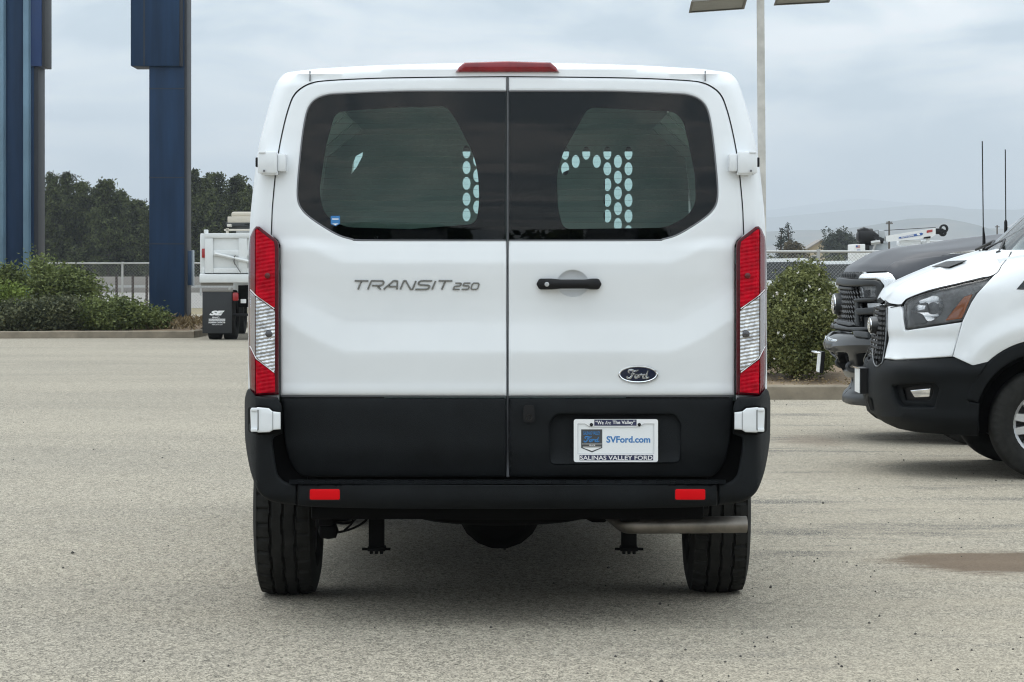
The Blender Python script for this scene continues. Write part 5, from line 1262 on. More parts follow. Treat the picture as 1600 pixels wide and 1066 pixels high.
panel('grille_bar', rnd([(1339, 482), (1372, 480), (1380, 484), (1378, 491), (1342, 492.5), (1338, 488)], 3), K.mapf(0.015), DKG, tk, res=5, er=2, ed=0.010, rim=0.04, mirror=KM)
panel('grille_bar', [(1336, 472), (1341, 472), (1342, 510), (1336, 510)], K.mapf(0.008), DKG, tk, res=5, er=1, ed=0.008, rim=0.04, mirror=KM)
panel('marker_lamp', [(1345, 496), (1376, 494), (1376, 508), (1346, 509)], K.mapf(-0.03), DKG2, tk, res=5, rim=0.01, mirror=KM)
gk = panel('grille', [(1307, 446), (1336, 447), (1336, 504), (1312, 502), (1308, 490)], K.mapf(-0.05), VBLACK, tk, res=7, rim=0, mirror=KM)
mb = MB()
for j, z in enumerate(np.arange(0.93, 1.21, 0.038)):
    for i in range(-12, 13):
        ly = i * 0.055 + (0.0275 if j % 2 else 0)
        if abs(ly) > 0.64: continue
        MM = K.M(float(K.lx(np.array(ly), np.array(z))) - 0.02, ly, z)
        for a, b in (((0, -0.03, -0.010), (0.01, -0.008, 0.016)), ((0.01, -0.008, 0.016), (0, 0.03, -0.006)), ((0, 0.03, -0.006), (0, 0.02, -0.022))): mb.tube([MM @ Vector(a), MM @ Vector(b)], 0.006, 4, False)
gm = mb.build('grille_mesh', mat('grille_grey_gloss', (0.035, 0.035, 0.037), 0.25), gk); gm['kind'] = 'stuff'
panel('grille_bar', [(1306, 447), (1330, 449), (1330, 453), (1308, 451.5)], K.mapf(0.0), DKG2, tk, res=5, er=1, ed=0.006, rim=0.03, mirror=KM)
panel('grille_bar', [(1308, 503), (1313, 500), (1337, 505), (1338, 509), (1330, 511), (1309, 507)], K.mapf(0.018), DKG2, tk, res=5, er=1.5, ed=0.008, rim=0.04, mirror=KM)
panel('grille_bar', [(1305, 510), (1310, 508), (1330, 513), (1360, 512), (1362, 517), (1345, 520), (1308, 515)], K.mapf(0.03), DKG, tk, res=5, er=1.5, ed=0.010, rim=0.05, mirror=KM)
z_b = CH - (475 - HZ) / (F / 22.0); MM = K.M(float(K.N(z_b)) + 0.03, 0, z_b) @ Matrix(((0, 0, 1, 0), (1, 0, 0, 0), (0, 1, 0, 0), (0, 0, 0, 1)))
mb = MB(); mb.prism(ellipse(0, 0, 0.175, 0.085, 36), -0.10, 0.0, MM); b3 = mb.build('oval_badge', DKG2, tk, 30)
mb = MB(); mb.prism(ellipse(0, 0, 0.165, 0.078, 36), 0.0, 0.008, MM); mb.build('badge_rim', CHROME, b3, 30)
mb = MB(); mb.prism(ellipse(0, 0, 0.145, 0.064, 36), 0.008, 0.012, MM); mb.build('badge_field', MATS['badge_dark_blue'], b3, 30)
mb = MB(); script(mb, 0.2, 0.08, 0.003, MM @ Matrix.Translation((0, 0, 0.012)), 0.013); mb.build('badge_script', CHROME, b3)
# bumper with two openings and an air dam
bk = [(1296, 536), (1299, 529), (1305, 522.5), (1312, 520), (1345, 522), (1361, 530), (1440, 530), (1440, 592), (1390, 592), (1345, 592), (1322, 590), (1309, 584), (1306, 575), (1308, 562), (1306, 552), (1298, 544)]
op1 = rnd([(1310, 549), (1327, 550), (1327, 580), (1316, 578), (1308, 570)], 3); op2 = rnd([(1339, 552), (1366, 550), (1366, 576), (1341, 576)], 3)
fbk = panel('front_bumper', bk, K.mapf(0.03), mat('charcoal_bumper', (0.030, 0.032, 0.035), 0.34, coat=0.2, spec=0.35), tk, holes=[op1, op2], res=6, er=3, ed=0.02, hr=2, hd=0.015, rim=0.06, fine=5, mirror=KM, bulge=lambda p: np.interp(p[:, 1], [518, 530, 541, 548, 560, 592], [0.03, -0.01, -0.02, 0.005, 0.02, 0.03]))
panel('bumper_inside', [(1306, 546), (1370, 546), (1370, 584), (1310, 584)], K.mapf(-0.10), VBLACK, fbk, res=10, rim=0, mirror=KM)
panel('bumper_chrome_edge', [(1297, 535), (1301, 529.5), (1318, 533), (1314, 537)], K.mapf(0.045), CHROME, fbk, res=5, er=1, ed=0.006, rim=0.02, mirror=KM)
for sgn in (1, -1):
    mb = MB(); mb.tube([tuple(K.toW(np.array((p[0], sgn * p[1], p[2])))) for p in cat([(0.80, 0.5, 0.62), (0.90, 0.5, 0.62), (0.95, 0.5, 0.59), (0.92, 0.5, 0.555), (0.82, 0.5, 0.55)], 4)], 0.018, 8); mb.build('tow_hook', DKG2, fbk)
panel('air_dam', [(1324, 588), (1440, 588), (1440, 640), (1353, 634.5), (1330, 632), (1318, 627), (1312.5, 621), (1315, 611), (1322, 604)], K.mapf(0.01), DKG, tk, res=6, er=2, ed=0.012, rim=0.05, mirror=KM, bulge=lambda p: np.interp(p[:, 1], [588, 600, 612, 618, 634], [0.06, 0.055, 0.0, -0.015, 0.0]))
panel('bumper_step', rnd([(1339, 520), (1362, 521), (1362, 530), (1342, 528)], 1), K.mapf(0.05), DKG2, tk, res=6, er=1, ed=0.005, rim=0.03, mirror=KM)
z_p = CH - (566 - HZ) / (F / 22.0); MM = K.M(1.13, -0.05, z_p) @ Matrix.Rotation(math.radians(-5), 4, 'Y') @ Matrix(((0, 0, 1, 0), (1, 0, 0, 0), (0, 1, 0, 0), (0, 0, 0, 1)))
mb = MB(); mb.prism(rnd([(-0.155, -0.085), (0.155, -0.085), (0.155, 0.085), (-0.155, 0.085)], 0.01), -0.03, 0.0, MM); kp = mb.build('number_plate', BLACK, tk)
mb = MB(); mb.prism(rnd([(-0.15, -0.08), (0.15, -0.08), (0.15, 0.08), (-0.15, 0.08)], 0.01), 0.001, 0.006, MM); mb.build('plate_panel', PLATEW, kp)
mb = MB(); mb.tube([MM @ Vector((-0.15, 0.075, 0.01)), MM @ Vector((-0.15, 0.075, 0.05)), MM @ Vector((0.15, 0.075, 0.05)), MM @ Vector((0.15, 0.075, 0.01))], 0.008, 6); mb.build('plate_bracket', CHROME, kp)
# cab, bed, wheels: behind the near van
for ly in (0.84, -0.84):
    for lx0 in (0, -3.75): road_wheel(tk, K.M(lx0, ly, 0.398), 0.402, 0.26, 0.235, 1 if ly > 0 else -1)
mb = MB(); row = [(-0.36, 1.605, 0.80), (-0.45, 1.64, 0.84), (-0.95, 2.02, 0.74), (-1.6, 2.06, 0.74), (-2.35, 2.02, 0.74), (-2.6, 1.52, 0.9)]
for x, z, w_ in row: mb.v += [tuple(K.toW(np.array(p))) for p in ((x, 0.99, 0.62), (x, 1.0, 1.38), (x, w_, z), (x, -w_, z), (x, -1.0, 1.38), (x, -0.99, 0.62))]
mb.f += [(k * 6 + i, k * 6 + i + 1, (k + 1) * 6 + i + 1, (k + 1) * 6 + i) for k in range(len(row) - 1) for i in range(5)]; mb.f.append(tuple(30 + i for i in range(6)))
mb.build('cab', KPAINT, tk, 30)
mb = MB(); mb.v += [tuple(K.toW(np.array(p))) for p in ((-0.48, 0.80, 1.67), (-0.48, -0.80, 1.67), (-0.93, -0.70, 2.0), (-0.93, 0.70, 2.0))]; mb.v = [(x - 0.015, y, z + 0.015) for x, y, z in mb.v]; mb.f.append((0, 1, 2, 3)); mb.build('windscreen', GLASSD, tk)
for sgn in (1, -1):
    mb = MB(); q = [(-0.45, 0.955, 1.43), (-0.95, 0.80, 1.94), (-2.25, 0.80, 1.94), (-2.45, 0.955, 1.43)]; mb.v += [tuple(K.toW(np.array((x, sgn * (y + 0.012), z)))) for x, y, z in q]; mb.f.append((0, 1, 2, 3)); mb.build('side_window', GLASSD, tk)
mb = MB(); mb.box((-4.9, -0.99, 0.62), (-2.68, 0.99, 1.42), K.M(), 0.03); mb.build('cargo_bed', KPAINT, tk)
mb = MB(); mb.box((-4.85, -0.62, 0.36), (0.6, 0.62, 0.62), K.M()); mb.build('chassis', VBLACK, tk)
ak = K.toW(np.array([0.1, -0.75, 1.45])); ak = P(1571.5, 366, ak[1]); mb = MB(); mb.tube([(ak[0], ak[1], ak[2] - 0.12), (ak[0], ak[1], ak[2] + 0.10), (ak[0], ak[1], ak[2] + 0.12)], [0.015, 0.014, 0.006], 8); mb.tube([(ak[0], ak[1], ak[2] + 0.12), (ak[0] - 0.004, ak[1], ak[2] + 0.70)], 0.0048, 6); mb.build('whip_antenna', BLACK, tk)

# ================================================================== blue pylon sign on two legs
BLUE = mat('blue_cladding', (0.014, 0.036, 0.080), 0.5, var=0.22, vs=1.6, spec=0.2, stretch=(2.5, 2.5, 0.25)); BLUE2 = mat('pale_blue_metal', (0.13, 0.22, 0.30), 0.4, metal=0.2, var=0.15, vs=1.0); BLUEG = mat('blue_grey_edge', (0.040, 0.044, 0.052), 0.55, spec=0.2)
YC = 63.5
sg = thing('pylon_sign', 'tall dark blue sign pylon on two legs standing in the hedge bed', 'sign', (P(140, 500, YC)[0], YC, 0.0))
def col(px0, px1, name):
    mb = MB(); a, b = P(px0, 500, YC)[0], P(px1, 500, YC)[0]; mb.box((a, YC, 0.35), (b, YC + 0.9, 9.6), None, 0.015); c = mb.build(name, BLUE, sg)
    mb = MB(); mb.box((a + 0.1, YC + 0.1, -0.05), (b - 0.1, YC + 0.75, 0.36)); mb.build('leg_base', mat('rusty_steel', (0.05, 0.03, 0.02), 0.8), c)
    return c, a, b
c2, a, b = col(233, 288, 'leg')
mb = MB(); mb.box((b - 0.003, YC + 0.02, 0.36), (b + 0.055, YC + 0.9, 9.6), None, 0.004); mb.build('edge_trim', BLUEG, c2)
for z in (2.02, 3.55, 5.6): 
    mb = MB(); mb.box((a - 0.003, YC - 0.004, z), (b + 0.002, YC + 0.02, z + 0.02)); mb.build('panel_joint', BLUEG, c2)
mb = MB(); x = P(205, 90, YC)[0]; mb.box((x, YC - 0.10, CH + (HZ - 104) * YC / F), (P(281, 90, YC)[0], YC + 0.95, 9.7), None, 0.02); s1 = mb.build('sign_sleeve', BLUE, sg)
mb = MB(); mb.box((P(281, 90, YC)[0] - 0.002, YC - 0.08, CH + (HZ - 104) * YC / F), (P(286, 90, YC)[0], YC + 0.9, 9.7), None, 0.004); mb.build('edge_trim', BLUEG, s1)
mb = MB(); x = P(225, 90, YC)[0]; mb.box((x, YC - 0.104, CH + (HZ - 104) * YC / F + 0.02), (x + 0.03, YC - 0.09, 9.7)); mb.build('panel_joint', BLUEG, s1)
mb = MB(); pbox(mb, 288.5, 392, 299, 446, YC + 0.2, 0.35, 0.01); eb = mb.build('electrical_box', mat('blue_box', (0.018, 0.05, 0.11), 0.4), c2)
mb = MB(); pbox(mb, 299, 391, 301.5, 447, YC + 0.25, 0.3, 0.004); mb.build('box_edge', mat('pale_box_edge', (0.25, 0.29, 0.33), 0.5), eb)
c1, a, b = col(-14, 53, 'leg')
mb = MB(); mb.box((b - 0.003, YC + 0.02, 0.36), (b + 0.10, YC + 0.9, 9.6), None, 0.004); mb.build('edge_trim', BLUEG, c1)
mb = MB(); x = P(40, 90, YC)[0]; mb.box((x, YC - 0.06, CH + (HZ - 104) * YC / F), (P(66, 90, YC)[0], YC + 0.95, 9.7), None, 0.02); s2 = mb.build('sign_sleeve', mat('blue_sleeve', (0.012, 0.04, 0.13), 0.4, var=0.1, vs=1), sg)
mb = MB(); mb.box((P(66, 90, YC)[0], YC - 0.04, CH + (HZ - 104) * YC / F), (P(70.5, 90, YC)[0], YC + 0.9, 9.7), None, 0.004); mb.build('edge_trim', BLUEG, s2)
for px in (4, 43):
    mb = MB(); x = P(px, 300, YC)[0]; mb.box((x - 0.075, YC - 0.16, 0.25), (x + 0.055, YC - 0.02, 9.65), None, 0.01); mb.box((x + 0.057, YC - 0.10, 0.25), (x + 0.085, YC - 0.01, 9.65)); mb.build('rail_strip', BLUE2, c1)
mb = MB(); mb.box((P(-14, 0, YC)[0], YC + 0.1, 8.3), (P(284, 0, YC)[0], YC + 0.8, 11.0), None, 0.03); mb.build('sign_panel', BLUE, sg)

# ================================================================== shrubs
GA = leafmat('shrub_green', (0.055, 0.075, 0.022), (0.21, 0.25, 0.085), 2.6); GB = leafmat('hedge_green', (0.042, 0.052, 0.028), (0.155, 0.165, 0.085), 2.2)
GC = leafmat('fresh_green', (0.09, 0.13, 0.025), (0.22, 0.29, 0.06), 2.5); GD = leafmat('bush_green', (0.066, 0.080, 0.024), (0.25, 0.265, 0.10), 4.5)
BARK = mat('bark_brown', (0.07, 0.05, 0.035), 0.9, var=0.3, vs=6)
def shrub(name, label, blobs, leaf, per, nclump, m_, seed, group=None, base=None, stems=7, spread=0.35, aspect=2.0, up=0.25):
    """blobs: (x, y, z, rx, ry, rz)"""
    g = np.random.default_rng(seed); bl = np.array(blobs, float); vol = bl[:, 3] * bl[:, 4] * bl[:, 5]; pick = g.choice(len(bl), nclump, p=vol / vol.sum()); u = g.normal(0, 1, (nclump, 3)); u /= np.linalg.norm(u, axis=1)[:, None]
    r = g.uniform(0.25, 1.0, nclump)[:, None] ** 0.45; c = bl[pick, :3] + u * r * bl[pick, 3:]; c[:, 2] = np.maximum(c[:, 2], 0.16)
    v, f = leaf_cloud(c, per, leaf * spread * 5, leaf, 0.7, up, aspect, seed); v[:, 2] = np.maximum(v[:, 2], 0.12)
    b0 = base or (float(np.average(bl[:, 0], weights=vol)), float(np.average(bl[:, 1], weights=vol)), 0.1)
    t = thing(name, label, 'shrub', b0, group); quick_mesh('foliage', v, f, m_, t)
    mb = MB()
    for k in range(stems):
        q = c[g.integers(len(c))]; mid = (np.array(b0) * 0.5 + q * 0.5) + g.normal(0, 0.05, 3); mb.tube([(b0[0] + g.normal(0, 0.06), b0[1] + g.normal(0, 0.06), 0.05), tuple(mid), tuple(q)], [0.02, 0.014, 0.005], 5)
    mb.build('stem', BARK, t); return t
def B(px, py, Y, rx, rz, ry=None):                   # a blob centred on a picture point, radii in pixels
    p = P(px, py, Y); s = Y / F; return (p[0], p[1], p[2], rx * s, (ry or rx) * s, rz * s)
shrub('shrub', 'tall loose leafy shrub growing against the left blue sign leg', [B(80, 452, 60, 34, 34), B(60, 425, 60.3, 16, 24), B(110, 446, 60, 30, 24), B(140, 455, 60, 22, 15), B(85, 408, 60.3, 6, 14), B(53, 405, 60.2, 5, 16), B(155, 452, 60, 12, 8)], 0.085, 26, 330, GA, 11, 'shrubs in the left bed', spread=0.28)
shrub('shrub', 'small upright shrub between the pale blue strips of the left sign leg', [B(20, 445, 61, 16, 18), B(32, 428, 61, 5, 14), B(14, 430, 61, 5, 12), B(2, 440, 61, 14, 20)], 0.085, 24, 130, GA, 12, 'shrubs in the left bed', spread=0.28)
shrub('clipped_hedge', 'clipped bright yellow-green hedge top at the left picture edge', [B(-10, 464, 59.3, 40, 7, 22), B(18, 465, 59.3, 22, 7, 22)], 0.07, 26, 200, GC, 13, None)
for i, (lab, bl, n, m_, sd_) in enumerate((
    ('grey-green spreading hedge bush filling the left end of the kerb bed', [B(5, 497, 57.6, 34, 18, 26), B(45, 494, 57.8, 30, 18, 26)], 420, GB, 21),
    ('dark rounded hedge bush at the foot of the tall loose shrub', [B(85, 492, 57.9, 30, 20, 26), B(112, 490, 58, 20, 18, 24)], 360, GB, 22),
    ('fresh green hedge bush right of the dark rounded bush', [B(145, 492, 58, 24, 19, 24), B(165, 497, 58, 18, 14, 22)], 300, GA, 23),
    ('mid green bush with upright tips left of the right blue sign leg', [B(190, 492, 58.3, 24, 16, 22), B(182, 480, 58.4, 10, 12, 10), B(205, 496, 58.2, 16, 12, 18)], 260, GA, 24),
    ('low sparse bush at the foot of the right blue sign leg', [B(232, 500, 58.5, 22, 10, 18), B(250, 501, 58.5, 14, 8, 12), B(220, 490, 58.5, 8, 10, 8)], 170, GA, 25))):
    shrub('hedge_bush', lab, bl, 0.075, 26, n, m_, sd_, 'hedge bushes along the left kerb', spread=0.26)
shrub('bush', 'dense flowering bush on the kerb bed between the two vans', [B(1255, 480, 30.6, 52, 58, 46), B(1232, 520, 30.3, 40, 56, 40), B(1272, 520, 30.2, 40, 56, 40), B(1215, 492, 30.8, 32, 44, 36), B(1290, 492, 30.8, 24, 42, 30), B(1258, 440, 30.8, 34, 28, 28), B(1254, 560, 30.2, 46, 24, 36), B(1190, 520, 30.7, 30, 55, 34), B(1300, 520, 30.7, 26, 50, 26)], 0.042, 44, 1500, GD, 31, None, spread=0.24, up=0.4)
bush = bpy.data.objects['bush']
g = np.random.default_rng(5); fl = []
for k in range(46):
    a, h = g.uniform(0, 6.28), g.uniform(-1, 1); p = P(1252 + 50 * math.cos(a) * g.uniform(0.3, 1), 495 + 70 * h, 30.25 - 0.25 * g.random()); fl.append((p[0], p[1], p[2]))
v, f = leaf_cloud(fl, 3, 0.006, 0.028, 1, 0, 1.2, 3); fo_ = quick_mesh('blossom', v, f, mat('white_petal', (0.62, 0.60, 0.55), 0.7), bush); fo_['kind'] = 'stuff'
# dry grass and litter on the beds
DG = leafmat('dry_grass_blades', (0.16, 0.115, 0.06), (0.34, 0.26, 0.14), 3)
pts_ = np.stack([rng.uniform(-9.5, -6.75, 900), rng.uniform(58.2, 66, 900), np.full(900, 0.24)], 1); v, f = leaf_cloud(pts_, 3, 0.05, 0.22, 0.2, 1.2, 9, 4); go = quick_mesh('grass', v, f, DG); tag(go, 'dry straw-coloured grass behind the right sign leg', 'grass', None, 'stuff')
pts_ = np.stack([rng.uniform(1.5, 12, 700), rng.uniform(28.95, 30.2, 700), np.full(700, 0.15)], 1); v, f = leaf_cloud(pts_, 3, 0.03, 0.035, 0.15, 0, 2.5, 6); go = quick_mesh('leaf_litter', v, f, DG); tag(go, 'dry brown leaf litter on the bed in front of the bush', 'litter', None, 'stuff')
# loose stones on the lot
sm = MB()
for k in range(230):
    Y = 8.7 + 22 * rng.random() ** 1.8; X = rng.uniform(-0.19, 0.19) * Y if rng.random() < 0.35 else rng.uniform(0.03, 0.2) * Y; s = rng.uniform(0.003, 0.006) * (1.7 if rng.random() < 0.12 else 1)
    M = Matrix.Translation((X, Y, s * 0.4)) @ Matrix.Rotation(rng.uniform(0, 6.28), 4, 'Z'); sm.add([(s, 0, 0), (-s * 0.8, 0.3 * s, 0), (0, s, 0.1 * s), (0.1 * s, -s, 0), (0, 0, s * 0.8), (0, 0, -s)], [(0, 2, 4), (2, 1, 4), (1, 3, 4), (3, 0, 4), (2, 0, 5), (1, 2, 5), (3, 1, 5), (0, 3, 5)], M)
gs = sm.build('loose_gravel', mat('gravel_dark', (0.06, 0.056, 0.05), 0.9, var=0.5, vs=0.7), smooth=None); tag(gs, 'scattered loose dark stones on the asphalt lot', 'gravel', None, 'stuff')

# ================================================================== chain-link fences
GALV = mat('galvanised_steel', (0.42, 0.42, 0.41), 0.45, metal=0.6, var=0.1, vs=2); WIRE = mat('fence_wire', (0.30, 0.30, 0.29), 0.5, metal=0.5)
def fence(label, a, b, h, posts, pitch, group=None):
    A, Bv = Vector((*a, 0)), Vector((*b, 0)); d = (Bv - A); Ln = d.length; d.normalize(); t = thing('chain_link_fence', label, 'fence', tuple(A), group)
    for s in posts:
        mb = MB(); p = A + d * s; mb.tube([(p.x, p.y, -0.05), (p.x, p.y, h + 0.05)], 0.038, 8); mb.build('fence_post', GALV, t)
    mb = MB(); mb.tube([tuple(A + Vector((0, 0, h))), tuple(Bv + Vector((0, 0, h)))], 0.026, 8); mb.build('top_rail', GALV, t)
    mb = MB(); n = int(Ln / pitch); hh = h - 0.08; w = 0.0016 + 0.00002 * A.y
    for i in range(-int(hh / pitch) - 1, n + 1):
        for sgn in (1, -1):
            s0, s1 = i * pitch, i * pitch + hh; z0, z1 = (0.06, 0.06 + hh) if sgn > 0 else (0.06 + hh, 0.06)
            if s0 < 0: z0 += (z1 - z0) * (-s0) / hh; s0 = 0
            if s1 > Ln: z1 = z0 + (z1 - z0) * (Ln - s0) / (s1 - s0); s1 = Ln
            if s1 <= s0: continue
            p, q = A + d * s0, A + d * s1; off = d * w; k = len(mb.v); nrm = Vector((-d.y, d.x, 0)) * w * sgn
            mb.v += [(p.x + nrm.x - off.x, p.y + nrm.y, z0), (p.x + nrm.x + off.x, p.y + nrm.y, z0), (p.x - nrm.x, p.y - nrm.y, z0), (q.x + nrm.x - off.x, q.y + nrm.y, z1), (q.x + nrm.x + off.x, q.y + nrm.y, z1), (q.x - nrm.x, q.y - nrm.y, z1)]
            mb.f += [(k, k + 1, k + 4, k + 3), (k + 1, k + 2, k + 5, k + 4), (k + 2, k, k + 3, k + 5)]
    o = mb.build('wire_mesh', WIRE, t, None); o['kind'] = 'stuff'; return t
fence('chain link fence seen between the two blue sign legs', (-26, 96), (-3.0, 93), 1.72, [1.0, 5.0, 9.0, 12.75, 16.5, 20.2, 22.8], 0.11)
fence('chain link fence behind the flowering bush', (3.4, 57.5), (17, 57.5), 1.80, [0.1, 3.0, 6.0, 9.0, 12.0, 13.4], 0.075)
RUST = mat('rusty_stake', (0.045, 0.032, 0.028), 0.8, var=0.3, vs=8)
for i, (px, Y, lab) in enumerate(((182.5, 99, 'leftmost of the thin dark stakes behind the left fence'), (207.5, 99, 'middle one of the thin dark stakes behind the left fence'), (229, 99, 'thin dark stake behind the left fence nearest the right sign leg'))):
    mb = MB(); x = P(px, 470, Y)[0]; mb.tube([(x, Y, -0.05), (x + 0.01 * (i - 1), Y, 1.32)], 0.05, 6); mb.box((x - 0.03, Y - 0.06, 1.2), (x + 0.03, Y - 0.03, 1.28)); tag(mb.build('fence_stake', RUST), lab, 'stake', 'dark stakes behind the left fence')
# low barrier beyond the road
bw = thing('concrete_barrier', 'long low concrete barrier wall across the road below the trees', 'wall', (-60, 215, 0))
for i in range(18):
    x0 = -110 + i * 6.0; mb = MB(); mb.box((x0, 215, -0.1), (x0 + 5.94, 215.35, 1.22), None, 0.03); mb.build('barrier_section', CONC2, bw)
gr_ = thing('guard_rail', 'thin pale guard rail along the road behind the left fence', 'guard rail', (-40, 185, 0))
mb = MB(); mb.box((-70, 185, 0.50), (-5, 185.06, 0.66)); mb.build('rail', GALV, gr_)
for i in range(22): mb = MB(); mb.box((-69 + i * 3, 185.07, -0.02), (-68.88 + i * 3, 185.2, 0.6)); mb.build('rail_post', GALV, gr_)

# ================================================================== dump truck
tw = PAINT2; YD = 55.6
dt = thing('dump_truck', 'white dump truck with black lettered mud flap parked beyond the van', 'truck', (P(401, 530, YD)[0], YD + 2.5, 0)); DC = 401
def dm(x): return 2 * DC - x
def pan(name, quads, m_, parent=dt, c=0.01, both=True):
    """truck boxes; a box that reaches the centre line runs on to the far side, others come in pairs"""
    L1, R1 = MB(), MB()
    for (x0, y0, x1, y1, dY, th) in quads:
        if x1 == DC: pbox(L1, x0, y0, dm(x0), y1, YD + dY, th, c)
        else: pbox(L1, x0, y0, x1, y1, YD + dY, th, c); pbox(R1, dm(x1), y0, dm(x0), y1, YD + dY, th, c)
    o = L1.build(name, m_, parent)
    if R1.v: R1.build(name, m_, parent)
    return o
pan('dump_bed', [(312.5, 366, 401, 430, 0.10, 4.2)], tw, c=0.02)
tg = pan('tailgate', [(320, 364.5, 401, 427, 0.0, 0.09)], tw, c=0.01, both=False); mb = MB(); pbox(mb, 320, 364.5, 482, 372, YD - 0.05, 0.05, 0.01)
for x0, x1, y0, y1, dd in ((320, 333, 372.3, 427, 0.046), (372.5, 386, 372.3, 427, 0.046), (416, 429, 372.3, 427, 0.046), (469, 482, 372.3, 427, 0.046), (333.2, 468.8, 391, 400, 0.038), (333.2, 468.8, 419, 426.8, 0.038)): pbox(mb, x0, y0, x1, y1, YD - dd, dd - 0.003, 0.012)
mb.build('tailgate_rib', tw, tg)
mb = MB(); p0, p1 = P(336, 396.5, YD - 0.07), P(401, 411.5, YD - 0.07); mb.tube([p0, p1, P(dm(336), 396.5, YD - 0.07)], 0.035, 6); mb.build('latch_arm', tw, tg)
mb = MB(); mb.tube([P(366, 400, YD - 0.09), P(367, 412, YD - 0.09), P(372, 420, YD - 0.09), P(376, 426, YD - 0.09)], 0.010, 6); mb.tube([P(368, 399, YD - 0.09), P(364, 405, YD - 0.09), P(367, 414, YD - 0.09)], 0.008, 6); mb.build('chain', mat('grey_chain', (0.16, 0.16, 0.16), 0.6, metal=0.5), tg)
pan('bed_corner_post', [(313, 365, 321, 432, 0.02, 0.25), (318.5, 359, 324.5, 367, 0.02, 0.15)], tw)
pan('bed_rear_sill', [(311.5, 428.5, 401, 442, -0.10, 0.35)], tw, c=0.02)
pan('frame_under_bed', [(314, 442, 364, 446.5, 0.0, 0.1)], mat('grey_steel_dirty', (0.22, 0.21, 0.19), 0.7))
pan('hinge_bracket', [(316, 418, 320, 428, -0.02, 0.05)], tw); 
pan('tail_light', [(315.3, 388.5, 320.8, 403, -0.03, 0.05)], mat('truck_lamp_red', (0.30, 0.01, 0.012), 0.25, coat=0.3))
pan('stop_light', [(363, 457, 372.5, 470.5, -0.02, 0.1)], MATS['truck_lamp_red'], c=0.03)
mfl = pan('mud_flap', [(316.3, 455, 362, 521, 0.0, 0.02)], mat('black_flap', (0.016, 0.018, 0.02), 0.6, var=0.2, vs=3), c=0.004)
pan('flap_bar', [(315, 453, 364, 456, -0.01, 0.05)], MATS['grey_steel_dirty'])
SD = YD / F
def ftext(s, px0, py0, px1, py1, bold, shear=0.0):
    q = MB(); text_mb(q, s, (px1 - px0) * SD, (py1 - py0) * SD, 0.002, facing((px0 + px1) / 2, (py0 + py1) / 2, YD - 0.004), bold, shear); q.build('lettering', WHITEP, mfl, None)
ftext('SE', 327, 485.5, 351, 493, 0.06, 0.4); ftext('INC.', 332, 495, 344, 497.5, 0.03); 
q = MB(); pbox(q, 326, 498, 352, 502, YD - 0.004, 0.003); q.build('lettering', mat('grey_print_panel', (0.35, 0.35, 0.35), 0.6), mfl, None)
ftext('CONSTRUCTION', 327, 498.6, 351, 501.4, 0.0); ftext('ENGINEERING CONTRACTOR', 326, 502.8, 352, 505.3, 0.03); ftext('www.se-inc.com', 331, 506.2, 347.5, 508.2, 0.0)
pan('rear_bumper_bar', [(364, 490, 401, 494, 0.1, 0.1)], BLACK); pan('rear_plate', [(376, 467.5, 384.5, 474, 0.12, 0.02)], PLATEW, c=0.004)
for px in (337, 361):
    for sd_ in (px, dm(px)):
        x = P(sd_, 500, YD + 0.65)[0]; mb = MB(); tyre_mesh(mb, Matrix.Translation((x, YD + 0.62, 0.50)), 0.51, 0.275, 60, False, 0.29); ty = mb.build('tyre', RUBBER, dt, 40)
        mb = MB(); mb.lathe([(0.29, -0.1), (0.28, 0.0), (0.1, 0.04), (0.001, 0.05)], Matrix.Translation((x, YD + 0.62, 0.50)) @ Matrix.Rotation(math.radians(90), 4, 'Y'), 20); mb.build('wheel_hub', SILVER, ty)
for s_ in (-0.95, 0.95):
    x = P(DC, 500, YD)[0] + s_; mb = MB(); tyre_mesh(mb, Matrix.Translation((x, YD + 6.1, 0.50)), 0.51, 0.275, 60, False, 0.29); mb.build('tyre', RUBBER, dt, 40)
pan('chassis', [(372, 446, 401, 480, 0.35, 6.3)], VBLACK)
xc = P(DC, 500, YD)[0]; mb = MB(); mb.box((xc - 0.95, YD + 4.6, 0.8), (xc + 0.95, YD + 6.6, 2.1), None, 0.12); mb.box((xc - 0.9, YD + 4.7, 2.1), (xc + 0.9, YD + 6.2, 2.62), None, 0.12); mb.build('cab', tw, dt)
mb = MB(); pbox(mb, 353, 348, 449, 358, YD + 4.6, 0.05, 0.02); mb.build('cab_window', GLASSD, dt)
CREAM = mat('cream_paint', (0.50, 0.46, 0.39), 0.6); mb = MB(); pbox(mb, 355.5, 338.5, 446, 347.5, YD + 2.9, 0.6, 0.01); pbox(mb, 361, 331, 441, 340, YD + 3.2, 0.9, 0.05); mb.build('cab_shield', CREAM, dt)
mb = MB(); pbox(mb, 350, 358, 452, 361, YD + 2.6, 0.2, 0.01); pbox(mb, 353, 357, 357, 366, YD + 2.6, 0.1); pbox(mb, 445, 357, 449, 366, YD + 2.6, 0.1); mb.build('shield_rail', CREAM, dt)
mb = MB(); pbox(mb, 354.5, 350, 361.5, 354.5, YD + 2.9, 0.2, 0.02); mb.build('side_lamp', mat('lamp_white', (0.6, 0.58, 0.52), 0.3), dt)

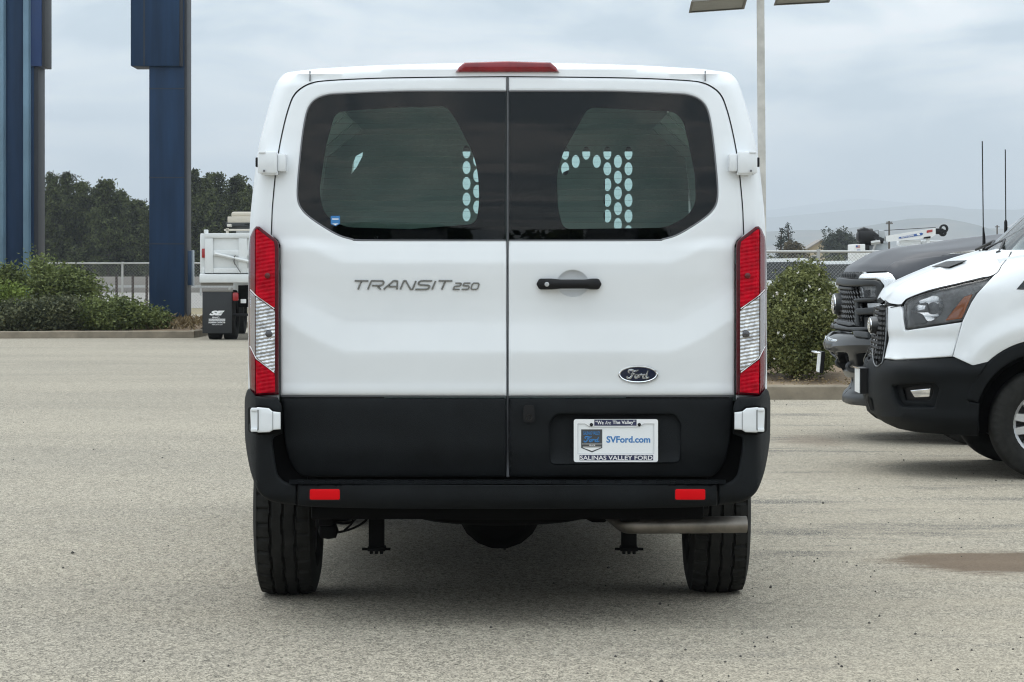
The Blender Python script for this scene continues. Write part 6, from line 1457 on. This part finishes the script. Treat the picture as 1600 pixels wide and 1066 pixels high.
# ================================================================== light pole
YL = 45.0; PB = mat('weathered_pole', (0.52, 0.51, 0.48), 0.75, var=0.15, vs=5); px_ = P(1190.5, 400, YL)
lp = thing('light_pole', 'pale square light pole with two flat lamp heads rising behind the van roof', 'light pole', (px_[0], YL, 0))
mb = MB(); h0 = 6.6; w0 = 0.062
mb.v += [(px_[0] + sx * w + dx, YL + sy * w, z) for w, z, dx in ((w0, 0, 0.02), (w0 * 0.93, h0, -0.03)) for sx, sy in ((-1, -1), (1, -1), (1, 1), (-1, 1))]
mb.f += [(0, 1, 5, 4), (1, 2, 6, 5), (2, 3, 7, 6), (3, 0, 4, 7), (4, 5, 6, 7)]; mb.build('pole', PB, lp, None)
mb = MB(); mb.box((px_[0] - 0.16, YL - 0.16, 0), (px_[0] + 0.16, YL + 0.16, 0.05)); mb.build('base_plate', GALV, lp)
HD = mat('lamp_head_grey', (0.15, 0.145, 0.135), 0.6); HDL = mat('lamp_diffuser', (0.16, 0.165, 0.15), 0.35, var=0.2, vs=6)
def head(cx, cy, roll, flip):
    p = P(cx, cy, YL); M = Matrix.Translation(p) @ Matrix.Rotation(math.radians(roll), 4, 'Y') @ Matrix.Rotation(math.radians(-9), 4, 'X'); mb = MB()
    mb.add([(-0.46, -0.32, 0), (0.46, -0.32, 0), (0.46, 0.42, 0), (-0.46, 0.42, 0), (-0.36, -0.24, 0.16), (0.36, -0.24, 0.16), (0.36, 0.34, 0.16), (-0.36, 0.34, 0.16)], [(0, 1, 5, 4), (1, 2, 6, 5), (2, 3, 7, 6), (3, 0, 4, 7), (4, 5, 6, 7)], M)
    mb.add([(-0.46, -0.32, 0), (0.46, -0.32, 0), (0.46, 0.42, 0), (-0.46, 0.42, 0), (-0.42, -0.28, 0), (0.42, -0.28, 0), (0.42, 0.38, 0), (-0.42, 0.38, 0)], [(0, 4, 5, 1), (1, 5, 6, 2), (2, 6, 7, 3), (3, 7, 4, 0)], M)
    h = mb.build('lamp_head', HD, lp, None); mb = MB(); mb.add([(-0.42, -0.28, 0.012), (0.42, -0.28, 0.012), (0.42, 0.38, 0.012), (-0.42, 0.38, 0.012)], [(0, 3, 2, 1)], M); mb.build('lamp_glass', HDL, h, None)
    mb = MB(); q = M @ Vector((0.1 * flip, 0, 0.16)); mb.tube([q, (q[0], YL, 6.35), (px_[0], YL, 6.4)], 0.03, 8); mb.build('lamp_arm', PB, h)
head(1122, 7.5, -4, 1); head(1256, -3.5, -3, -1)

# ================================================================== trees
GT = leafmat('windbreak_green', (0.012, 0.017, 0.007), (0.105, 0.125, 0.045), 0.55, 0.8); GT2 = leafmat('round_tree_green', (0.025, 0.034, 0.024), (0.06, 0.072, 0.045), 0.3, 0.8); GT3 = leafmat('brown_bush', (0.075, 0.06, 0.035), (0.16, 0.13, 0.075), 0.4, 0.8); GT4 = leafmat('dark_conifer', (0.018, 0.026, 0.022), (0.045, 0.058, 0.042), 0.4, 0.8)
def tree(name, label, X, Y, H, R, m_, seed, kind='spire', group=None, leaf=0.55, n=340, per=16, base=0.06):
    g = np.random.default_rng(seed); C = []
    t = thing(name, label, 'tree', (X, Y, -0.05), group); mb = MB()
    lean_ = g.normal(0, 0.3, 2); mb.tube([(X, Y, -0.1), (X + lean_[0] * 0.3, Y + lean_[1] * 0.3, H * 0.4), (X + lean_[0], Y + lean_[1], H * 0.9)], [0.035 * R + 0.12, 0.10 + 0.02 * R, 0.03], 7)
    if kind == 'spire':
        nl = 13
        for k in range(nl):                           # overlapping upswept lobes, each a clump of sprays
            hz0 = H * (base + (0.93 - base) * (k / (nl - 1)) ** 0.9); rr = R * (1 - ((k / (nl - 1)) ** 1.7)) * g.uniform(0.6, 1.1) + 0.15 * R
            for q in range(4 if k < nl - 3 else 2):
                a = g.uniform(0, 6.28); c = np.array([X + rr * 0.62 * math.cos(a) + lean_[0] * k / nl, Y + rr * 0.62 * math.sin(a), hz0])
                s = np.array([rr * 0.36, rr * 0.36, H * 0.075]); C.append(c + g.normal(0, 1, (max(3, n // (nl * 4)), 3)) * s)
                mb.tube([(X, Y, hz0 * 0.85), tuple(c)], [0.06, 0.02], 4, False)
    else:
        for k in range(16):
            u = g.normal(0, 1, 3); u /= np.linalg.norm(u); u[2] = abs(u[2]) * 0.9 - 0.25; c = np.array([X, Y, H * 0.58]) + u * np.array([R, R, H * 0.40]) * 0.68
            C.append(c + g.normal(0, 1, (max(3, n // 16), 3)) * np.array([R, R, H * 0.4]) * 0.20); mb.tube([(X, Y, H * 0.3), tuple(c)], [0.10, 0.03], 4, False)
    mb.build('trunk', BARK, t); C = np.concatenate(C); C[:, 2] = np.clip(C[:, 2], 0.2, H * 0.97)
    v, f = leaf_cloud(C, per, leaf * 0.55, leaf, 0.8, 0.55 if kind == 'spire' else 0.1, 2.4, seed); quick_mesh('crown', v, f, m_, t); return t
rowl = [(52, 270), (80, 276), (104, 276), (128, 290), (152, 298), (168, 286), (190, 303), (212, 319), (232, 320), (280, 292), (303, 272), (322, 283), (342, 275), (362, 283), (380, 280), (402, 288)]
ORD = ['first', 'second', 'third', 'fourth', 'fifth', 'sixth', 'seventh', 'eighth', 'ninth']
for i, (px, py) in enumerate(rowl):
    Y = 238 + 9 * ((i * 7) % 5) / 4; s = Y / F; H = CH + (HZ - py) * s + 0.3
    k = i if i < 9 else i - 9; lab = ORD[k] + (' dark windbreak tree counting right from the left sign leg' if i < 9 else ' dark windbreak tree counting right from the right sign leg')
    tree('windbreak_tree', lab, P(px, 430, Y)[0], Y, H, (2.6 if i % 3 else 3.0), GT, 100 + i, 'spire', 'windbreak trees beyond the road', 0.30, 900, 17)
hr_ = []; 
for k in range(900): hr_.append((rng.uniform(-45, -20), rng.uniform(249, 253), rng.uniform(0.2, 4.8)))
v, f = leaf_cloud(hr_, 26, 0.45, 0.34, 0.8, 0.3, 2.2, 9); o = quick_mesh('undergrowth', v, f, GT); tag(o, 'dark undergrowth massed below the left windbreak trees', 'undergrowth', None, 'stuff')
tree('round_tree', 'round dark tree standing right of the far house', P(1312, 400, 430)[0], 430, CH + (HZ - 351) * 0.1 + 0.4, 2.5, GT2, 61, 'round', None, 0.42, 420, 16)
tree('round_tree', 'smaller dark tree close to the right of the round tree', P(1334, 400, 435)[0], 435, CH + (HZ - 364) * 0.1 + 0.4, 1.6, GT2, 62, 'round', None, 0.42, 260, 14)
tree('conifer_tree', 'thin ragged conifer just right of the light pole', P(1219, 400, 300)[0], 300, CH + (HZ - 356) * 300 / F, 1.0, GT4, 63, 'spire', None, 0.26, 190, 9)
tree('conifer_tree', 'taller thin conifer left of the brown bush', P(1233, 400, 305)[0], 305, CH + (HZ - 350) * 305 / F, 0.95, GT4, 64, 'spire', None, 0.26, 150, 9)
tree('brown_bush_tree', 'brownish rounded bush left of the far house', P(1240, 400, 280)[0], 280, CH + (HZ - 373) * 280 / F, 1.3, GT3, 65, 'round', None, 0.3, 300, 14)
hr_ = []
for k in range(900): hr_.append((rng.uniform(15, 60), rng.uniform(178, 184), rng.uniform(0.2, 2.35)))
v, f = leaf_cloud(hr_, 22, 0.3, 0.3, 0.8, 0.2, 2.0, 10); o = quick_mesh('hedge_row', v, f, GB); tag(o, 'low dark hedge row behind the right chain link fence', 'hedge', None, 'stuff')

# ================================================================== far house
YH = 450.0; hs_ = thing('house', 'tan gabled house far off left of the round tree', 'house', P(1284, 430, YH)[:2] + (0,))
TAN = mat('tan_stucco', (0.50, 0.41, 0.28), 0.9); ROOF = mat('grey_roof', (0.26, 0.24, 0.22), 0.9); sH = YH / F
zr = CH + (HZ - 374) * sH; ze = CH + (HZ - 387.5) * sH; xl, xr, xm = P(1261, 0, YH)[0], P(1309, 0, YH)[0], P(1284, 0, YH)[0]
mb = MB(); mb.prism([(xl + 0.4, 0), (xr - 0.4, 0), (xr - 0.4, ze), (xm, zr - 0.25), (xl + 0.4, ze)], 0, 8, Matrix(((1, 0, 0, 0), (0, 0, 1, YH), (0, 1, 0, 0), (0, 0, 0, 1)))); mb.build('wall', TAN, hs_, None)
mb = MB()
for a, b in (((xl - 0.2, ze - 0.15), (xm, zr)), ((xm, zr), (xr + 0.2, ze - 0.15))):
    mb.v += [(a[0], YH - 0.6, a[1]), (b[0], YH - 0.6, b[1]), (b[0], YH + 8.5, b[1]), (a[0], YH + 8.5, a[1]), (a[0], YH - 0.6, a[1] - 0.22), (b[0], YH - 0.6, b[1] - 0.22)]; k = len(mb.v) - 6; mb.f += [(k, k + 1, k + 2, k + 3), (k, k + 4, k + 5, k + 1)]
mb.build('roof', ROOF, hs_, None)
for dx in (-1.2, 1.1):
    mb = MB(); mb.box((xm + dx - 0.45, YH - 0.05, 3.4), (xm + dx + 0.45, YH + 0.02, 4.6)); w_ = mb.build('window', WHITEP, hs_); mb = MB(); mb.box((xm + dx - 0.36, YH - 0.06, 3.5), (xm + dx + 0.36, YH - 0.052, 4.5)); mb.build('pane', GLASSD, w_)

# ================================================================== crane service truck, utility poles
YK = 105.0; ct = thing('crane_truck', 'white service truck with folded crane boom behind the pickup bonnet', 'truck', (P(1420, 430, YK)[0], YK, 0))
CW = mat('crane_white', (0.74, 0.75, 0.75), 0.45, var=0.05, vs=2); mb = MB(); pbox(mb, 1335, 381.5, 1352, 425, YK, 2.1, 0.03); pbox(mb, 1352, 395, 1475, 470, YK, 2.1, 0.03); bd_ = mb.build('service_body', CW, ct)
mb = MB(); pbox(mb, 1352, 383, 1358.5, 394, YK + 0.3, 1.2, 0.02); pbox(mb, 1340.5, 361, 1362, 379, YK + 0.4, 0.7, 0.12); mb.lathe([(0.34, -0.25), (0.34, 0.25)], Matrix.Translation(P(1353, 371, YK + 0.7)) @ Matrix.Rotation(1.57, 4, 'Y'), 14); mb.tube([P(1341, 364, YK + 0.6), P(1350, 360.5, YK + 0.6), P(1360, 364, YK + 0.6), P(1370, 372, YK + 0.6)], 0.14, 8); mb.tube([P(1360, 373, YK + 0.5), P(1372, 374, YK + 0.5), P(1380, 377, YK + 0.5)], 0.11, 8); mb.build('winch', BLACK, ct)
mb = MB(); mb.tube([P(1370, 375, YK + 0.3), P(1364, 392, YK + 0.3)], 0.05, 6); mb.tube([P(1361, 380, YK + 0.3), P(1375, 378, YK + 0.3)], 0.09, 6); mb.build('hydraulic_strut', GALV, ct)
mb = MB(); pbox(mb, 1373.5, 360, 1382.5, 378, YK + 0.5, 0.4, 0.03); pbox(mb, 1358, 379, 1388, 396, YK + 0.6, 0.6, 0.05); mb.build('crane_post', mat('crane_grey', (0.38, 0.41, 0.43), 0.5), ct)
def quadprism(pts4, Y0, Y1, name, m_, parent):
    mb = MB(); mb.v += [P(x, y, Y0) for x, y in pts4] + [(P(x, y, Y0)[0], Y1, P(x, y, Y0)[2]) for x, y in pts4]; n = len(pts4); mb.f += [tuple(range(n)), tuple(range(n, 2 * n))[::-1]] + [(i, n + i, n + (i + 1) % n, (i + 1) % n) for i in range(n)]; return mb.build(name, m_, parent, 30)
bm_ = quadprism([(1384, 369), (1462, 356.5), (1462, 367), (1455, 371.5), (1388, 378), (1384, 377)], YK + 0.5, YK + 0.85, 'crane_boom', CW, ct)
lg = quadprism([(1405, 370.8), (1440, 363.8), (1442.5, 365), (1441, 367.6), (1407, 373), (1404, 372.6)], YK + 0.485, YK + 0.5, 'boom_logo', mat('logo_blue', (0.03, 0.10, 0.33), 0.4), bm_)
q = MB(); text_mb(q, 'AUTO CRANE', 20 * YK / F, 2.4 * YK / F, 0.004, facing(1418, 369.4, YK + 0.482) @ Matrix.Rotation(math.radians(9.5), 4, 'Z'), 0.03); q.build('lettering', WHITEP, bm_, None)
q = MB(); mb2 = ellipse(0, 0, 2.6 * YK / F, 1.7 * YK / F, 16); q.prism(mb2, 0, 0.004, facing(1435, 366.3, YK + 0.482)); q.build('logo_ring', WHITEP, bm_)
quadprism([(1448, 360.3), (1457, 358.7), (1457, 362.5), (1448, 364.2)], YK + 0.485, YK + 0.5, 'warning_sticker', mat('sticker_red', (0.38, 0.05, 0.05), 0.5), bm_)
quadprism([(1443.5, 370.8), (1454, 369.2), (1454, 372.4), (1443.5, 373.2)], YK + 0.48, YK + 0.6, 'boom_slot', BLACK, bm_)
mb = MB(); c = P(1474.5, 357.5, YK + 0.6); mb.lathe([(0.10, -0.12), (0.17, -0.1), (0.17, 0.1), (0.10, 0.12)], Matrix.Translation(c) @ Matrix.Rotation(1.57, 4, 'X'), 16); pbox(mb, 1461, 357, 1474, 366, YK + 0.5, 0.3, 0.03); c = P(1473, 364, YK + 0.6); mb.lathe([(0.05, -0.12), (0.14, -0.1), (0.14, 0.1), (0.05, 0.12)], Matrix.Translation(c) @ Matrix.Rotation(1.57, 4, 'X'), 14); mb.build('sheave_head', BLACK, ct)
mb = MB(); mb.tube([P(1361, 361.5, YK + 0.65), P(1462, 355.5, YK + 0.65)], 0.012, 5); mb.build('cable', BLACK, ct)
mb = MB(); pbox(mb, 1405, 375, 1440, 384, YK + 0.8, 0.8, 0.06); pbox(mb, 1448, 372, 1453, 384, YK + 0.6, 0.2); pbox(mb, 1440, 376, 1480, 386, YK + 0.9, 0.5, 0.05); mb.build('tool_boxes', CW, ct)
mb = MB(); pbox(mb, 1481, 376, 1560, 450, YK - 0.05, 2.15, 0.12); mb.build('truck_cab', CW, ct)
for px in (1375, 1525):
    x = P(px, 480, YK)[0]
    for yy in (0.2, 1.9): mb = MB(); tyre_mesh(mb, Matrix.Translation((x, YK + yy, 0.45)) @ Matrix.Rotation(1.5708, 4, 'Z'), 0.45, 0.26, 40, False, 0.25); mb.build('tyre', RUBBER, ct, 40)
mb = MB(); pbox(mb, 1340, 445, 1556, 470, YK + 0.3, 1.5); mb.build('chassis', VBLACK, ct)
# flag sticker and blue emblem on the white box
fk = YK - 0.004
for i in range(5):
    mb = MB(); pbox(mb, 1337.3, 383.6 + i * 0.92, 1344, 384.06 + i * 0.92 + 0.05, fk, 0.003); mb.build('flag_stripe', MATS['sticker_red'], bd_, None)
mb = MB(); pbox(mb, 1337.2, 383.5, 1340, 386, fk - 0.003, 0.003); mb.build('flag_canton', MATS['logo_blue'], bd_, None)
quadprism([(1338.2, 391.5), (1340, 390), (1343.5, 390.2), (1348, 393), (1347, 394.8), (1343, 394.4), (1341.5, 392.6)], fk - 0.002, fk + 0.002, 'blue_emblem', MATS['logo_blue'], bd_)
WOOD = mat('grey_wood_pole', (0.10, 0.085, 0.07), 0.9)
for px, y0, Y, lab in ((1389.3, 345.5, 330, 'distant utility pole with two crossarms above the crane boom'), (1558, 352, 420, 'distant utility pole between the two whip antennas')):
    t = thing('utility_pole', lab, 'utility pole', (P(px, 0, Y)[0], Y, 0), 'distant utility poles'); x = P(px, 0, Y)[0]; zt_ = CH + (HZ - y0) * Y / F
    mb = MB(); mb.tube([(x, Y, 0), (x, Y, zt_)], [0.16, 0.10], 8); mb.build('pole', WOOD, t)
    for k, (dz, hw) in enumerate(((0.08, 0.35), (0.26, 0.42)) if px < 1400 else ((0.2, 0.35),)):
        mb = MB(); mb.box((x - hw, Y - 0.18, zt_ - dz - 0.12), (x + hw, Y - 0.08, zt_ - dz)); mb.build('crossarm', WOOD, t)

# ================================================================== far parked cars (and those mirrored in the van's rear glass)
def car(label, X, Y, yaw, m_, h=1.5, L_=4.6, w_=1.85, group=None, name='parked_car', boxy=False):
    t = thing(name, label, 'car', (X, Y, 0), group); M = Matrix.Translation((X, Y, 0)) @ Matrix.Rotation(yaw, 4, 'Z'); hl_ = L_ / 2
    if boxy: up = [(-hl_ * 0.98, h * 0.98), (hl_ * 0.25, h), (hl_ * 0.52, 0.68 * h)]; bel = 0.62
    else: up = [(-hl_ * 0.72, h * 0.93), (-hl_ * 0.35, h), (hl_ * 0.12, h * 0.99), (hl_ * 0.45, h * 0.68)]; bel = 0.62
    belt = h * bel; body_ = [(-hl_, 0.32), (-hl_ * 0.99, belt), (hl_ * 0.55, belt), (hl_ * 0.93, belt * 0.86), (hl_, belt * 0.6), (hl_ * 0.98, 0.32)]
    Q = M @ Matrix(((1, 0, 0, 0), (0, 0, -1, 0), (0, 1, 0, 0), (0, 0, 0, 1)))
    mb = MB(); mb.prism(body_, -w_ / 2, w_ / 2, Q); mb.build('body', m_, t)
    cab_ = [(-hl_ * 0.95, belt)] + up + [(hl_ * 0.55, belt)]; mb = MB(); n = len(cab_)
    mb.add([(x, y, -w_ / 2 + (0.02 if y <= belt else 0.16)) for x, y in cab_] + [(x, y, w_ / 2 - (0.02 if y <= belt else 0.16)) for x, y in cab_], [tuple(range(n))[::-1], tuple(range(n, 2 * n))] + [(i, (i + 1) % n, n + (i + 1) % n, n + i) for i in range(n)], Q); mb.build('roof', m_, t)
    ctr = np.mean(np.array(cab_), 0)
    for sgn in (1, -1):
        mb = MB(); q = [(ctr[0] + (x - ctr[0]) * 0.86, ctr[1] + (y - ctr[1]) * 0.74 + 0.0) for x, y in cab_]
        mb.add([(x, y, sgn * (w_ / 2 - (0.02 + 0.14 * max(0, (y - belt) / (h - belt))) + 0.012)) for x, y in q], [tuple(range(len(q)))], Q); mb.build('side_window', GLASSD, t, None)
    for (xa, ya), (xb, yb), nm in ((cab_[-1], cab_[-2], 'windscreen'), (cab_[0], cab_[1], 'rear_window')):
        mb = MB(); e_ = 0.015 * (1 if nm == 'windscreen' else -1); a = w_ / 2 - 0.14; b2 = w_ / 2 - 0.26
        mb.add([(xa + (xb - xa) * 0.08 + e_, ya + (yb - ya) * 0.08 + 0.012, -a), (xa + (xb - xa) * 0.08 + e_, ya + (yb - ya) * 0.08 + 0.012, a), (xa + (xb - xa) * 0.92 + e_, ya + (yb - ya) * 0.92 + 0.012, b2), (xa + (xb - xa) * 0.92 + e_, ya + (yb - ya) * 0.92 + 0.012, -b2)], [(0, 1, 2, 3)], Q); mb.build(nm, GLASSD, t, None)
    for sx_ in (-0.62, 0.62):
        for sy_ in (-1, 1): mb = MB(); tyre_mesh(mb, M @ Matrix.Translation((sx_ * hl_, sy_ * (w_ / 2 - 0.1), 0.33)) @ Matrix.Rotation(1.5708, 4, 'Z'), 0.335, 0.22, 32, False, 0.2); mb.build('tyre', RUBBER, t, 40)
    return t
SILC = mat('silver_car_paint', (0.35, 0.36, 0.37), 0.3, metal=0.5, coat=0.5); DARKC = mat('dark_car_paint', (0.02, 0.022, 0.026), 0.25, coat=0.6)
car('white van roof glimpsed through the left shrub', P(38, 430, 108)[0], 108, 0.0, PAINT2, 1.75, 4.4, 1.9, None, 'parked_van', True)
car('white van parked beyond the right fence nearest the light pole', P(1232, 430, 76)[0], 76, 0.0, PAINT2, 1.78, 3.4, 1.9, None, 'parked_van', True)
car('white car parked beyond the right fence behind the pickup nose', P(1305, 430, 78)[0], 78, 0.0, PAINT2, 1.72, 4.0, 1.9, None, 'parked_van', True)
car('dark car mirrored low in the left rear window', -1.9, -9, 1.5, DARKC, 2.2, 5.0, 2.0, None, 'parked_van', True); car('dark van mirrored low in the right rear window', 2.2, -8, 1.6, DARKC, 2.3, 5.2, 2.0, None, 'parked_van', True)
for i, (x, y, h_, r_, lab) in enumerate(((-10.5, -46, 7.4, 4.6, 'dark tree mirrored at the bottom of the left rear window'), (-5.0, -50, 6.4, 3.8, 'second dark tree mirrored beside it in the left rear window'), (3.5, -58, 4.6, 4.0, 'low dark tree mirrored in the right rear window'), (11, -56, 5.2, 4.6, 'dark tree mirrored at the right end of the right rear window'))):
    tree('reflected_tree', lab, x, y, h_, r_, GT, 300 + i, 'round', 'trees mirrored in the rear windows', 0.5, 420, 18)
